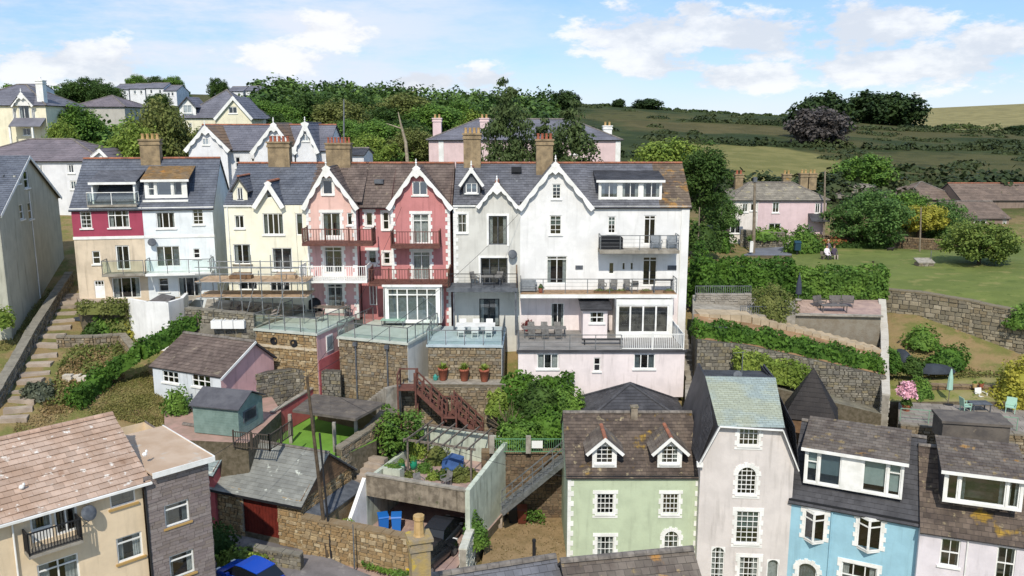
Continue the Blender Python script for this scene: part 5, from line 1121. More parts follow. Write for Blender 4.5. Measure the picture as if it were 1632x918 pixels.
# right flank: low white wall with overflowing shrub
stone_wall('driveway_wall', 'low pale wall with stone end beside the drive', [PZ(738,908,4.4), PZ(756,858,4.4)], 1.2, .35, M('pale_render_block', '#c9c9bd', '#b3b3a6', 2, .9), CONC, 15, True)
bush('shrub', 'green climber spilling over the carport corner', PZ(757, 866, 4.6), (.75,.75,1.7), LEAFM, 1100, .09, 18, stem=False)
# courtyard with iron stair
court = slab('courtyard', [PZ(765,915,3.8), PZ(912,915,3.8), PZ(912,822,3.8), PZ(780,822,3.8)], 2.5, GRAVEL)
stone_wall('courtyard_wall', 'dark brown rubble wall at the back of the gravel court', [PZ(768,822,3.8), PZ(912,822,3.8)], 4.45, .5, STONEBR, seed=19, cap=True)
bin_('black wheelie bin against the courtyard wall', PZ(818, 832, 3.8), 0, '#202326'); bin_('brown wheelie bin beside the black one', PZ(832, 833, 3.8), 0, '#5c2f24')
scatter('court_weeds', [PZ(835,838,3.8), PZ(870,838,3.8), PZ(865,824,3.8), PZ(838,824,3.8)], 350, .09, .9, LEAFM, 6, 'green weeds in the corner of the gravel court')
pst = MB().lathe([(.1,0),(.1,1.0),(.13,1.02),(.11,1.15),(.0,1.2)], n=10).build('bollard', IRON, loc=PZ(851, 888, 3.8)); tag(pst, 'black bollard in the gravel court', 'bollard')
stp = thing('stone_steps', 'short flight of pale stone steps by the pale green wall', 'steps', PZ(783, 842, 3.8))
for i in range(5): MB().box(-.7,.7,i*.3,i*.3+.5,-.3,.22+i*.24).build('step', PAVE, stp)
isr = thing('iron_stair', 'grey metal ramp stair slanting down to the courtyard', 'staircase', PZ(895, 725, 8.3)); io = Vector(isr.location)
p, q = PZ(896, 728, 8.3)-io, PY(800, 806, PZ(896,728,8.3).y-1.2)-io
for off in (0, 1.1):
    MB().bar(p+Vector((0,-off,0)), q+Vector((0,-off,0)), .08, .35).build('string', STEEL, isr); MB().bar(p+Vector((0,-off,1.0)), q+Vector((0,-off,1.0)), .06).build('handrail', STEEL, isr)
    for i in range(7): c = p.lerp(q, i/6)+Vector((0,-off,0)); MB().bar(c, c+Vector((0,0,1.0)), .05).build('post', STEEL, isr)
for i in range(16): c = p.lerp(q, (i+.5)/16); MB().box(-.14,.14,-1.06,-.04,-.02,.02).build('tread', STEEL, isr, loc=c)
fe = thing('metal_fence', 'green metal railing above the courtyard wall with concrete posts', 'fence', PZ(782, 722, 8.4)); fo = Vector(fe.location)
FG = M('fence_green', '#5f8a66', None, 1, .5); a, b = PZ(784,722,8.4)-fo, PZ(900,722,8.4)-fo; GB = MB().box(-.012,.012,-.012,.012,.05,.95).mesh('bar', FG)
MB().bar(a+Vector((0,0,.95)), b+Vector((0,0,.95)), .05).build('top_rail', FG, fe); MB().bar(a+Vector((0,0,.1)), b+Vector((0,0,.1)), .05).build('bottom_rail', FG, fe)
for i in range(34): inst('bar', GB, fe, a.lerp(b, i/33))
for f in (0, .5, 1): c = a.lerp(b, f); MB().box(-.16,.16,-.12,.12,0,1.15).build('post', CONC, fe, loc=c)
sg = MB().box(-.35,.35,-.02,.0,.35,.85).build('sign_panel', PLASTW, fe, loc=a.lerp(b,.62)+Vector((0,-.05,0)))
scatter('bank_growth', [PZ(792,700,8.5), PZ(905,700,8.5), PY(915,608,57.4), PY(800,608,57.4)], 5200, .16, .9, LEAFHEDGE, 7, 'dense green growth on the bank under the pale pink extension')
for i, (px_, py_, r, m, lb) in enumerate(((858, 640, (1.5,1.2,2.2), LEAFD, 'dark green laurel on the bank under the pink extension'), (880, 672, (1.6,1.2,1.8), LEAFHEDGE, 'mid green bush on the bank above the courtyard fence'), (830, 690, (1.6,1.0,1.5), LEAFM, 'bright bush at the left foot of the bank'), (905, 640, (1.2,1.0,1.7), LEAFM, 'bush on the bank beside the dark hipped roof'), (792, 640, (.7,.6,1.6), LEAFB, 'yellow-green climber at the end of the planter ledge'))):
    z = 8.5+(700-py_)/90*2.2; bush('bank_bush', lb, PZ(px_, py_+18, z-.2), r, m, 1100, .13, 40+i)
bt = thing('bare_shrub', 'bare twiggy brown shrub left of the bank bushes', 'shrub', PZ(806, 690, 8.6)); tw = MB(); rr = random.Random(3)
for i in range(60):
    a_ = rr.random()*6.28; e_ = rr.uniform(.3, 1.4); L_ = rr.uniform(1.2, 2.4); m_ = Vector((math.cos(a_)*math.cos(e_), math.sin(a_)*math.cos(e_), math.sin(e_)))*L_; tw.tube([(0,0,0), m_*.5+Vector((rr.uniform(-.2,.2),0,.1)), m_], [.03,.02,.008], 4, False)
tw.build('twigs', M('twig', '#8d7c68', '#74644f', 3, .9), bt)

# ---- shelter on the turf, red walls, garage
sh = thing('open_shelter', 'mono-pitch shelter with felt roof on grey posts over the turf', 'shelter', PZ(468, 705, 8.75)); s0 = Vector(sh.location)
fr = [PZ(466,654,10.75), PZ(566,668,10.75), PZ(614,642,10.9), PZ(500,628,10.9)]; rf = MB().prism([p-s0 for p in fr], (0,0,-.14)).build('roof', FELT, sh)
o_, e_, t_, n_ = frame_of([p-s0 for p in fr]); pieces([p-s0+Vector((0,0,.004)) for p in fr], 1.1, .55, .02, .4, True, random.Random(4)).build('felt_strips', FELT, rf, kind='stuff')
for px_, py_ in ((464, 706), (534, 720), (568, 702), (500, 690)): p = PZ(px_, py_, 8.75)-s0; MB().box(-.1,.1,-.1,.1,0,1.95).build('post', CONC, sh, loc=p)
bkw = [PZ(506,668,8.75)-s0, PZ(600,690,8.75)-s0]; MB().prism([bkw[0], bkw[1], bkw[1]+Vector((0,0,1.8)), bkw[0]+Vector((0,0,1.8))], (0,.15,0)).build('back_wall', STONEBR, sh)
rw = thing('painted_wall', 'salmon-red painted garden wall left of the shelter', 'wall', PZ(438, 688, 8.8)); r0 = Vector(rw.location)
wp = [PZ(436,698,8.8), PZ(512,655,8.8)]; MB().prism([wp[0]-r0, wp[1]-r0, wp[1]-r0+Vector((0,0,2.0)), wp[0]-r0+Vector((0,0,1.7))], (-.12,.12,0)).build('wall', REDWALL, rw); MB().bar(wp[0]-r0+Vector((-.06,.06,1.75)), wp[1]-r0+Vector((-.06,.06,2.05)), .3, .08).build('coping', CONC, rw)
stone_wall('garden_wall', 'curving rubble wall right of the turf lawn', [PZ(540,745,8.0), PZ(588,712,8.3), PZ(622,672,8.9), PZ(634,640,9.6)], 1.2, .45, STONES, seed=23)
stone_wall('bank_wall', 'rubble bank wall under the ochre outbuilding', [PZ(388,640,10.4), PZ(470,628,10.2), PZ(545,632,10.0)], 1.9, .5, STONEG, MORTARG, 24, False)
cst = thing('concrete_steps', 'grey concrete steps down from the sea-green deck building', 'steps', PZ(592, 640, 9.9), -2.4)
for i in range(9): MB().box(-.6,.6,i*.3,i*.3+.4,-.4,.1+i*.2).build('step', CONC, cst)
GA = House('garage', 'stone garage with grey slate roof and red-brown doors', 'garage', 346, 836, 47.6, -22)
zg = 2.65; uR = GA.l(480, 800)[0]; Dg = 5.2; zr_ = zg+1.95
GA.win((389, 795, 443, 853), n=2, px=True, sill=False, name='garage_door', hole=True, curt=0, fm=REDDOOR, fw=.1, glass=REDDOOR, kick=0); h_ = GA.holes[0]; GA.holes[0] = (h_[0], -.05, h_[2], h_[3])
dm = MB()
for i in range(11): u = h_[0]+(h_[2]-h_[0])*i/11; dm.box(u+.01, u+(h_[2]-h_[0])/11-.01, .06, .09, 0, h_[3]-.05)
dm.build('door_boards', REDDOOR, GA.root, kind='stuff')
hole = GA.holes[0]; GA.wall([[(0,-1),(uR,-1),(uR,zg),(0,zg)]], MORTAR); GA.block(0, uR, 0, Dg, -1, zg, MORTAR, gable=(Dg/2, zr_))
for (a, b, c, d) in ((0, -1, hole[0], zg), (hole[2], -1, uR, zg)): stone_face([(a,0,b),(c,0,b),(c,0,d),(a,0,d)], STONEO, GA.root, .36, .2, seed=26)
stone_face([(uR,0,-1),(uR,Dg,-1),(uR,Dg,zg),(uR,0,zg)], STONEO, GA.root, .36, .2, seed=27); MB().box(hole[0]-.12, hole[0], -.04, .05, 0, hole[3]).build('jamb', CONC, GA.root)
P = [(uR+.02,-.1,zg+.02),(uR+.02,Dg+.1,zg+.02),(uR+.02,Dg/2,zr_-.1)]; pieces(P, 4, .17, .03, .1, True, random.Random(2)).build('gable_boards', OLDWOOD, GA.root, kind='stuff')
sl = (zr_-zg)/(Dg/2); ov = .35
under = MB().prism([(-.2,-ov,zg-ov*sl-.08),(uR+.25,-ov,zg-ov*sl-.08),(uR+.25,Dg/2,zr_-.08),(-.2,Dg/2,zr_-.08)], (0,0,.075)).build('roof', SLATED, GA.root)
sing = []; pieces([(-.2,-ov,zg-ov*sl),(uR+.25,-ov,zg-ov*sl),(uR+.25,Dg/2,zr_),(-.2,Dg/2,zr_)], .42, .25, .022, .3, True, GA.R, singles=sing)
SLATEP1 = M('slate_pale_single', '#84857f', '#73746f', .9, .6, objvar=.13, spots=('#b9bdb2', 1.7, .62), bump=.2, bscale=10)
for m in sing[:299]: m.build('slate', SLATEP1, under)
GA.roof([[(uR+.25,Dg+ov,zg-ov*sl),(-.2,Dg+ov,zg-ov*sl),(-.2,Dg/2,zr_),(uR+.25,Dg/2,zr_)]], SLATEP, name='rear_roof'); GA.ridge((-.2,Dg/2,zr_+.03), (uR+.25,Dg/2,zr_+.03), RIDGEG, .1)
MB().box(-.2, uR+.25, -ov-.03, -ov+.03, zg-ov*sl-.12, zg-ov*sl+.03).build('gutter', IRON, GA.root)
# lean-to on the right of the garage
MB().prism([(uR,.2,zg-.9),(uR+1.1,.2,zg-1.15),(uR+1.1,Dg,zg-1.15),(uR,Dg,zg-.9)], (0,0,.08)).build('lean_to_roof', LEAD, GA.root); MB().box(uR+.03, uR+1.0, .3, Dg, -1, zg-1.2).build('lean_to_wall', STONEO, GA.root)
# second garage behind, seen between flats and garage
GB_ = House('outbuilding', 'slate-roofed outbuilding with red-brown boarded gable behind the garage', 'outbuilding', 268, 760, 48.6, -22, z=None)
GB_.O = PZ(262, 775, 7.2); GB_.root.location = GB_.O; Wb = 3.9
GB_.block(0, Wb, 0, 4.2, -2.5, 1.6, REDWALL, gable=(2.1, 3.3), front=True); GB_.gable_roof(0, Wb, 0, 4.2, 1.6, 3.3, SLATEP, ridge=RIDGEG)
P = [(Wb+.02,-.1,1.62),(Wb+.02,4.3,1.62),(Wb+.02,2.1,3.2)]; pieces(P, 4, .17, .03, .1, True, random.Random(3)).build('gable_boards', REDWOOD, GB_.root, kind='stuff')
gt = MB().prism([(0,0,0),(1.0,0,0),(1.0,0,2.2),(0,0,2.2)], (0,.1,0)).build('side_gate', REDDOOR, loc=PZ(330, 828, 5.0)); tag(gt, 'red-brown gate left of the stone garage', 'gate')
# ---- green shed, white cottage
SD = House('garden_shed', 'sea-green timber shed with grey felt roof', 'shed', 310, 689, 49.0, -15); SD.O = PZ(310, 689, 10.5); SD.root.location = SD.O
GS = M('shed_green', '#7b918a', '#6d837c', 2, .75, island=.06); Ls, Ds, hs_ = 3.1, 2.7, 1.75
MB().box(.02, Ls-.02, .02, Ds-.02, 0, hs_).prism([(Ls-.02,.02,hs_),(Ls-.02,Ds-.02,hs_),(Ls-.02,Ds/2,hs_+.62)], (-Ls+.04,0,0)).build('core', GS, SD.root)
for i in range(11): MB().prism([(0,0,i*.16),(Ls,0,i*.16),(Ls,-.005,i*.16+.155),(0,-.005,i*.16+.155)], (0,.03,0)).build('board', GS, SD.root); MB().box(Ls-.01, Ls+.02, 0, Ds, i*.16, i*.16+.152).build('board', GS, SD.root)
MB().prism([(Ls-.01,-.02,hs_),(Ls-.01,Ds+.02,hs_),(Ls-.01,Ds/2,hs_+.66)], (.025,0,0)).build('gable', GS, SD.root)
for P in ([(-.15,-.2,hs_-.02),(Ls+.2,-.2,hs_-.02),(Ls+.2,Ds/2,hs_+.72),(-.15,Ds/2,hs_+.72)], [(Ls+.2,Ds+.2,hs_-.02),(-.15,Ds+.2,hs_-.02),(-.15,Ds/2,hs_+.72),(Ls+.2,Ds/2,hs_+.72)]): MB().prism(P, (0,0,.06)).build('roof', M('felt_grey', '#5c5c60', '#4d4d52', 1.5, .85, bump=.2), SD.root)
f = MB().box(Ls+.02, Ls+.07, .5, 1.9, .7, 1.4).build('window', LEAD, SD.root); MB().box(Ls+.065, Ls+.075, .58, 1.82, .76, 1.34).build('pane', GLASS, f)
fd = thing('deck_railing', 'dark timber railing in front of the green shed gable', 'railing', SD.wor(Ls+.2, -.9, -.3), SD.a); railing(fd, [(0,0),(2.4,0),(2.4,2.6)], 0, 1.0, 'wood', M('dark_timber', '#4d463e', None, 1, .8), 1.2, bs=.16)
CO = House('garden_cottage', 'low white garden cottage with grey slate mono slope roof', 'cottage', 248, 624, 54.6, -24); CO.O = PZ(246, 622, 11.3); CO.root.location = CO.O
uR = CO.l(352, 610)[0]; ze_ = CO.l(245, 583)[1]; zr2 = ze_+1.55; Dk = 2.6
CO.win((259, 592, 284, 610), n=3, rows=2, curt=0, fw=.05, mw=.05); CO.win((306, 598, 335, 617), n=3, rows=2, curt=0, fw=.05, mw=.05)
PALEB = wallm('render_pale_blue', '#cfd6db', .3); CO.wall([[(0,-1),(uR,-1),(uR,ze_),(0,ze_)]], PALEB); CO.block(0, uR, 0, Dk*2, -1, ze_, W_DPINK, gable=(Dk+.6, zr2))
CO.gable_roof(0, uR, 0, Dk*2, ze_, zr2, SLATEBR, side=.25, over=.12, dr=Dk+.6, ridge=RIDGEG); MB().bar((uR+.3,-.3,ze_-.15), (uR+.3,Dk+.6,zr2), .05, .16).build('verge_board', WHITE, CO.root)
for i, (px_, py_, r) in enumerate(((283, 655, (.9,.8,1.6)), (327, 640, (.7,.6,.9)))): bush('shrub', ('tall bright shrub at the white cottage front', 'small dark shrub under the cottage window')[i], PZ(px_, py_, 10.6), r, (LEAFM, LEAFHEDGE)[i], 700, .1, 50+i)
q = thing('potted_yucca', 'spiky yucca in a terracotta pot on the bank wall', 'plant pot', PZ(409, 622, 11.0)); MB().lathe([(.15,0),(.22,.35),(.18,.35)], n=10).build('pot', POT, q); yl = MB()
for i in range(26):
    a_ = i*2.4; e_ = .5+.04*(i % 12); d = Vector((math.cos(a_)*math.cos(e_), math.sin(a_)*math.cos(e_), math.sin(e_))); s_ = d.cross(Vector((0,0,1))).normalized()*.04; yl.poly([Vector((0,0,.35))-s_, Vector((0,0,.35))+s_, Vector((0,0,.35))+d*.9])
yl.build('leaves', LEAFM, q)
# ---- scaffold by the cream house
sc = thing('scaffold', 'tube scaffold with timber boards below the cream house', 'scaffold', PY(330, 500, 61)); so_ = Vector(sc.location)
zs_ = [PY(400, 470, 61).z, PY(400, 446, 61).z]
X0, X1 = PY(328, 470, 61).x, PY(488, 470, 61).x
for i in range(6):
    x = X0+(X1-X0)*i/5
    for y in (60.0, 62.6): MB().tube([Vector((x, y, 12.2))-so_, Vector((x, y, zs_[1]+1.6))-so_], .04, 6).build('standard', SCAF, sc)
for z in (zs_[0]-1.5, zs_[0], zs_[1], zs_[1]+.6, zs_[1]+1.1):
    for y in (60.0, 62.6): MB().tube([Vector((X0-.3, y, z))-so_, Vector((X1+.3, y, z))-so_], .035, 6).build('ledger', SCAF, sc)
for i in range(6):
    for z in zs_: x = X0+(X1-X0)*i/5; MB().tube([Vector((x, 59.8, z-.05))-so_, Vector((x, 62.8, z-.05))-so_], .035, 6).build('transom', SCAF, sc)
for i in range(3): MB().tube([Vector((X0+2.2*i, 59.95, 12.2))-so_, Vector((X0+2.2*i+1.8, 59.95, zs_[1]))-so_], .03, 6).build('brace', SCAF, sc)
for z in zs_:
    for j in range(9): MB().box(X0-.4+.1*(j % 3), X1+.3-.15*(j % 2), 60.05+j*.28, 60.05+j*.28+.24, z, z+.045).build('board', SCAFFB, sc, loc=-so_)
for i, (px_, py_, z) in enumerate(((455, 436, 0), (385, 443, 0))): b = MB().box(-.8,.8,-.35,.35,0,.25).box(-.6,.7,-.3,.3,.25,.4).build('board_stack', (SCAFFB, OLDWOOD)[i], loc=Vector((PY(px_, py_, 61.4).x, 61.4, zs_[1]+.05))); tag(b, ('pale planks stacked on the scaffold right', 'darker planks stacked on the scaffold left')[i], 'planks')
# ------------------------------------------------------------------ cottages of the lower street, right of centre
W_GREEN = wallm('render_sage', '#bccaa8', .12); W_TOWER = wallm('render_mauve_white', '#d6cec8', .18); W_BLUE = wallm('render_sky_blue', '#94c6d8', .12); W_LAV = wallm('render_lavender', '#dcd5da', .15); W_PEACH = wallm('render_peach', '#e8d0aa', .12)
N1 = House('cottage', 'sage green cottage with white quoins and two gabled dormers', 'house', 905, 757, 46.0, 0); N1.O.z -= 7.2; N1.root.location = N1.O
ze = 7.2; uR = N1.l(1119, 757)[0]; zr = 29-N1.O.z-.349*49.8; zr = PY(1000, 657, 49.8).z-N1.O.z
for x0, x1 in ((951, 978), (1056, 1081)): N1.win((x0, 787, x1, 819), bars=(4, 4), sur='quoin', curt=0, fw=.05)
N1.win((951, 855, 978, 896), bars=(4, 4), sur='quoin', curt=.3, fw=.05); N1.win((1058, 846, 1081, 890), bars=(3, 5), sur='quoin', arch=True, sill=False, curt=.4, fw=.05, name='arched_window')
N1.wall([[(0,-1),(uR,-1),(uR,ze),(0,ze)]], W_GREEN); N1.block(0, uR-.01, 0, 7.6, -1, ze, W_GREEN, gable=(3.8, zr)); N1.quoins(0, 0, ze-.05, 0, 1); N1.quoins(uR, 0, ze-.05, 0, -1)
N1.gable_roof(0, uR, 0, 7.6, ze, zr, SLATEOLD, side=.1, w=.3, h=.24, ridge=RIDGEG, over=.2); N1.gutter(-.05, uR+.05, ze-.02, mat=IRON)
for x0, x1, ax, ay in ((936, 991, 966, 694), (1040, 1095, 1068, 693)):
    r = N1.rect(x0+8, 712, x1-8, 745, .35); gzz = N1.l(ax, ay, .35)[1]-r[3]
    N1.dormer((r[0], r[1], r[2], r[3]), .35, 2.1, WHITE, SLATEL, 'gable', gz=gzz*.85, over=.42, wins=[dict(r=(r[0]+.22, r[1]+.25, r[2]-.22, r[3]+.05), bars=(3, 4), curt=0, fw=.05)], ridge=RIDGE)
    gzz *= .85; N1.barge(((r[0]+r[2])/2, r[3]+gzz+.06), [(r[0]-.42, r[3]-.42*gzz/((r[2]-r[0])/2)), (r[2]+.42, r[3]-.42*gzz/((r[2]-r[0])/2))], d=.05, w=.18, wave=False, finial=False)
u = N1.l(1010, 660, 3.6)[0]; MB().box(u-.2, u+.2, 3.3, 3.7, zr-.4, zr+.45).box(u-.25, u+.25, 3.25, 3.75, zr+.45, zr+.52).build('chimney_vent', CONCD, N1.root)
N0 = House('house', 'house with dark pyramid slate roof behind the sage cottage', 'house', 925, 690, 52.0, 0); N0.O.z = 6.0; N0.root.location = N0.O; uw = N0.l(1100, 660)[0]
N0.block(0, uw, 0, 5.4, -2, 3.8, W_GREYG, front=True); N0.hip_roof(0, uw, 0, 5.4, 3.8, PY(1013, 611, 54.7).z-6.0, SLATED, inset=uw/2+.3, w=.32, h=.26, ridge=SLATED)
N2 = House('townhouse', 'tall mauve-white townhouse with pale verdigris slate roof', 'house', 1117, 735, 45.3, -4); N2.O.z = .8; N2.root.location = N2.O
def Q2(px, py, d=0): return N2.l(px, py, d)
pL, pTL, pTR, pR = Q2(1117, 735), Q2(1146, 677), Q2(1246, 683), Q2(1268, 747); uL, uR = pL[0], Q2(1262, 800)[0]
N2.win((1178, 682, 1209, 710), bars=(4, 3), sur='quoin', curt=0, fw=.05); N2.win((1175, 744, 1205, 788), bars=(4, 6), sur='quoin', arch=True, curt=0, fw=.05, name='arched_window'); N2.win((1173, 815, 1209, 866), bars=(4, 6), sur='quoin', curt=0, fw=.05); N2.win((1178, 888, 1208, 925), bars=(4, 4), sur='quoin', curt=.3, fw=.05)
N2.win((1133, 872, 1154, 925), bars=(3, 6), arch=True, curt=.4, fw=.05, name='arched_window'); N2.win((1222, 892, 1241, 925), arch=True, curt=.5, fw=.06, name='arched_window')
N2.wall([[(uL,-1),(uR,-1),(uR,pL[1]),(uL,pL[1])], [(uL,pL[1]),(uR,pL[1]),pTR,pTL]], W_TOWER); Dn = 8.0; N2.block(uL, uR-.01, 0, Dn, -1, pL[1], W_TOWER)
bk = 4.9; tb0, tb1 = Q2(1124, 598, bk), Q2(1236, 604, bk); zt0, zt1 = pTL[1], (tb0[1]+tb1[1])/2; zE = pL[1]
N2.roof([[(pTL[0]-.1,-.25,zt0),(pTR[0]+.1,-.25,zt0),(tb1[0],bk,zt1),(tb0[0],bk,zt1)]], SLATEV, w=.36, h=.22)
N2.roof([[(uL-.2,Dn,zE-.1),(uL-.2,-.2,zE-.1),(pTL[0]-.1,-.2,zt0-.02),(tb0[0],bk,zt1-.02),(tb0[0],Dn,zt1-.02)]], SLATED, name='side_roof'); N2.roof([[(uR+.2,-.2,zE-.1),(uR+.2,Dn,zE-.1),(tb1[0],Dn,zt1-.02),(tb1[0],bk,zt1-.02),(pTR[0]+.1,-.2,zt0-.02)]], SLATED, name='side_roof')
N2.roof([[(tb1[0],Dn,zt1-.5),(tb0[0],Dn,zt1-.5),(tb0[0],bk,zt1),(tb1[0],bk,zt1)]], SLATED, name='rear_roof')
vb = MB()
for p, q in ((pL, pTL), (pTL, pTR), (pTR, pR)): MB().bar((p[0]-.1*(p is pL), -.27, p[1]), (q[0]+.1*(q is pR), -.27, q[1]-.0), .06, .2, up=(0,1,0)).build('verge_board', WHITE, N2.root)
vb = MB().box(uL-.25, uL+.1, -.3, .0, zE-.25, zE).build('kneeler', WHITE, N2.root)
aer = thing('television_aerial', 'thin mast with small dish behind the verdigris roof', 'aerial', N2.wor((tb0[0]+tb1[0])/2+.1, bk+.1, zt1-.3)); MB().tube([(0,0,0),(0,0,1.9)], .03, 6).build('mast', STEEL, aer); MB().bar((-.6,0,1.8),(.1,0,1.85), .02).build('boom', STEEL, aer); MB().lathe([(.28,0),(.26,.05),(.03,.1)], n=12).build('dish', LEAD, aer, loc=(-.25,0,.4)).rotation_euler = (1.3,0,0)
N3 = House('terraced_cottage', 'sky blue cottage with angled oriel windows and wide box dormer', 'house', 1258, 793, 45.0, -26); N3.O.z -= 7.0; N3.root.location = N3.O
ze = 7.0; uR = N3.l(1466, 836)[0]; zr = ze+3.4; D3 = 7.6
N3.win((1340, 900, 1397, 940), n=3, rows=2, sur='quoin', curt=0, fw=.06); N3.win((1270, 897, 1302, 940), arch=True, sur='quoin', sill=False, name='arched_door', curt=.5, fw=.09)
def oriel(px0, py0, px1, py1):
    r = N3.rect(px0, py0, px1, py1); um = (r[0]+r[2])/2; dp = .45
    m = MB()
    for i in range(2):
        b2 = .13; 
    k = 7; hh = (r[3]-r[1])/k
    for i in range(k):
        b2 = .14 if i % 2 else .24; m.box(r[0]-b2, r[0], -.04, .02, r[1]+i*hh, r[1]+(i+1)*hh-.01).box(r[2], r[2]+b2, -.04, .02, r[1]+i*hh, r[1]+(i+1)*hh-.01)
    m.box(r[0]-.24, r[2]+.24, -.04, .02, r[3], r[3]+.18); o = MB().prism([(r[0],0,r[1]-.12),(um,-dp,r[1]-.12),(r[2],0,r[1]-.12)], (0,0,.12)).prism([(r[0],0,r[3]-.08),(um,-dp,r[3]-.08),(r[2],0,r[3]-.08)], (0,0,.08)).build('oriel_window', WHITE, N3.root); m.build('window_surround', WHITE, o)
    for a, b in (((r[0], 0), (um, -dp)), ((um, -dp), (r[2], 0))):
        A_, B_ = Vector((*a, 0)), Vector((*b, 0)); f = MB()
        for t in (.05, .95): c = A_.lerp(B_, t); f.bar((c.x,c.y,r[1]), (c.x,c.y,r[3]-.08), .07)
        for z in (r[1]+.04, r[3]-.5, r[3]-.12): f.bar((A_.x,A_.y,z), (B_.x,B_.y,z), .06)
        f.build('frame', WHITE, o); MB().poly([(A_.x,A_.y+.02,r[1]),(B_.x,B_.y+.02,r[1]),(B_.x,B_.y+.02,r[3]-.08),(A_.x,A_.y+.02,r[3]-.08)]).build('pane', GLASS, o)
    MB().box(r[0]+.02, r[2]-.02, .0, .02, r[1], r[3]).build('interior', DARK, o).location = (0, .9, 0); N3.holes.append(r)
oriel(1282, 812, 1315, 860); oriel(1367, 822, 1405, 874)
N3.wall([[(0,-1),(uR,-1),(uR,ze),(0,ze)]], W_BLUE); N3.block(0, uR-.01, 0, D3, -1, ze, W_BLUE, gable=(D3/2, zr)); N3.gable_roof(0, uR, 0, D3, ze, zr, SLATED, side=.02, ridge=RIDGEG); N3.pipe(N3.l(1327, 810)[0], 0, ze-.1, mat=W_BLUE); N3.gutter(0, uR, ze+.0, mat=IRON)
r = N3.rect(1281, 725, 1441, 783, .45); w_ = r[2]-r[0]
N3.dormer(r, .45, 3.3, WHITE, SLATEL, back_up=.75, wins=[dict(r=(r[0]+.12, r[1]+.12, r[0]+w_*.14, r[3]-.12), top=.35, sill=False, curt=0, blind=.6), dict(r=(r[0]+w_*.155, r[1]+.12, r[0]+w_*.38, r[3]-.12), sill=False, curt=0, blind=.72), dict(r=(r[0]+w_*.60, r[1]+.12, r[0]+w_*.835, r[3]-.12), sill=False, curt=0, blind=.8), dict(r=(r[0]+w_*.85, r[1]+.12, r[2]-.12, r[3]-.12), top=.3, sill=False, curt=0, blind=.9)], cheek=SLATED)
N4 = House('terraced_cottage', 'pale lavender cottage with picture-window dormer at the row end', 'house', 1466, 840, 41.6, -20); N4.O.z = N3.O.z; N4.root.location = N4.O
u0, uR = N4.l(1466, 850)[0], N4.l(1700, 870)[0]; ze = N4.l(1466, 840)[1]; zr = ze+3.2
N4.win((1498, 859, 1530, 903), bars=(2, 2), rows=2, curt=.15, fw=.07); N4.win((1587, 872, 1618, 925), bars=(2, 2), rows=2, curt=.15, fw=.07)
N4.wall([[(u0,-1),(uR,-1),(uR,ze),(u0,ze)]], W_LAV); N4.block(u0, uR, 0, D3, -1, ze, W_LAV, gable=(D3/2, zr)); N4.gable_roof(u0, uR, 0, D3, ze, zr, SLATEOLD, side=.02, ridge=RIDGEG); N4.pipe(N4.l(1543, 860)[0], 0, ze-.1)
r = N4.rect(1503, 757, 1632, 808, .4); w_ = r[2]-r[0]; N4.dormer(r, .4, 3.3, WHITE, SLATEL, back_up=.7, wins=[dict(r=(r[0]+.15, r[1]+.15, r[0]+w_*.19, r[3]-.12), sill=False, curt=0), dict(r=(r[0]+w_*.21, r[1]+.15, r[0]+w_*.79, r[3]-.12), sill=False, curt=.12), dict(r=(r[0]+w_*.81, r[1]+.15, r[2]-.15, r[3]-.12), sill=False, curt=.3)], cheek=SLATED)
bx = MB().box(0,3.6,0,2.0,0,1.2).box(-.1,3.7,-.1,2.1,1.2,1.35).build('flat_roof_annex', FELT, loc=PZ(1500, 705, 10.7)); bx.rotation_euler = (0,0,-.2); tag(bx, 'dark flat-roofed annex behind the lavender cottage ridge', 'annex')
tn = House('pyramid_roof_hut', 'hut with steep black pyramid roof behind the sky blue cottage', 'hut', 1252, 690, 51.5, -20); tn.O = PZ(1250, 672, 10.9); tn.root.location = tn.O; tn.block(0, 3.0, 0, 3.0, -2, .3, OLDWOOD, front=True)
tn.roof([[(-.1,-.1,.25),(3.1,-.1,.25),(1.5,1.5,3.2)], [(3.1,-.1,.25),(3.1,3.1,.25),(1.5,1.5,3.2)], [(3.1,3.1,.25),(-.1,3.1,.25),(1.5,1.5,3.2)], [(-.1,3.1,.25),(-.1,-.1,.25),(1.5,1.5,3.2)]], M('black_felt_slate', '#332f2d', '#262323', 1, .75, island=.15), w=.4, h=.3)

# ------------------------------------------------------------------ peach flats, bottom left
za = 12.9; pa, pb = PZ(0, 825, za), PZ(240, 757, za); ang = math.degrees(math.atan2(pb.y-pa.y, pb.x-pa.x))
FL = House('apartment_block', 'peach rendered flats with tan tiled roof and grey stone bay', 'apartment building', 0, 825, pa.y, ang); FL.O = Vector((pa.x, pa.y, 4.2)); FL.root.location = FL.O
ze = za-4.2; uB = (pb-pa).length; uE = FL.l(327, 740)[0]; Lm = -4.0
FL.win((174, 768, 216, 806), top=.2, curt=0, sm=M('ochre_sill', '#b3925a', None, 1, .8)); FL.win((186, 852, 228, 892), top=.25, curt=.3, sm=MATS['ochre_sill']); FL.win((48, 806, 84, 862), n=1, top=.12, sill=False, name='french_door', curt=.3, fw=.09, kick=.5); FL.win((86, 796, 124, 850), n=2, sill=False, name='french_door', curt=.1, fw=.09)
FL.win((60, 890, 128, 940), n=2, top=.25, curt=.3); FL.win((262, 800, 302, 836), top=.25, curt=0, d=-.25, sm=MATS['ochre_sill']); FL.win((270, 880, 310, 918), top=.25, curt=0, d=-.25, sm=MATS['ochre_sill'])
hs = FL.holes; FL.holes = []; uS = FL.l(228, 800)[0]
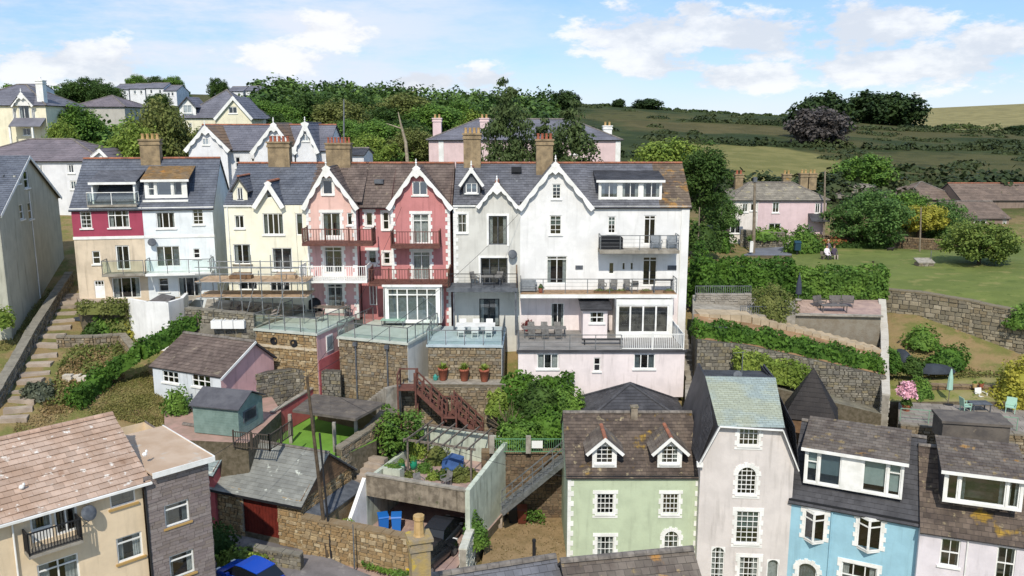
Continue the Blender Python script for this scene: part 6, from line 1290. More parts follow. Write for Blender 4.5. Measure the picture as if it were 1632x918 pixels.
FL.wall([[(Lm,-1),(uS,-1),(uS,ze),(Lm,ze)]], W_PEACH, holes=hs[:5]); bw = FL.wall([[(uS,-1),(uE,-1),(uE,ze+.1),(uS,ze+.1)]], MORTARG, d=-.25, name='bay_wall', holes=hs[5:])
cols = sorted({uS, uE, hs[5][0], hs[5][2], hs[6][0], hs[6][2]}); bands = [(-1, hs[6][1]), (hs[6][1], hs[6][3]), (hs[6][3], hs[5][1]), (hs[5][1], hs[5][3]), (hs[5][3], ze+.1)]
for i, (z0_, z1_) in enumerate(bands):
    hole_ = hs[6] if i == 1 else hs[5] if i == 3 else None
    for (a_, b_) in ([(uS, uE)] if hole_ is None else [(uS, hole_[0]), (hole_[2], uE)]): pieces([(a_,-.25,z0_),(b_,-.25,z0_),(b_,-.25,z1_),(a_,-.25,z1_)], .5, .17, .03, .5, False, random.Random(i+7), gap=.008, wvar=.35).build('stone_blocks', STONEB, bw, kind='stuff')
FL.block(Lm, uE, 0, 7.5, -1, ze, W_PEACH); pieces([(uE+.002,-.25,-1),(uE+.002,7.4,-1),(uE+.002,7.4,ze+.1),(uE+.002,-.25,ze+.1)], .5, .17, .03, .5, False, random.Random(17), gap=.008, wvar=.35).build('side_stone_blocks', STONEB, FL.root, kind='stuff')
dr, zrr = 3.9, ze+2.05; sl = zrr and (zrr-ze)/dr; uV = FL.l(236, 760)[0]
un = MB().prism([(Lm-.2,-.35,ze-.35*sl-.1),(uV,-.35,ze-.35*sl-.1),(uV,dr,zrr-.1),(Lm-.2,dr,zrr-.1)], (0,0,.09)).build('roof', TILEMASS, FL.root)
vis = []; P = [(Lm-.2,-.35,ze-.35*sl),(uV,-.35,ze-.35*sl),(uV,dr,zrr),(Lm-.2,dr,zrr)]; pieces(P, .42, .34, .045, .25, True, FL.R, gap=.004, singles=vis)
vis.sort(key=lambda m: -sum(v[0] for v in m.v)/len(m.v)); rest = MB()
for m in vis[:298]: m.build('roof_tile', TILETAN, un)
for m in vis[298:]:
    k = len(rest.v); rest.v += m.v; rest.f += [tuple(j+k for j in f) for f in m.f]
rest.build('roof_tiles', TILEMASS, un, kind='stuff')
FL.roof([[(uV,dr*2+.3,ze-.1),(Lm-.2,dr*2+.3,ze-.1),(Lm-.2,dr,zrr),(uV,dr,zrr)]], TILEMASS, .42, .34, .045, name='rear_roof', ul=TILEMASS); FL.ridge((Lm-.2,dr,zrr+.03), (uV,dr,zrr+.03), M('ridge_tan', '#b79a86', '#a08572', 2, .85, island=.15), .14)
MB().prism([(uV,-.02,ze),(uV,7.4,ze),(uV,dr,zrr-.15)], (-.05,0,0)).build('gable', W_PEACH, FL.root)
MB().box(uV+.01, uE+.25, -.5, 5.6, ze+.12, ze+.22).build('flat_roof', M('bay_roof', '#b09880', '#bda892', .7, .9, spots=('#b9b0a2', 1.2, .6), bump=.2), FL.root); MB().box(uV+.01, uE+.27, -.56, -.5, ze+.0, ze+.26).build('fascia', WHITE, FL.root); MB().box(uE+.25, uE+.3, -.5, 5.6, ze+.0, ze+.26).build('fascia', WHITE, FL.root)
FL.gutter(Lm, uV, ze-.35*sl+.02, d=-.42); FL.pipe(FL.l(20, 850)[0], 0, ze-.2, -.1); MB().tube([(uS+.02,-.3,0),(uS+.02,-.3,ze-.1)], .05, 6).build('downpipe', IRON, FL.root)
zb = FL.l(90, 872, -.6)[1]; b0, b1 = FL.l(44, 872, -.7)[0], FL.l(134, 872, -.7)[0]; MB().box(b0, b1, -.75, 0, zb-.12, zb).build('balcony_floor', CONC, FL.root); railing(FL.root, [(b0+.04,-.05),(b0+.04,-.7),(b1-.04,-.7),(b1-.04,-.05)], zb, 1.0, 'iron', IRON, 2.5, bs=.12)
ds = MB().lathe([(.36,0),(.34,.05),(.22,.1),(.03,.13)], n=16).build('satellite_dish', LEAD, FL.root, loc=(FL.l(141, 817, -.4)[0], -.45, FL.l(141, 817, -.4)[1])); ds.rotation_euler = (1.2,0,.25); MB().bar((FL.l(141,817)[0],-.4,FL.l(141,822)[1]), (FL.l(141,817)[0]-.3,0,FL.l(141,822)[1]-.4), .04).build('dish_arm', STEEL, FL.root)
for i, (px_, py_) in enumerate(((28, 722), (232, 742))):
    u, z = FL.l(px_, py_, 1.0); g_ = MB().lathe([(.0,0),(.12,.04),(.16,.14),(.1,.24),(.0,.27)], n=8).lathe([(.06,.22),(.08,.3),(.05,.38),(0,.4)], (.14,0,0), 8).build('gull', WHITE, loc=FL.wor(u, 1.0, ze+1.0*sl+.06)); g_.rotation_euler = (0,0,i); g_.scale = (.75,.75,.75); tag(g_, ('white gull on the tan tiled roof', 'white gull near the tiled roof verge', 'small white gull high on the tan roof')[i], 'gull')
dk = House('shed', 'dark roofed shed behind the tan tiled roof', 'shed', 25, 690, 46, 8); dk.O = PZ(24, 700, 8.2); dk.root.location = dk.O; dk.block(0, 4.6, 0, 3, 0, 1.6, OLDWOOD, front=True); dk.gable_roof(0, 4.6, 0, 3, 1.6, 2.3, SLATED, ridge=RIDGEG)

# ------------------------------------------------------------------ roofs and chimney close to the camera
def fg(label, p, q, roofm, slope=.75, run=5.0, ridge=None, z=12.6, size=(.34, .3)):
    a, b = PZ(*p, z), PZ(*q, z); h = House('house', label, 'house', p[0], p[1], a.y, math.degrees(math.atan2(b.y-a.y, b.x-a.x))); L = (b-a).length
    h.O = Vector((a.x, a.y, 0)); h.root.location = h.O; h.block(.15, L-.15, -run+.3, run-.3, -2, z-run*slope+.2, W_GREYC, gable=(0, z-.12), front=True)
    h.roof([[(0,-run,z-run*slope),(L,-run,z-run*slope),(L,0,z),(0,0,z)], [(L,run,z-run*slope),(0,run,z-run*slope),(0,0,z),(L,0,z)]], roofm, *size); h.ridge((0,0,z+.04), (L,0,z+.04), ridge or RIDGEG, .14); return h, L
fr_, Lr = fg('house roof of brown lichened slate in the near foreground', (893, 895), (1105, 875), SLATEL, z=12.6)
fl_, Ll = fg('house roof of grey slate in the near foreground with tall chimney', (640, 926), (886, 887), SLATE, z=12.4)
cz = PY(668, 853, 27.3); u, d, z = fl_.loc(cz); 
STK = M('lichen_stack', '#a58f5c', '#8a8070', 1.6, .95, bump=.5, spots=[('#b9a03c', 1.2, .55), ('#7d7a74', 2.4, .62)])
c = fl_.chimney(u, d, 8.5, cz.z, .66, .6, 1, mat=STK, pm=POTY, ph=.75)
gu = MB().lathe([(.0,0),(.1,.04),(.13,.12),(.08,.2),(.0,.22)], n=8).lathe([(.05,.18),(.06,.25),(0,.3)], (.1,0,0), 8).build('gull', WHITE, loc=fl_.wor(Ll-1.3, -.9, 12.4-.9*.75+.03)); tag(gu, 'white gull on the near grey slate roof', 'gull')
# poles
def pole(label, base, top, r=.13, arms=False, name='telegraph_pole', mat=None):
    t = thing(name, label, 'pole', base); b, q = Vector((0,0,0)), Vector(top)-Vector(base); MB().tube([b-Vector((0,0,.5)), b.lerp(q,.5), q], [r, r*.85, r*.65], 8).build('shaft', mat or BARK, t)
    if arms: MB().bar(q-Vector((.5,0,.3)), q+Vector((.5,0,-.3)), .08).build('crossarm', BARK, t)
    return t
pb_ = PZ(523, 888, 4.85); tp = pole('leaning timber telegraph pole beside the ochre street wall', pb_, PY(489, 600, pb_.y+1.2), .12); so3 = Vector(tp.location); MB().tube([Vector((.2,-.1,0)), PY(505, 690, pb_.y+.6)-so3+Vector((.15,0,0))], .06, 6).build('cable_duct', IRON, tp)
pole('thin steel signpost in front of the ochre street wall', PZ(565, 905, 4.8), PZ(565, 905, 4.8)+Vector((0,0,2.6)), .05, name='signpost', mat=STEEL)
# ------------------------------------------------------------------ terraced gardens on the right
def Yz(px, py, Y): return PY(px, py, Y)
lowyard = slab('yard', [PZ(1092,640,10.9), PZ(1165,640,10.9), PZ(1165,606,10.9), PZ(1092,606,10.9)], 6, CONC)
# tall grey retaining wall, stepping down to the right
wpts = [PY(1106, 640, 57.6), PY(1180, 640, 57.6), PY(1290, 650, 57.2), PY(1405, 665, 56.6)]; wtop = [PY(1106, 540, 57.6).z, PY(1180, 548, 57.6).z, PY(1290, 572, 57.2).z, PY(1405, 598, 56.6).z]
wb = [p.z-2.5 for p in wpts]
stone_wall('retaining_wall', 'tall grey rubble retaining wall below the sloping ivy hedge', [Vector((p.x, p.y, 8.0)) for p in wpts], 0, .6, STONEG, MORTARG, 31, False, heights=[t-8.0 for t in wtop])
slab('garden_bank', [Vector((p.x, p.y, t)) for p, t in zip(wpts, wtop)]+[PY(1405, 555, 60.5), PY(1280, 528, 60.5), PY(1200, 505, 60.8), PY(1106, 500, 60.8)], 8, DIRT)
hedge('sloping_hedge', 'dark trailing hedge sloping along the top of the grey retaining wall', [Vector((p.x, p.y+.9, t)) for p, t in zip(wpts, wtop)], 1.6, 1.0, LEAFHEDGE, 70, .13, 3, wob=.2)
hedge('clipped_hedge', 'bright yellow-green hedge below the grey retaining wall', [PY(1172, 590, 56.3), PY(1225, 606, 56.0), PY(1284, 618, 55.7)], 1.4, 1.5, LEAFB, 80, .11, 4)
slab('garden_bank', [PY(1160, 600, 55.0), PY(1290, 632, 55.0), PY(1405, 660, 54.6), PY(1405, 650, 56.6), PY(1290, 622, 57.0), PY(1160, 588, 57.4)], 7, M('bank_stone', '#85806f', '#6a665a', 1.2, .95, bump=.6, bscale=6, spots=('#6c7040', 1.5, .62)))
# stepped path of pale stone
TANP = M('tan_stone', '#b8a78c', '#a3937a', 1.2, .9, bump=.2, objvar=.08)
path = thing('stepped_path', 'pale stone stepped path between ivy hedge and upper railing', 'steps', PY(1110, 500, 60.8)); po = Vector(path.location)
a, b = PY(1112, 498, 61.2), PY(1195, 500, 61.2); flat = [a, b]
for i in range(5): p = a.lerp(b, i/5); q = a.lerp(b, (i+1)/5); MB().box(p.x, q.x-.03, 60.6, 62.4, p.z-.6, p.z).build('slab', TANP, path, loc=-po)
a, b = PY(1196, 502, 61.1), PY(1400, 556, 60.2)
for i in range(15): p = a.lerp(b, i/15); q = a.lerp(b, (i+1)/15); MB().box(p.x, q.x-.02, p.y-.6, p.y+1.0, q.z-.8, (p.z+q.z)/2).build('step', TANP, path, loc=-po)
upper = slab('patio', [PY(1268, 503, 62.0), PY(1404, 506, 62.0), PY(1404, 478, 66.5), PY(1268, 478, 66.5)], 11, PAVEP, STONES)
MB().bar(PY(1266, 502, 61.95)+Vector((0,0,.06)), PY(1406, 505, 61.95)+Vector((0,0,.06)), .4, .12).build('patio_edge', CONC, upper)
flags(upper, [PY(1270, 502, 62.2)+Vector((0,0,.006)), PY(1402, 505, 62.2)+Vector((0,0,.006)), PY(1402, 479, 66.3)+Vector((0,0,.006)), PY(1270, 479, 66.3)+Vector((0,0,.006))], .7, .7, M('patio_flag', '#b59c8c', '#a08878', 1.2, .9, objvar=.1), th=.02, seed=6)
upl = slab('upper_path', [PY(1104, 500, 61.4), PY(1268, 503, 61.6), PY(1268, 478, 66.5), PY(1104, 470, 66.5)], 11, CONC, CONC)
stone_wall('upper_wall', 'low grey wall behind the upper railing', [PY(1108, 488, 64.5), PY(1196, 488, 64.5)], .9, .3, M('grey_block', '#9c968c', '#878177', 1.5, .9, bump=.3), CONC, 32, True, below=.4)
ur = thing('steel_railing', 'grey steel railing on the low upper garden wall', 'railing', PY(1108, 476, 64.5)); L_ = (PY(1196,476,64.5)-PY(1108,476,64.5)).x; railing(ur, [(0,0),(L_,0)], .0, 1.0, 'iron', STEEL, 1.8, bs=.16)
ur = thing('steel_railing', 'dark railing curving down past the round bush', 'railing', PY(1180, 500, 62.0)); p = PY(1252, 508, 61.5)-Vector(ur.location); railing(ur, [(0,0),(p.x,p.y)], -.4, 1.0, 'iron', LEAD, 1.4, bs=.16)
bush('clipped_bush', 'large round clipped bush beside the patio', PY(1228, 506, 62.6), (1.75,1.6,2.5), LEAFO, 3200, .09, 61)
ps = thing('closed_parasol', 'closed dark blue parasol on the upper patio', 'parasol', PY(1272, 478, 66.0)); MB().tube([(0,0,0),(0,0,2.2)], .03, 6).build('pole', LEAD, ps); MB().lathe([(.06,.4),(.24,.5),(.2,1.3),(.07,1.95),(.0,2.05)], n=8).build('canopy', M('navy_cloth', '#3e4350', None, 1, .9), ps); MB().lathe([(.3,0),(.3,.07),(.05,.1)], n=10).build('base', CONC, ps)
for i, px_ in enumerate((1306, 1332, 1350)): chair('grey slatted chair in the patio seating group, '+('left','middle','right')[i]+' one', PY(px_, 490, 64.5), (.5, 0, -.4)[i], M('grey_teak', '#6d6864', '#5b5652', 3, .8), 'patio seating', w=.9)
table('outdoor_table', 'dark slatted table in front of the patio chairs', PY(1328, 498, 63.2), 2.0, .8, .6, 0, MATS['grey_teak'], MATS['grey_teak'])
hedge('tall_hedge', 'tall dark green hedge between the patio and the road', [PY(1106, 474, 69.0), PY(1180, 472, 69.5), PY(1260, 474, 69.0)], 2.2, 3.0, LEAFHEDGE, 60, .15, 7, wob=.18)
hedge('tall_hedge', 'brighter hedge sloping down to the lawn wall', [PY(1262, 474, 68.8), PY(1330, 474, 68.3), PY(1408, 474, 67.6)], 2.2, 2.4, LEAFM, 60, .15, 8, wob=.18)
bush('clipped_bush', 'square dark bush at the road end of the tall hedge', PY(1117, 474, 70.5), (1.6,1.5,4.6), LEAFHEDGE, 2200, .13, 62)
# boundary wall running downhill and the lawn's great wall
stone_wall('boundary_wall', 'pale capped boundary wall running downhill beside the patio', [PY(1404, 500, 66.0), PY(1408, 560, 61.5), PY(1408, 610, 58.0), PY(1410, 655, 54.6)], 1.1, .4, M('pale_rubble', None, '#a29d92', 2, .9, bump=.4, isl_c=['#b0aa9d', '#9a948a', '#c3beb2', '#8d877c']), CONC, 33, True)
lp = [PY(1408, 466, 68.0), PY(1470, 472, 66.5), PY(1550, 486, 64.0), PY(1650, 508, 61.0)]; zl = [p.z for p in lp]
stone_wall('lawn_wall', 'great grey-brown rubble wall holding up the sloping lawn', [Vector((p.x, p.y, 9.0)) for p in lp], 0, .7, M('rubble_mix', None, '#6d6756', 2.2, .9, bump=.5, isl_c=['#7d7767', '#928872', '#a19680', '#6c6555', '#8b7d63', '#787264', '#aaa08a']), MORTARG, 34, True, heights=[z-9.0+.25 for z in zl], w=.5, h=.28)
lawn = slab('lawn', [p for p in lp]+[Vector((60, 70, 16.6)), Vector((64, 92, 17.0)), PY(1500, 398, 96), PY(1400, 392, 98), PY(1290, 392, 97), PY(1262, 404, 91), PY(1262, 440, 76), PY(1300, 462, 71)], 10, GRASS, DIRT)
# lower right garden: slope, nets, shrubs, patio
slab('garden_bank', [PY(1412, 640, 56.0), PY(1660, 640, 54.6), PY(1660, 592, 60.6), PY(1545, 566, 63.4), PY(1412, 540, 66.6)], 6, GRASSR)
scatter('bank_weeds', [PY(1416, 600, 58.5), PY(1640, 600, 58.5), PY(1640, 590, 60.4), PY(1545, 566, 63.2), PY(1416, 545, 66.0)], 1500, .12, .35, LEAFO, 9, 'low weeds on the bank under the lawn wall')
NET = M('garden_net', '#3b4148', '#31363d', 2, .9, bump=.4)
for i, (px_, py_, r, lb) in enumerate(((1436, 578, (.9,1.6,1.3), 'dark blue net over a narrow bed beside the boundary wall'), (1488, 592, (2.0,1.0,.7), 'low dark net mound in the lower right garden'))):
    n_ = inst('garden_net', bush_mesh('garden_net', *r, 10, .05, NET, 70+i), loc=PY(px_, py_, (61.5, 59.0)[i])); tag(n_, lb, 'net')
for i, (px_, py_, Y, r, m, lb) in enumerate(((1470, 552, 62.5, (1.3,1.1,1.6), LEAFM, 'leafy shrub under the lawn wall, left'), (1512, 582, 60.0, (1.5,1.1,1.6), LEAFHEDGE, 'leafy shrub under the lawn wall, right of the net'), (1455, 592, 59.0, (.8,.7,1.1), LEAFD, 'small dark shrub beside the net mound'), (1420, 588, 59.5, (.8,.8,1.5), LEAFHEDGE, 'shrub against the boundary wall'))): bush('shrub', lb, PY(px_, py_, Y), r, m, 900, .12, 80+i)
pt = slab('patio', [PZ(1432,676,10.2), PZ(1640,694,10.2), PZ(1640,628,10.2), PZ(1432,622,10.2)], 6, M('patio_grey', '#8c857c', '#787169', 1, .9, bump=.3), STONEG)
flags(pt, [PZ(1436,674,10.204), PZ(1636,691,10.204), PZ(1636,634,10.204), PZ(1436,628,10.204)], .75, .6, M('patio_slab_grey', '#938b82', '#7d766d', 1.1, .9, objvar=.12, bump=.2), th=.02, seed=9)
stone_wall('patio_wall', 'rubble wall under the grey patio edge behind the lavender cottage', [PZ(1434,680,10.2)-Vector((0,0,3)), PZ(1645,698,10.2)-Vector((0,0,3))], 3.15, .4, STONES, seed=36, cap=True)
stone_wall('raised_bed', 'low rubble bed wall at the back of the grey patio', [PZ(1432,628,10.2), PZ(1590,634,10.2)], .75, .4, STONEBR, seed=37)
bush('hydrangea_bush', 'round bright green bush at the patio back left', PZ(1466, 636, 10.2), (.95,.85,1.6), LEAFM, 1100, .1, 90)
pk = thing('flowering_shrub', 'pink flowering standard in a terracotta pot on the patio', 'flower', PZ(1444, 655, 10.2)); MB().lathe([(.2,0),(.3,.4),(.33,.4),(.33,.48),(.24,.46)], n=12).build('pot', POT, pk); MB().tube([(0,0,.4),(0,0,1.3)], .04, 6).build('stem', BARK, pk); inst('blossom', bush_mesh('blossom', .6,.55,.95,600,.1,M('pink_blossom', '#e3b4bf', '#cf97a6', 3, .8, island=.2),91), pk, (0,0,1.1)); inst('foliage', bush_mesh('foliage', .35,.35,.5,200,.09,LEAFD,92), pk, (0,0,.45))
GP = M('pale_green_paint', '#9dc0ae', None, 1, .6)
ps = thing('closed_parasol', 'closed pale green parasol standing on the grey patio', 'parasol', PZ(1511, 645, 10.2)); MB().tube([(0,0,0),(0,0,2.6)], .03, 6).build('pole', TIMBER, ps); MB().lathe([(.05,1.0),(.2,1.1),(.16,1.9),(.05,2.5),(.0,2.6)], n=8).build('canopy', GP, ps); MB().lathe([(.34,0),(.34,.07),(.05,.1)], n=10).build('base', IRON, ps)
for i, (px_, py_, m, rz) in enumerate(((1538, 656, GP, 1.6), (1610, 658, GP, -.6), (1562, 640, PLASTW, .2))): chair(('pale green chair left of the patio table', 'pale turquoise chair at the patio right', 'white-grey folding chair behind the patio table')[i], PZ(px_, py_, 10.2), rz, m, w=.6, hb=1.0)
table('outdoor_table', 'small dark metal table on the grey patio', PZ(1560, 655, 10.2), 1.3, .9, .6, 0, LEAD, LEAD)
for i, px_ in enumerate((1553, 1563)): q = thing('flower_pot', ('pale clay pot on the raised bed, left of pair', 'orange clay pot on the raised bed, right of pair')[i], 'plant pot', PZ(px_, 618, 11.0)); MB().lathe([(.12,0),(.17,.28),(.19,.28),(.19,.34),(.13,.32)], n=10).build('pot', (POTY, POT)[i], q); inst('plant', bush_mesh('plant', .15,.15,.2,60,.05,LEAFM,i), q, (0,0,.3))
bush('golden_bush', 'big golden-yellow bush at the right edge of patio', PZ(1622, 645, 10.2), (1.7,1.4,3.3), LEAFY, 2600, .12, 93)
bush('shrub', 'dark green shrub on the wall at the picture edge', PY(1630, 520, 61.5), (1.2,1.2,1.6), LEAFM, 900, .13, 94)
rl = thing('iron_fence', 'thin rusted rail along the grey patio edge', 'railing', PZ(1434, 672, 10.2)); p = PZ(1620, 688, 10.2)-Vector(rl.location); railing(rl, [(0,0),(p.x,p.y)], .0, .9, 'wire', M('rusty_green', '#7d9a84', None, 1, .6), 1.6)
# steps beside the white house
sw = thing('side_steps', 'stone steps climbing beside the white terrace end', 'steps', PY(1108, 612, 58.5))
for i in range(18): MB().box(-.55,.45,i*.55,i*.55+.62,-1.0,.1+i*.25).build('step', CONC, sw)
rs = thing('timber_steps', 'white-edged steps behind the verdigris roof', 'steps', PZ(1112, 634, 10.9)-Vector((0,1.4,1.6)))
for i in range(6): MB().box(-.55,.55,i*.32,i*.32+.38,-.4,.12+i*.26).build('step', LEAD, rs); MB().box(-.55,.55,i*.32-.02,i*.32+.05,.122+i*.26,.15+i*.26).build('nosing', PLASTW, rs)
fn = thing('wire_fence', 'thin wire fence on the wall beside the white house', 'fence', PY(1112, 540, 58.3)); p = PY(1160, 545, 58.0)-Vector(fn.location); railing(fn, [(0,0),(p.x,p.y)], -.2, 1.1, 'wire', STEEL, 1.2)

# ------------------------------------------------------------------ lawn, road, cottages beyond
rd = slab('road', [PY(1138, 407, 90), PY(1262, 407, 90), PY(1268, 392, 96.5), PY(1236, 380, 101), PY(1150, 378, 104), PY(1100, 385, 104), PY(1100, 407, 90)], 13, ASPHB)
stone_wall('roadside_wall', 'dark rubble wall behind the road bend', [PY(1128, 400, 92), PY(1140, 380, 101)], 2.6, .5, STONEG, MORTARG, 38)
stone_wall('front_garden_wall', 'low wall in front of the pink cottages', [PY(1180, 381, 96.5), PY(1250, 386, 95.5)], 1.0, .4, STONEG, MORTARG, 39)
stone_wall('lawn_back_wall', 'low wall behind the lawn trees', [PY(1300, 392, 97.5), PY(1400, 394, 97.5), PY(1500, 400, 95)], 1.2, .4, STONEBR, seed=40)
W_PINK2 = wallm('render_cottage_pink', '#dfc3c5', .15); W_WH2 = wallm('render_cottage_white', '#e6ded4', .15); SLC = M('slate_cottage', '#8d8678', '#756f64', .8, .8, island=.15, spots=('#a59a76', 1.2, .6))
RC = House('cottage', 'pink rendered cottage with hipped stone-slate roof by the road', 'house', 1168, 378, 98.0, 0); ze = RC.l(1240, 319)[1]; u1, u2 = RC.l(1207, 340)[0], RC.l(1316, 340)[0]; zr = PY(1240, 291, 101.5).z-RC.O.z
for r in ((1183, 324, 1192, 338), (1196, 324, 1206, 336), (1231, 322, 1242, 339), (1299, 324, 1307, 340)): RC.win(r, n=2, rows=1, curt=0, fw=.09)
RC.win((1164, 350, 1180, 372), n=2, curt=0); RC.win((1225, 356, 1244, 372), n=2, curt=0)
hs = RC.holes; RC.wall([[(-.4,-1),(u1,-1),(u1,ze),(-.4,ze)]], W_WH2, holes=[h for h in hs if h[2] < u1]); RC.wall([[(u1,-1),(u2,-1),(u2,ze),(u1,ze)]], W_PINK2, name='pink_wall', holes=[h for h in hs if h[0] > u1]); RC.holes = []
RC.block(-.4, u2, 0, 7, -1, ze, W_PINK2); RC.hip_roof(-.4, u2, 0, 7, ze, zr, SLC, inset=3.2, w=.5, h=.4)
for px_ in (1177, 1253, 1287, 1301): RC.chimney(RC.l(px_, 290, 4)[0], 4.0+(1.5 if px_ > 1280 else 0), zr-1, zr+1.0, .9, .7, 2, pm=POT if px_ < 1200 else POTY)
RC.pipe(u1, 0, ze, mat=WHITE); pr = RC.rect(1292, 350, 1316, 376, -1.2); MB().prism([(pr[0],-1.3,ze*.45),(pr[2]+.4,-1.3,ze*.45),(pr[2]+.4,0,ze*.62),(pr[0],0,ze*.62)], (0,0,.12)).build('porch_roof', SLATED, RC.root)
SBR = M('slate_farm', '#7a6a5e', '#675a50', .6, .85, island=.12, spots=('#8f8068', .8, .62))
def simple(name, label, px0, px1, Y, base, eave, ridge, wall, roofm, dep=8.0, kind='gable', wins=(), ang=0, ridgem=None, zb=None, w=.6, h=.45, chims=(), cat='house', wn=2):
    h_ = House(name, label, cat, px0, base, Y, ang); ze = h_.l(px0, eave)[1]; u1 = h_.l(px1, base)[0]; zr = PY((px0+px1)/2, ridge, Y+dep/2).z-h_.O.z
    for r in wins: h_.win(r, n=wn, curt=0, fw=.1)
    h_.wall([[(0,-2),(u1,-2),(u1,ze),(0,ze)]], wall); h_.block(0, u1, 0, dep, -2, ze, wall, gable=(dep/2, zr) if kind == 'gable' else None)
    if kind == 'gable': h_.gable_roof(0, u1, 0, dep, ze, zr, roofm, w=w, h=h, ridge=ridgem or RIDGEG)
    else: h_.hip_roof(0, u1, 0, dep, ze, zr, roofm, w=w, h=h, ridge=ridgem)
    for px_ in chims: h_.chimney(h_.l(px_, ridge, dep/2)[0], dep/2, zr-1, zr+1.3, 1.0, .8, 3)
    return h_
W_STB = wallm('stone_brown_wall', '#8d7a6c', .3)
simple('barn', 'long brown-roofed range along the right background', 1530, 1720, 118, 345, 318, 292, W_STB, SBR, ridgem=RIDGE); simple('barn', 'brown-roofed barn behind the lawn trees', 1438, 1530, 121, 350, 318, 290, W_STB, SBR, kind='hip'); simple('barn', 'low brown stone barn with dark door behind the small tree', 1520, 1606, 108, 372, 347, 321, W_STB, SBR, wins=((1552, 350, 1572, 362), (1612-14, 346, 1604, 366)), dep=9)
simple('barn', 'slate-roofed shed left of the barns', 1330, 1440, 126, 345, 316, 294, W_STB, SLC, kind='hip')
def lamp(label, base_px, py, Y, top_py, arm=True, r=.09): b = PY(base_px, py, Y); t = pole(label, b, PY(base_px+2, top_py, Y), r, name='lamp_post', mat=M('post_timber', '#8c8070', '#766b5c', 3, .8)); return t
lp_ = lamp('tall timber pole at the road bend', 1201, 405, 92, 290, r=.2); MB().box(-.2,.2,-.2,.2,0,.5).build('lamp_head', LEAD, lp_, loc=Vector(PY(1203, 290, 92))-Vector(lp_.location))
lamp('tall thin pole beside the pink cottage end', 1313, 388, 97, 272, r=.14); l2 = lamp('slim lamp post standing on the lawn', 1466, 402, 92, 330, r=.1); lamp('short white post behind the small lawn tree', 1509, 388, 99, 360, r=.12); lamp('grey post by the white terrace end', 1113, 385, 85, 330, r=.08); lamp('street lamp beside the dark tree', 1146, 384, 95, 305, r=.08)
vc = MB().box(-.18,.18,-.12,.12,0,1.1).box(-.14,.14,-.14,.14,1.1,1.2).build('marker_post', PLASTW, loc=PY(1197, 402, 91)); tag(vc, 'short white marker post at the road edge', 'post')
bn = thing('litter_bin', 'dark blue litter bin on a post beside the round bush', 'bin', PY(1270, 406, 90)); MB().box(-.3,.3,-.25,.25,.5,1.3).build('body', M('bin_navy', '#24404f', None, 1, .5), bn); MB().box(-.06,.06,-.06,.06,0,.5).build('post', IRON, bn); MB().prism([(-.34,-.3,1.3),(.34,-.3,1.3),(.34,0,1.5),(-.34,0,1.5)], (0,.3,0)).build('hood', MATS['bin_navy'], bn)
bush('round_bush', 'round green bush at the lawn corner by the road', PY(1281, 402, 92), (2.2,1.8,2.9), LEAFM, 2200, .14, 95)
bush('flower_bed', 'red flowering clump behind the seated people', PY(1330, 388, 95), (1.6,.6,.6), M('red_flowers', '#a8573f', '#6d6a35', 3, .8, island=.2), 400, .12, 96)
hg = hedge('low_hedge', 'dark low hedge at the back of the lawn', [PY(1318, 398, 95), PY(1420, 402, 95)], 1.2, 1.0, LEAFD, 50, .14, 12)
pl_ = thing('stone_plinth', 'square stone plinth with slanted panel on the lawn', 'plinth', PY(1471, 438, 80)); MB().box(-.7,.7,-.5,.5,0,1.2).build('base', W_STB, pl_); stone_face([(-.7,-.5,0),(.7,-.5,0),(.7,-.5,1.2),(-.7,-.5,1.2)], STONEG, pl_, .35, .22, seed=5); MB().prism([(-.8,-.55,1.2),(.8,-.55,1.2),(.8,.55,1.5),(-.8,.55,1.5)], (0,0,.08)).build('panel', CONC, pl_); MB().box(-1.0,1.0,-.8,.8,-.1,.05).build('footing', CONC, pl_); MB().tube([(.7,.2,1.2),(.7,.2,2.3)], .04, 6).build('rod', STEEL, pl_)
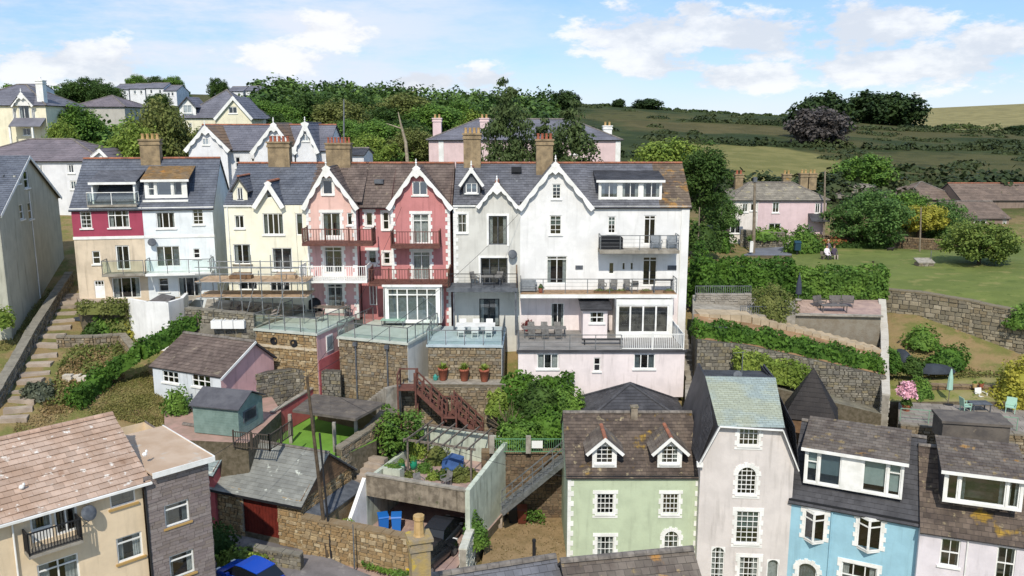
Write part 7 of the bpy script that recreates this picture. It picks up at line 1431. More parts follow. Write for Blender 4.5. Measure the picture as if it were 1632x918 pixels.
# people on the lawn
SKIN = M('skin', '#b98a70', None, 1, .6)
def person(label, p, rz, top, legs, hair, seated=True, sc=1.0):
    t = thing('person', label, 'person', p, rz); t.scale = (sc,)*3
    hip = .45 if seated else .9
    V = [(0,0,hip),(0,.0,hip+.28),(0,.0,hip+.5),(0,.0,hip+.62),(0,-.01,hip+.72),(0,-.02,hip+.84)]; E = [(i, i+1) for i in range(5)]; R = [.16,.15,.17,.06,.085,.10]
    def add(pts, rs, root):
        last = root
        for q, r in zip(pts, rs): V.append(q); R.append(r); E.append((last, len(V)-1)); last = len(V)-1
    for s in (-1, 1):
        if seated: add([(s*.1,-.08,hip-.02),(s*.13,-.45,hip+.02),(s*.13,-.5,.08),(s*.13,-.64,.04)], [.1,.075,.05,.04], 0)
        else: add([(s*.1,0,hip-.06),(s*.11,-.02,.48),(s*.11,.02,.08),(s*.11,-.12,.04)], [.1,.075,.05,.04], 0)
        add([(s*.2,0,hip+.5),(s*.25,-.06,hip+.26),(s*.18,-.28,hip+.14),(s*.15,-.36,hip+.13)], [.065,.05,.04,.035], 2)
    me = bpy.data.meshes.new('body'); me.from_pydata(V, E, []); o = bpy.data.objects.new('body', me); COL.objects.link(o); o.parent = t
    m = o.modifiers.new('skin', 'SKIN'); me.skin_vertices[0].data[0].use_root = True
    for i, r in enumerate(R): me.skin_vertices[0].data[i].radius = (r, r*.85)
    o.modifiers.new('sub', 'SUBSURF').levels = 1; o.modifiers['sub'].render_levels = 1
    mat = bpy.data.materials.new('clothing'); mat.use_nodes = True; nt = mat.node_tree; b = nt.nodes['Principled BSDF']; tc = nt.nodes.new('ShaderNodeTexCoord'); sp = nt.nodes.new('ShaderNodeSeparateXYZ'); lk(nt, tc.outputs['Object'], sp.inputs[0])
    z = sp.outputs[2]; y = sp.outputs[1]; c = mixc(nt, math_n(nt, 'GREATER_THAN', z, hip+.02), S(legs), S(top)); c = mixc(nt, math_n(nt, 'GREATER_THAN', z, hip+.6), c, S('#b98a70')); c = mixc(nt, math_n(nt, 'LESS_THAN', z, .1), c, S('#2a2522')); lk(nt, c, b.inputs['Base Color']); b.inputs['Roughness'].default_value = .85
    me.materials.append(mat); hz = hip+.86
    MB().lathe([(.0,-.02),(.105,-.03),(.115,.03),(.09,.1),(.0,.135)], (0,.02,hz), 10).build('hair', M('hair_'+hair, hair, None, 1, .8), t, True); MB().lathe([(.0,0),(.018,.02),(0,.045)], (0,-.115,hz-.06), 6).build('nose', SKIN, t)
    for s in (-1, 1): MB().lathe([(0,-.03),(.02,0),(0,.03)], (s*.1,0,hz-.04), 6).build('ear', SKIN, t); MB().lathe([(0,-.012),(.012,0),(0,.012)], (s*.035,-.095,hz-.02), 6).build('eye', IRON, t)
    return t
bp_ = PY(1322, 414, 86); bc = thing('park_bench', 'bench with two seated people on the lawn by the hedge', 'bench', bp_+Vector((0,.1,0)), .2)
MB().box(-.9,.9,-.25,.2,.38,.44).build('seat', TIMBER, bc); MB().box(-.9,.9,.2,.26,.5,.85).build('backrest', TIMBER, bc)
for sx in (-.75, .75): MB().box(sx-.04,sx+.04,-.22,.24,0,.38).build('leg', TIMBER, bc)
person('seated person in a white top and dark trousers on the lawn bench', bp_+Vector((-.35,0,0)), .25, '#e2dbe0', '#3a3536', '#2c221d', sc=1.15); person('seated person in dark purple top with pale trousers on the lawn bench', bp_+Vector((.45,.1,0)), .1, '#4a4050', '#a79d8e', '#4a3525', sc=1.15)
person('standing person in grey behind the lawn bench', bp_+Vector((.15,1.0,0)), .4, '#6d6670', '#57504c', '#b9a98a', False, 1.05)
person('person in dark clothes sitting low on the lawn', PY(1390, 433, 80)-Vector((0,0,.4)), -1.2, '#4d4246', '#6a6068', '#2a211c', sc=1.0)
dg = MB().tube([(-.3,0,.35),(.0,0,.38),(.3,0,.4),(.45,0,.55),(.6,0,.52)], [.1,.14,.13,.08,.06], 8)
for sx in (-.25, .28):
    for sy in (-.08, .08): dg.tube([(sx,sy,.3),(sx,sy,0)], [.05,.03], 6)
d_ = dg.tube([(-.38,0,.4),(-.5,0,.55)], [.03,.015], 6).build('dog', M('dog_coat', '#2f2a28', None, 1, .8), loc=PY(1418, 402, 92), smooth=True); tag(d_, 'small dark dog standing at the back of the lawn', 'dog')
# lawn trees
def lt(px, base, Y): return PY(px, base, Y)
TL = tree_meshes('lawnA', 4.6, 6.2, 150, 90, 1.05, .17, LEAFLAWN, 'round', 3, .35, 1.0, .28); TS = tree_meshes('lawnB', 3.4, 3.6, 120, 90, .8, .14, foliage('leaf_acer', '#64783a', '#7d8c44'), 'dome', 4, .3, 1.4, .18, 7); TY = tree_meshes('lawnY', 3.2, 3.4, 90, 80, .8, .15, LEAFY, 'round', 6, .35, 2.6, .2)
tree('lawn_tree', 'broad round tree at the back of the lawn behind the bench', TL, lt(1382, 400, 96), (.95, .95, .92)); tree('lawn_tree', 'dense tree right of the yellow-topped one', TL, lt(1503, 398, 101), (.68, .68, .78), 2.1); tree('golden_tree', 'yellow-topped tree behind the slim lamp post', TY, lt(1460, 398, 99), (1.0,1.0,.84))
tree('lawn_tree', 'low spreading bright tree on the lawn right side', TS, lt(1558, 436, 80), (1.02, 1.0, .98)); tree('lawn_tree', 'tall tree behind the broad lawn tree', tree_meshes('farA', 5.0, 7.5, 130, 80, 1.4, .24, LEAFM, 'round', 9, .35, 1.5, .3), lt(1440, 372, 106), (.7,.7,.55), .6)
tree('background_tree', 'dark round tree at the hill foot above the cottages', tree_meshes('farA', 5, 7.5, 130, 80, 1.4, .24, LEAFM), lt(1378, 318, 140), (1.15, 1, .8), 1.0)
tree('dark_tree', 'dark tree rising behind the white terrace end', tree_meshes('darkA', 3.6, 9.0, 120, 90, 1.2, .2, LEAFD, 'round', 13, .3, 1.0, .3), lt(1118, 350, 88), (.72, .72, .78), .4); tree('dark_tree', 'green tree at the road bend below the dark one', TL, lt(1146, 380, 94), (.45, .45, .7), 3.0); tree('dark_tree', 'bright tree behind the orange lichened ridge', tree_meshes('brt', 3.6, 4.5, 110, 80, 1.1, .2, LEAFB, 'round', 15, .3, 1.0, .2), lt(1065, 290, 100), (1, 1, .9))

scatter('bank_grass', [PY(1416, 600, 58.5), PY(1640, 600, 58.5), PY(1640, 590, 60.4), PY(1545, 566, 63.2), PY(1416, 545, 66.0)], 7000, .06, .15, foliage('bank_dry', '#7a7548', '#8f8258', .9, .25), 54, 'dry grass on the bank under the lawn wall', 'grass')
lw_ = [Vector(p) for p in lp]; scatter('lawn_blades', [lw_[0], lw_[1], lw_[2], lw_[3], PY(1632, 440, 78), PY(1500, 405, 92), PY(1330, 420, 84)], 14000, .05, .06, foliage('lawn_blade', '#636e32', '#767d40', .7, .25), 55, 'short mown grass of the sloping lawn', 'grass')
scatter('court_litter', [PZ(780,905,3.81), PZ(905,905,3.81), PZ(905,830,3.81), PZ(790,830,3.81)], 900, .05, .05, foliage('court_bits', '#8d7a5c', '#6d6040', .9, .1), 56, 'dead leaves scattered over the gravel court', 'leaves')

bush('roadside_bush', 'dark bush behind the square hedge by the white terrace end', PY(1118, 398, 86), (2.4,1.6,3.2), LEAFD, 1500, .16, 140); bush('roadside_bush', 'mid green bush between the bushes and the road bend', PY(1146, 398, 91), (1.6,1.2,2.2), LEAFHEDGE, 1100, .15, 141); bush('roadside_bush', 'low leafy bush before the pink cottage wall', PY(1226, 382, 96.0), (2.6,.8,1.5), LEAFM, 900, .13, 142)
# ------------------------------------------------------------------ left edge and its garden
p0, p1 = Vector((-36.5, 60.0, 13.0)), Vector((-40.1, 75.0, 13.0)); LG = House('gabled_house', 'grey-green house with plain gable wall facing the stepped path', 'house', 15, 520, 60); LG.O = p0; LG.a = math.atan2(p1.y-p0.y, p1.x-p0.x)
LG.e = Vector((math.cos(LG.a), math.sin(LG.a), 0)); LG.n = Vector((-math.sin(LG.a), math.cos(LG.a), 0)); LG.root.location = p0; LG.root.rotation_euler = (0, 0, LG.a); Lg = (p1-p0).length; ap = LG.l(42, 250); ze = LG.l(92, 312)[1]
for r in ((25, 279, 32, 293), (38, 272, 46, 300), (31, 325, 38, 350), (45, 322, 52, 350)): LG.win(r, rows=2, curt=0, sur=None)
W_GG2 = wallm('render_grey_green2', '#b8b7a4', .3); LG.wall([[(0,-2),(Lg,-2),(Lg,ze),(0,ze)], [(0,ze),(Lg,ze),(ap[0], ap[1])]], W_GG2); LG.block(0, Lg, 0, 9, -2, ze, W_GG2); LG.crossgable(ap[0], ap[1]+.1, -.2, Lg+.2, ze-.15, 0, 9.5, SLATEB, over=.25)
LG.barge((ap[0], ap[1]+.1), [(-.2, ze-.15), (Lg+.2, ze-.15)], d=-.28, w=.22, wave=False, finial=False); LG.pipe(LG.l(55, 400)[0], 0, ze+1.0); LG.quoins(0, -1, ze, 0, 1, mat=W_GG2)
# rubble wall and flagged steps beside it
stone_wall('path_wall', 'low mossy rubble wall between the grey-green house and stepped path', [PG(-8, 652), PG(22, 600), PG(52, 545), PG(84, 494), PG(112, 452)], .9, .5, STONEG, MORTARG, 41)
pw = thing('stepped_path', 'worn stone stepped path climbing along the left garden wall', 'steps', PG(60, 560)); po = Vector(pw.location)
pts = [(22, 668), (44, 620), (66, 575), (90, 528), (112, 490), (122, 470)]; k = 17
for i in range(k):
    f = i/(k-1)*(len(pts)-1); j = min(int(f), len(pts)-2); t = f-j; px_ = pts[j][0]+(pts[j+1][0]-pts[j][0])*t; py_ = pts[j][1]+(pts[j+1][1]-pts[j][1])*t; g_ = PG(px_, py_); rr = random.Random(i)
    MB().prism([(-.75-rr.random()*.2,-.33,-.3),(.75+rr.random()*.2,-.36,-.3),(.72+rr.random()*.2,.34,-.3),(-.8,.33,-.3)], (0,0,.36+rr.random()*.14)).build('step', PAVE, pw, loc=g_-po).rotation_euler = (rr.uniform(-.04,.04),rr.uniform(-.04,.04),.25+rr.uniform(-.25,.25))
hedge('sloping_hedge', 'dark green hedge sloping down beside the white garden cottage', [PG(118, 652), PG(170, 610), PY(225, 572, 56.5), PY(272, 545, 58.2), PY(318, 520, 59.4)], 1.15, 1.1, LEAFHEDGE, 75, .12, 14, wob=.2)
# white curved terrace wall below the blue-white house
cw = thing('terrace_wall', 'bright white rendered terrace wall with blue door below the pair', 'wall', PG(206, 490)); co = Vector(cw.location); zt_ = PY(240, 478, 61.5).z
wp_ = [PY(204, 482, 62.0), PY(232, 482, 60.8), PY(268, 482, 60.6), PY(292, 476, 62.2), PY(300, 470, 64.2)]
for a, b in zip(wp_[:-1], wp_[1:]):
    d = Vector((b.x-a.x, b.y-a.y, 0)).normalized(); MB().prism([Vector((a.x,a.y,10.5))-co, Vector((b.x,b.y,10.5))-co, Vector((b.x,b.y,zt_))-co, Vector((a.x,a.y,zt_))-co], Vector((-d.y, d.x, 0))*.25).build('wall_panel', W_WHITE, cw)
MB().poly([Vector((p.x, p.y+.1, zt_-.9))-co for p in wp_]+[PY(320, 470, 65.5)*1-co+Vector((0,0,0)), Vector((PY(204,470,65.5).x, 65.5, zt_-.9))-co]).build('terrace_floor', CONC, cw)
a = wp_[1].lerp(wp_[2], .15); MB().box(0,.95,-.05,.0,11.0-co.z+.3,13.2-co.z+.2).build('door', M('pale_blue_door', '#c3d0dc', None, 1, .5), cw, loc=(a.x-co.x, a.y-co.y-.03, 0))
st_ = MB().prism([(-.9,-.5,0),(.9,-.5,0),(.8,-.4,.75),(-.2,-.3,.95),(-.8,-.4,.6)], (0,.9,0)).build('covered_furniture', M('grey_cover', '#6d6a6a', '#5b5858', 2, .9, bump=.3), loc=Vector((PY(258, 474, 62.8).x, 62.8, zt_-.85))); tag(st_, 'grey-brown cover over furniture on the white terrace', 'cover')
slab('garden_terrace', [PY(128, 486, 62.2), PY(206, 488, 62.2), PY(206, 474, 65.6), PY(122, 474, 65.0)], 12, PAVE)
hedge('low_hedge', 'ragged low hedge in front of the crimson house terrace', [PY(128, 500, 62.0), PY(204, 500, 61.9)], .9, .9, LEAFO, 80, .11, 15, wob=.2)
scatter('garden_growth', [PG(70, 650), PG(125, 645), PG(210, 575), PG(215, 545), PG(130, 545), PG(95, 580)], 3600, .11, .45, LEAFO, 16, 'tangled olive weeds on the neglected left garden slope'); scatter('dry_growth', [PG(60, 660), PG(110, 660), PG(200, 600), PG(150, 560), PG(95, 590)], 2600, .10, .4, foliage('leaf_dry', '#8a7550', '#a08a62'), 17, 'dry brown brush on the left garden slope')
for i, (px_, py_, r, m, n, lb) in enumerate(((172, 530, (1.3,1.0,1.4), LEAFM, 900, 'green shrub in the left garden above the bare wall'), (198, 530, (1.5,1.1,1.9), LEAFO, 1100, 'grey-green shrub in the middle of the left garden'), (219, 532, (1.2,.9,1.5), LEAFY, 800, 'golden-yellow shrub beside the white terrace wall'), (232, 520, (.9,.9,1.7), LEAFB, 600, 'bright palm-like shrub against the white wall'), (149, 536, (.7,.6,1.0), LEAFD, 500, 'dark shrub left of the green garden shrub'), (62, 632, (1.1,.9,1.0), foliage('leaf_grey', '#5c6350', '#6d7260'), 700, 'grey-leaved shrub beside the stepped path'), (316, 528, (.8,.6,.8), LEAFY, 500, 'yellow shrub at the foot of the scaffold'), (8, 505, (.9,.9,1.4), LEAFB, 500, 'bright shrub at the corner of the grey-green house'))): bush('shrub', lb, PG(px_, py_) if px_ != 8 else PY(2, 520, 58.5), r, m, n, .12, 100+i)
nt_ = inst('ground_sheet', bush_mesh('ground_sheet', 1.5,.9,.22,10,.05,NET,121), loc=PG(138, 508)); tag(nt_, 'black sheeting spread over a bed in the left garden', 'sheet')
stone_wall('garden_wall', 'low crumbling wall across the left garden', [PG(92, 552), PG(150, 552), PG(196, 548), PG(214, 570)], .7, .4, STONES, seed=44)
rb = MB(); rr = random.Random(8)
for i in range(9): x, y, s_ = rr.uniform(-.7,.7), rr.uniform(-.4,.4), rr.uniform(.15,.3); rb.box(x-s_,x+s_,y-s_*.7,y+s_*.7,0,s_*1.4)
tag(rb.build('rubble_heap', M('pale_rubble_heap', '#cbc3b4', '#b3aa9a', 3, .9, island=.15), loc=PG(124, 605)), 'small heap of pale blocks in the left garden', 'rubble', kind='stuff')
stone_wall('terrace_side_wall', 'stone wall beside the scaffold foot', [PY(300, 520, 59.5), PY(345, 524, 59.0), PY(408, 530, 58.8)], 1.3, .4, STONEG, MORTARG, 45)
for i in range(3):
    bg_ = thing('builders_bag', 'white builders bag at the scaffold foot, '+('left', 'middle', 'right')[i]+' of three', 'bag', PY(336, 524, 58.2)+Vector((i*.8, 0, 0)), 0, 'builders bags'); MB().prism([(0,0,0),(.76,0,0),(.76,.7,0),(0,.7,0)], (0,.03,.55)).build('sack', PLASTW, bg_); MB().bar((.1,.05,.55),(.1,.65,.62), .05).build('strap', PLASTW, bg_); MB().bar((.66,.05,.55),(.66,.65,.62), .05).build('strap', PLASTW, bg_)
slab('garden_terrace', [PY(318, 516, 58.8), PY(408, 522, 58.6), PY(486, 486, 64), PY(330, 476, 64)], 10, CONC, STONEG)
sc_ = MB(); rr = random.Random(12)
for i in range(30): x, y = rr.uniform(0,5.5), rr.uniform(0,2.4); a_ = rr.random()*3; L_ = rr.uniform(.3,.8); sc_.bar((x,y,.1+rr.random()*.3), (x+math.cos(a_)*L_, y+math.sin(a_)*L_, .1+rr.random()*.6), .12, .05)
tag(sc_.build('building_rubble', M('rubble_mixed', '#9a9088', '#6d6560', 3, .9, island=.3), loc=Vector((PY(345, 505, 60.2).x, 60.2, PY(345, 503, 60.2).z-.2))), 'builders rubble and planks under the scaffold', 'rubble', kind='stuff')

TUFT = foliage('grass_tuft', '#85764e', '#9a8a62', .9, .25); TUFTG = foliage('grass_tuft_green', '#74733f', '#8d8554', .9, .25)
scatter('rough_grass', [PG(140, 660), PG(300, 690), PG(262, 640), PG(235, 590), PG(190, 610)], 9000, .055, .16, TUFTG, 51, 'rough grass in front of the white garden cottage', 'grass'); scatter('dry_grass', [PG(20, 690), PG(140, 690), PG(200, 600), PG(120, 540), PG(40, 640)], 9000, .06, .2, TUFT, 52, 'dry grass and litter over the left garden slope', 'grass')
scatter('path_grass', [PG(-10, 560), PG(12, 560), PG(60, 520), PG(95, 470), PG(80, 460)], 2500, .06, .2, TUFTG, 53, 'grass strip along the foot of the grey-green house', 'grass')
# ------------------------------------------------------------------ houses up the hill
W_CRM2 = wallm('render_cream_pale', '#ece4c4', .12); W_WHT2 = wallm('render_white_far', '#e4e5e6', .12); W_PNK3 = wallm('render_pink_far', '#e0c4c2', .12); SLF = M('slate_far', '#74747c', '#62626a', .5, .7, island=.08); SLFM = M('slate_far_mauve', '#7d7478', '#6b6468', .5, .75, island=.08); SLFO = M('slate_far_rust', '#8a6f54', '#75665a', .5, .8, island=.12)
V1 = simple('villa', 'white house with mauve hipped roof behind the grey-green gable', -60, 172, 86, 350, 257, 222, W_WHT2, SLFM, dep=10, kind='hip', wins=((108, 262, 118, 276), (112, 288, 122, 302), (62, 262, 68, 276)), ang=3)
g0 = V1.l(140, 256); g1 = V1.l(182, 256); ga = V1.l(160, 238, -.6); V1.wall([[(g0[0], g0[1]-3), (g1[0], g0[1]-3), (g1[0], g0[1]), (ga[0], ga[1]), (g0[0], g0[1])]], W_WHT2, d=-.6, name='gable_wall', holes=[]); V1.crossgable(ga[0], ga[1]+.1, g0[0]-.2, g1[0]+.2, g0[1]-.1, -.6, 5, SLFM, w=.6, h=.45); V1.barge((ga[0], ga[1]+.1), [(g0[0]-.2, g0[1]-.1), (g1[0]+.2, g0[1]-.1)], d=-.9, w=.3, wave=False, finial=False)
V2 = simple('villa', 'pale cream villa with bay window and white chimney at far left', -60, 78, 112, 225, 168, 135, W_CRM2, SLF, dep=10, kind='hip', wins=((30, 166, 47, 189), (36, 204, 49, 216), (20, 172, 26, 190), (50, 172, 56, 190)))
r = V2.rect(15, 193, 66, 202, -1.2); MB().prism([(r[0],-1.5,r[1]),(r[2],-1.5,r[1]),(r[2],0,r[3]+.3),(r[0],0,r[3]+.3)], (0,0,.12)).build('veranda_roof', SLF, V2.root); V2.chimney(V2.l(68, 165, 1)[0], 1.0, V2.l(68, 222, 1)[1], V2.l(68, 128, 1)[1], .9, .9, 1, mat=WHITE, pm=WHITE)
for px_ in (16, 52): MB().box(V2.l(px_, 210, -1.3)[0]-.12, V2.l(px_, 210, -1.3)[0]+.12, -1.4, -1.2, -1, r[1]).build('post', WHITE, V2.root)
ap = V2.l(35, 148, -.3); f0, f1 = V2.l(20, 166, -.3), V2.l(52, 166, -.3); V2.wall([[(f0[0], f0[1]-.2), (f1[0], f0[1]-.2), ap]], WHITE, d=-.3, name='gablet', holes=[]); V2.crossgable(ap[0], ap[1]+.1, f0[0]-.2, f1[0]+.2, f0[1]-.2, -.3, 4, SLF, w=.6, h=.45); V2.barge((ap[0], ap[1]+.1), [(f0[0]-.2, f0[1]-.2), (f1[0]+.2, f0[1]-.2)], d=-.6, w=.3)
V3 = simple('house', 'yellow-cream house with rusty hipped roof among the trees', 292, 400, 128, 230, 188, 143, W_CRM2, SLF, dep=12, kind='hip', wins=((300, 196, 306, 206), (362, 190, 380, 200)))
ap = V3.l(372, 154, -.5); f0, f1 = V3.l(344, 187, -.5), V3.l(401, 187, -.5); V3.win((364, 170, 378, 181), n=2, d=-.5, curt=0, fw=.1); V3.wall([[(f0[0], 0), (f1[0], 0), (f1[0], f0[1]), ap, (f0[0], f0[1])]], W_CRM2, d=-.5, name='gable_wall'); V3.crossgable(ap[0], ap[1]+.1, f0[0]-.3, f1[0]+.3, f0[1]-.2, -.5, 7, SLF, w=.6, h=.45); V3.barge((ap[0], ap[1]+.1), [(f0[0]-.3, f0[1]-.2), (f1[0]+.3, f0[1]-.2)], d=-.85, w=.4, wave=False, finial=False)
u, z = V3.l(299, 172, 0); V3.win((292, 167, 306, 180), n=2, d=.2, curt=0, hole=False); 
ap2 = V3.l(298, 155, .1); f2, f3 = V3.l(285, 170, .1), V3.l(311, 170, .1); V3.wall([[(f2[0], f2[1]-1.8), (f3[0], f2[1]-1.8), (f3[0], f2[1]), ap2, (f2[0], f2[1])]], WHITE, d=.3, name='dormer_wall', holes=[]); V3.crossgable(ap2[0], ap2[1]+.1, f2[0]-.2, f3[0]+.2, f2[1]-.1, .2, 5, SLF, w=.6, h=.45)
V4 = House('villa', 'white villa with three steep gables and rusty slates behind the terrace', 'house', 305, 285, 86, 0); ze = V4.l(400, 238)[1]; zr = V4.l(400, 199, 3)[1]
for r in ((375, 250, 383, 268), (458-8, 248, 462, 266), (484, 246, 494, 268), (400, 252, 406, 262)): V4.win(r, rows=2, curt=0, fw=.08)
uA, uB_ = V4.l(303, 260)[0], V4.l(522, 260)[0]; hs = V4.holes; V4.wall([[(uA,-4),(uB_,-4),(uB_,ze),(uA,ze)]], W_WHT2); V4.block(uA, uB_, 0, 9, -4, ze, W_WHT2, gable=(4.5, zr)); V4.gable_roof(uA, uB_, 0, 9, ze, zr, SLF, w=.5, h=.4, dr=4.5)
for (ax, ay, l_, r_, fy, m2) in ((328, 202, 297, 365, 236, SLFO), (437, 197, 402, 472, 240, SLFO), (487, 196, 468, 507, 240, SLF)):
    ap = V4.l(ax, ay, -.8); f0, f1 = V4.l(l_, fy, -.8), V4.l(r_, fy, -.8); V4.wall([[(f0[0]+.2, -4), (f1[0]-.2, -4), (f1[0]-.2, f0[1]), ap, (f0[0]+.2, f0[1])]], W_WHT2, d=-.8, name='gable_wall', holes=[]); V4.crossgable(ap[0], ap[1]+.1, f0[0]-.1, f1[0]+.1, f0[1]-.15, -.8, 6, SLF, m2, w=.5, h=.4); V4.barge((ap[0], ap[1]+.15), [(f0[0]-.2, f0[1]-.2), (f1[0]+.2, f0[1]-.2)], d=-1.15, w=.4)
    V4.win((ax-5, ay+18, ax+5, ay+29), d=-.8, hole=False, curt=0, n=2)
V5 = simple('villa', 'pale pink villa with grey hipped roof and three chimneys behind the pines', 684, 988, 100, 262, 223, 190, W_PNK3, SLF, dep=11, kind='hip', wins=((910, 232, 920, 246), (790, 232, 800, 246)))
for px_, c in ((697, W_PNK3), (772, W_PNK3), (968, WHITE)): V5.chimney(V5.l(px_, 200, 3)[0], 3.0, V5.l(px_, 225, 3)[1], V5.l(px_, 188 if px_ < 900 else 200, 3)[1], 1.0, 1.0, 2, mat=c, pm=POTY)
for px_ in (703, 985): MB().box(V5.l(px_-4, 230)[0], V5.l(px_+4, 230)[0], -.08, 0, -1, V5.l(px_, 224)[1]).build('corner_strip', WHITE, V5.root)
simple('house', 'small white-gabled house far up behind the pink villa', 700, 728, 185, 196, 189, 181, W_WHT2, SLF, dep=6, wins=((708, 190, 716, 195),)); simple('house', 'low white lean-to right of the tall chimney stack', 548, 580, 92, 262, 246, 236, W_WHT2, SLATED, dep=6)
simple('house', 'long low grey-roofed house among the left trees', 118, 200, 140, 190, 170, 152, wallm('render_grey_far', '#b9b5aa', .1), SLFM, dep=10, kind='hip')
for i, (a, b, y0, y1, y2) in enumerate(((182, 206, 158, 142, 134), (208, 232, 158, 141, 133), (234, 262, 158, 140, 132), (262, 282, 158, 144, 136), (364, 388, 156, 145, 138), (392, 420, 154, 144, 137), (18, 60, 160, 142, 134))): simple('distant_house', 'distant white house with grey roof, '+('leftmost of the skyline row', 'second of the skyline row', 'third of the skyline row', 'fourth of the skyline row', 'left of the pair beside the dark pine', 'right of the pair beside the dark pine', 'behind the cream villa')[i], a, b, 232, y0, y1, y2, W_WHT2, SLF, dep=9, w=1.2, h=.9, wins=((a+5, y1+3, a+9, y1+9), (b-9, y1+3, b-5, y1+9)), wn=1)
# ------------------------------------------------------------------ trees on the hill
T_R = tree_meshes('hillR', 5.2, 7.6, 130, 110, 1.5, .23, LEAFM, 'round', 31, .35, 1.6, .3); T_D = tree_meshes('hillD', 5.2, 7.6, 130, 110, 1.5, .23, LEAFD, 'round', 32, .35, 1.6, .3); T_B = tree_meshes('hillB', 5.0, 6.6, 130, 110, 1.4, .21, LEAFB, 'round', 33, .35, 1.4, .3); T_O = tree_meshes('hillO', 5.0, 7.4, 120, 110, 1.5, .23, LEAFO, 'round', 34, .35, 1.8, .3); T_P = tree_meshes('pine', 3.0, 8.8, 100, 110, 1.0, .15, LEAFP, 'pine', 35, .2, 1.2, .28, 8)
T_F = tree_meshes('farF', 5.2, 7.6, 130, 60, 1.7, .42, foliage('leaf_far_dark', '#2c3d22', '#3a4c26', .1, .1), 'dome', 41, .3, .2, .35); T_PU = tree_meshes('farPU', 5.2, 7.6, 130, 60, 1.6, .4, LEAFPU, 'dome', 42, .3, .2, .35)
def ht(name, label, m, px, top, w_px, Y, base=None, rz=None, flat=1.0):
    """tree whose crown top and width are read off the photo at distance Y; stands on the ground there"""
    h0 = {id(T_P): 9.8, id(T_F): 7.4, id(T_PU): 7.4}.get(id(m), 9.2); r0 = {id(T_P): 3.2}.get(id(m), 5.8); X = PY(px, top, Y).x; zt_ = PY(px, top, Y).z; g = G(X, Y) if base is None else base; w = w_px/FPX*Y/2/r0*1.0; t = tree(name, label, m, (X, Y, g-.2), (w, w, max(.35, (zt_-g)/h0)*flat), rz if rz is not None else px*.7); return t
ht('garden_tree', 'yellow-green tree with wide crown behind the crimson house', T_B, 215, 178, 120, 92); ht('garden_tree', 'broad olive-green tree right of the yellow-green one', T_O, 255, 163, 110, 95); ht('garden_tree', 'mid green tree beside the cream villa chimney', T_R, 112, 165, 90, 118); ht('garden_tree', 'bright small tree in front of the cream villa', T_B, 95, 180, 60, 106); ht('garden_tree', 'dark low tree below the olive tree', T_D, 270, 205, 90, 98)
ht('skyline_tree', 'dark pine cluster left on the skyline above the low house', T_D, 135, 124, 80, 190); ht('skyline_tree', 'dark tree right of the pine cluster', T_D, 165, 132, 60, 185); ht('skyline_tree', 'round tree on the skyline over the white row', T_R, 218, 119, 40, 262); ht('skyline_tree', 'second round tree over the white row', T_D, 245, 121, 36, 262); ht('skyline_tree', 'third round tree over the white row', T_R, 275, 121, 40, 264); ht('skyline_tree', 'isolated dark pine above the rusty roof', T_D, 346, 124, 34, 250); ht('skyline_tree', 'dark tree in front of the white skyline row', T_D, 252, 148, 40, 205); ht('skyline_tree', 'tree beside the yellow house', T_R, 415, 158, 70, 150)
ht('pine', 'tall dark pine behind the grey-cream house, left of two', T_P, 808, 128, 92, 84); ht('pine', 'dark pine behind the white gable, right of two', T_P, 912, 162, 95, 83); ht('pine', 'low dark pine between the two tall ones', T_P, 868, 190, 80, 86)
pk_ = ht('garden_tree', 'reddish-leaved shrub tree before the pink villa', tree_meshes('redt', 5.0, 6.6, 80, 60, 1.4, .24, M('leaf_dusky', '#6d5a55', '#57503f', 2, .8, island=.3), 'round', 36, .35, 1.4, .2), 845, 232, 90, 90)
wood = [(450, 165, 70, 150, 0), (500, 150, 90, 155, 1), (470, 190, 90, 130, 0), (540, 160, 90, 150, 2), (520, 200, 80, 120, 3), (590, 205, 90, 112, 3), (575, 225, 80, 104, 3), (560, 150, 100, 170, 1), (610, 170, 90, 160, 1), (650, 150, 110, 165, 2), (690, 165, 100, 160, 0), (640, 190, 90, 130, 1), (600, 190, 90, 125, 0), (730, 160, 90, 175, 0), (760, 170, 80, 170, 3), (430, 180, 70, 140, 1), (660, 205, 80, 118, 2), (700, 215, 70, 122, 1), (740, 190, 60, 150, 3), (480, 215, 70, 112, 0), (555, 190, 80, 135, 0)]
names = ('mid green', 'dark green', 'olive', 'bright green')
for i, (px_, top, w_, Y, k) in enumerate(wood): ht('woodland_tree', names[k]+' woodland tree, '+('at the left wood edge', 'high in the wood', 'low at the left wood edge', 'with a full round crown', 'just behind the white villa', 'behind the seven-pot chimney', 'lowest by the seven-pot chimney', 'near the skyline', 'mid wood above the chimney', 'tall in the wood centre', 'right of the wood centre', 'in the dark hollow', 'left of the dark hollow', 'on the wood right shoulder', 'nearest the tall pine', 'beside the yellow house', 'above the brown roofs', 'over the pink villa chimney', 'small, under the skyline right', 'against the villa gable', 'middle of the wood')[i], (T_R, T_D, T_O, T_B)[k], px_, top, w_*1.05, Y)
dt = thing('dead_tree', 'bare pale trunk leaning in the dark wood hollow', 'tree', PY(650, 255, 100)); MB().tube([(0,0,-1),(-.2,0,2),(-.7,0,4),(-1.0,0,5.5)], [.22,.18,.12,.04], 7).build('trunk', M('pale_bark', '#a89c88', '#8b7f6c', 3, .9), dt); MB().tube([(-.6,0,3.6),(-2.4,0,4.2)], [.1,.03], 6).build('branch', MATS['pale_bark'], dt)
pole('thin pole rising behind the seven-pot chimney', PY(548, 262, 84), PY(548, 158, 84), .09, name='flagpole', mat=STEEL)
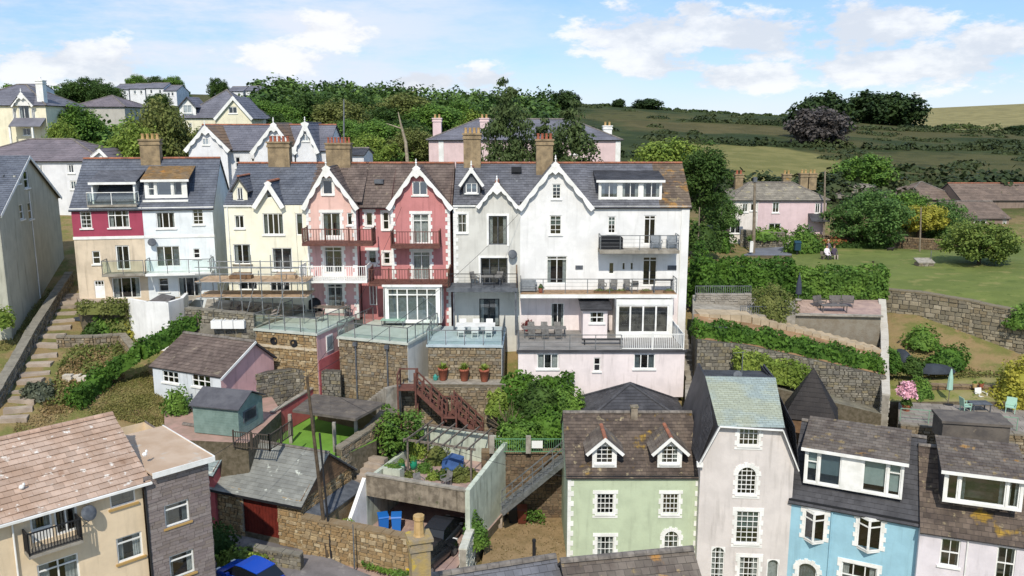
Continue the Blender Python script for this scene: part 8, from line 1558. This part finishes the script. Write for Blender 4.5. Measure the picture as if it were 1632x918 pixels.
# far wood and hillside scrub: one mass each
def mass(name, label, cells, mat, n_leaf, leaf, seed):
    """cells: (x, y, radius, height)"""
    rng = np.random.default_rng(seed); C = []; N = []
    for x, y, r, h in cells:
        q = rng.normal(size=(n_leaf, 3)); q /= np.linalg.norm(q, axis=1, keepdims=True); q[:, 2] = np.abs(q[:, 2])*1.05-.1
        lum = 1+.2*np.sin(q[:, 0]*6+x)*np.sin(q[:, 1]*6+y)+.12*np.sin(q[:, 2]*9+x*y)
        C.append(np.array([x, y, G(x, y)-.1*h])+q*np.array([r, r, h])*(lum*(.85+.2*rng.random(n_leaf)))[:, None]); N.append(q+rng.normal(size=(n_leaf, 3))*.5+np.array([0, 0, .3]))
    V, Q = leaf_quads(np.concatenate(C), np.concatenate(N), leaf, rng, .8); o = inst(name, npmesh(name, V, Q, mat)); return tag(o, label, 'vegetation', kind='stuff')
rr = random.Random(77); cells = []
for i in range(150):
    px_ = rr.uniform(400, 880); Y = rr.uniform(165, 300); x = PY(px_, 150, Y).x; cells.append((x, Y, rr.uniform(3.5, 5.5), rr.uniform(6, 9.5) if Y < 270 else rr.uniform(5, 7)))
mass('far_wood', 'dark wood covering the hill behind the houses', cells, foliage('leaf_wood', '#374f24', '#5f783a', .09, .12), 560, .45, 5)
cells = []
for i in range(60): px_ = rr.uniform(-40, 430); Y = rr.choice((rr.uniform(150, 200), rr.uniform(255, 330))); cells.append((PY(px_, 140, Y).x, Y, rr.uniform(2.0, 3.5), rr.uniform(1.6, 3.0)))
for i in range(120): px_ = rr.uniform(60, 420); Y = rr.uniform(98, 150); cells.append((PY(px_, 200, Y).x, Y, rr.uniform(1.5, 2.8), rr.uniform(1.8, 3.6)))
for i in range(70): px_ = rr.uniform(420, 1000); Y = rr.uniform(76, 130); cells.append((PY(px_, 220, Y).x, Y, rr.uniform(1.6, 2.8), rr.uniform(1.8, 3.4)))
mass('hill_shrubbery', 'green shrubbery between the hillside houses', cells, foliage('leaf_shrubbery', '#4c6a2e', '#65803c', .08, .15), 200, .36, 6)
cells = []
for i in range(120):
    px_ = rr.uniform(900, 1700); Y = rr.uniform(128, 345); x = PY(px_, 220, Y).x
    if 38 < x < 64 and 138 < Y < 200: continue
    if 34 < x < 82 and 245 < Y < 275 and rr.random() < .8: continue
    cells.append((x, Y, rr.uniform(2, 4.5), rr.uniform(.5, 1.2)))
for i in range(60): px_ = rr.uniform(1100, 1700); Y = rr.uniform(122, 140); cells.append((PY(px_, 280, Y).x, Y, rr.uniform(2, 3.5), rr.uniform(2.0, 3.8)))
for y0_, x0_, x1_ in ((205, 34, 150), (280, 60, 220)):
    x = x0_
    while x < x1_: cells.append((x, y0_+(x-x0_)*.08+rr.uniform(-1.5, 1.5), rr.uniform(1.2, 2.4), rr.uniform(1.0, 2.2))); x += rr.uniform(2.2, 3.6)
mass('hillside_scrub', 'gorse and bracken scrub over the right hillside, toned down for cloud shadow', cells, foliage('leaf_scrub_shaded', '#333f25', '#444d2e', .04, .08, .22), 110, .42, 7)  # leaf colours darkened with the ground to carry the cloud shadow
cells = [(PY(px_, 190, 340).x, 338+rr.uniform(-4, 4), rr.uniform(1.2, 2.6), rr.uniform(.5, 1.4)) for px_ in range(930, 1500, 9)]+[(PY(px_, 205, 430).x, 425+rr.uniform(-6, 6), rr.uniform(2.5, 5), rr.uniform(1.5, 4)) for px_ in (1500, 1506, 1520, 1526, 1532, 1540, 1548, 1556, 1566)]
mass('hilltop_hedgerow', 'dark hedgerow along the hilltop skyline', cells, foliage('leaf_row', '#384626', '#48562e', .05, .08), 150, .5, 8)
ht('hill_tree', 'purple-grey tree on the right hillside', T_PU, 1306, 176, 96, 215); ht('hill_tree', 'dark tree just behind the purple-grey one', T_F, 1308, 155, 96, 240); ht('hill_tree', 'great dark tree clump on the hilltop, left half', T_F, 1392, 150, 84, 330, rz=1.0); ht('hill_tree', 'great dark tree clump on the hilltop, right half', T_F, 1432, 153, 88, 333, rz=2.5); ht('hill_tree', 'round dark tree on the middle hilltop', T_F, 1032, 158, 46, 332); ht('hill_tree', 'small dark tree left of the middle hilltop tree', T_F, 986, 158, 22, 332); ht('hill_tree', 'tree on the ridge above the pines', T_F, 898, 146, 50, 300); ht('hill_tree', 'dark bush at the far right field corner', T_F, 1622, 200, 40, 380)
# ------------------------------------------------------------------ overhead wires
WIREM = M('black_wire', '#2b2b2d', None, 1, .6)
top_ = PY(489, 602, pb_.y+1.2)
for lb, q in (('overhead wire from telegraph pole to the cream house', PY(470, 338, 63.9)), ('overhead wire from telegraph pole to the rose house', PY(640, 330, 63.8)), ('overhead wire from telegraph pole to the peach flats', PY(232, 765, 38.0)), ('overhead wire from telegraph pole to the sage cottage', PY(908, 760, 45.9)), ('overhead wire from telegraph pole to the white gabled house', PY(832, 335, 63.8))):
    pts = [top_.lerp(q, i/12)-Vector((0,0,1.0*4*(i/12)*(1-i/12))) for i in range(13)]; o = MB().tube([p-top_ for p in pts], .012, 4, False).build('overhead_wire', WIREM, loc=top_); tag(o, lb, 'wire')
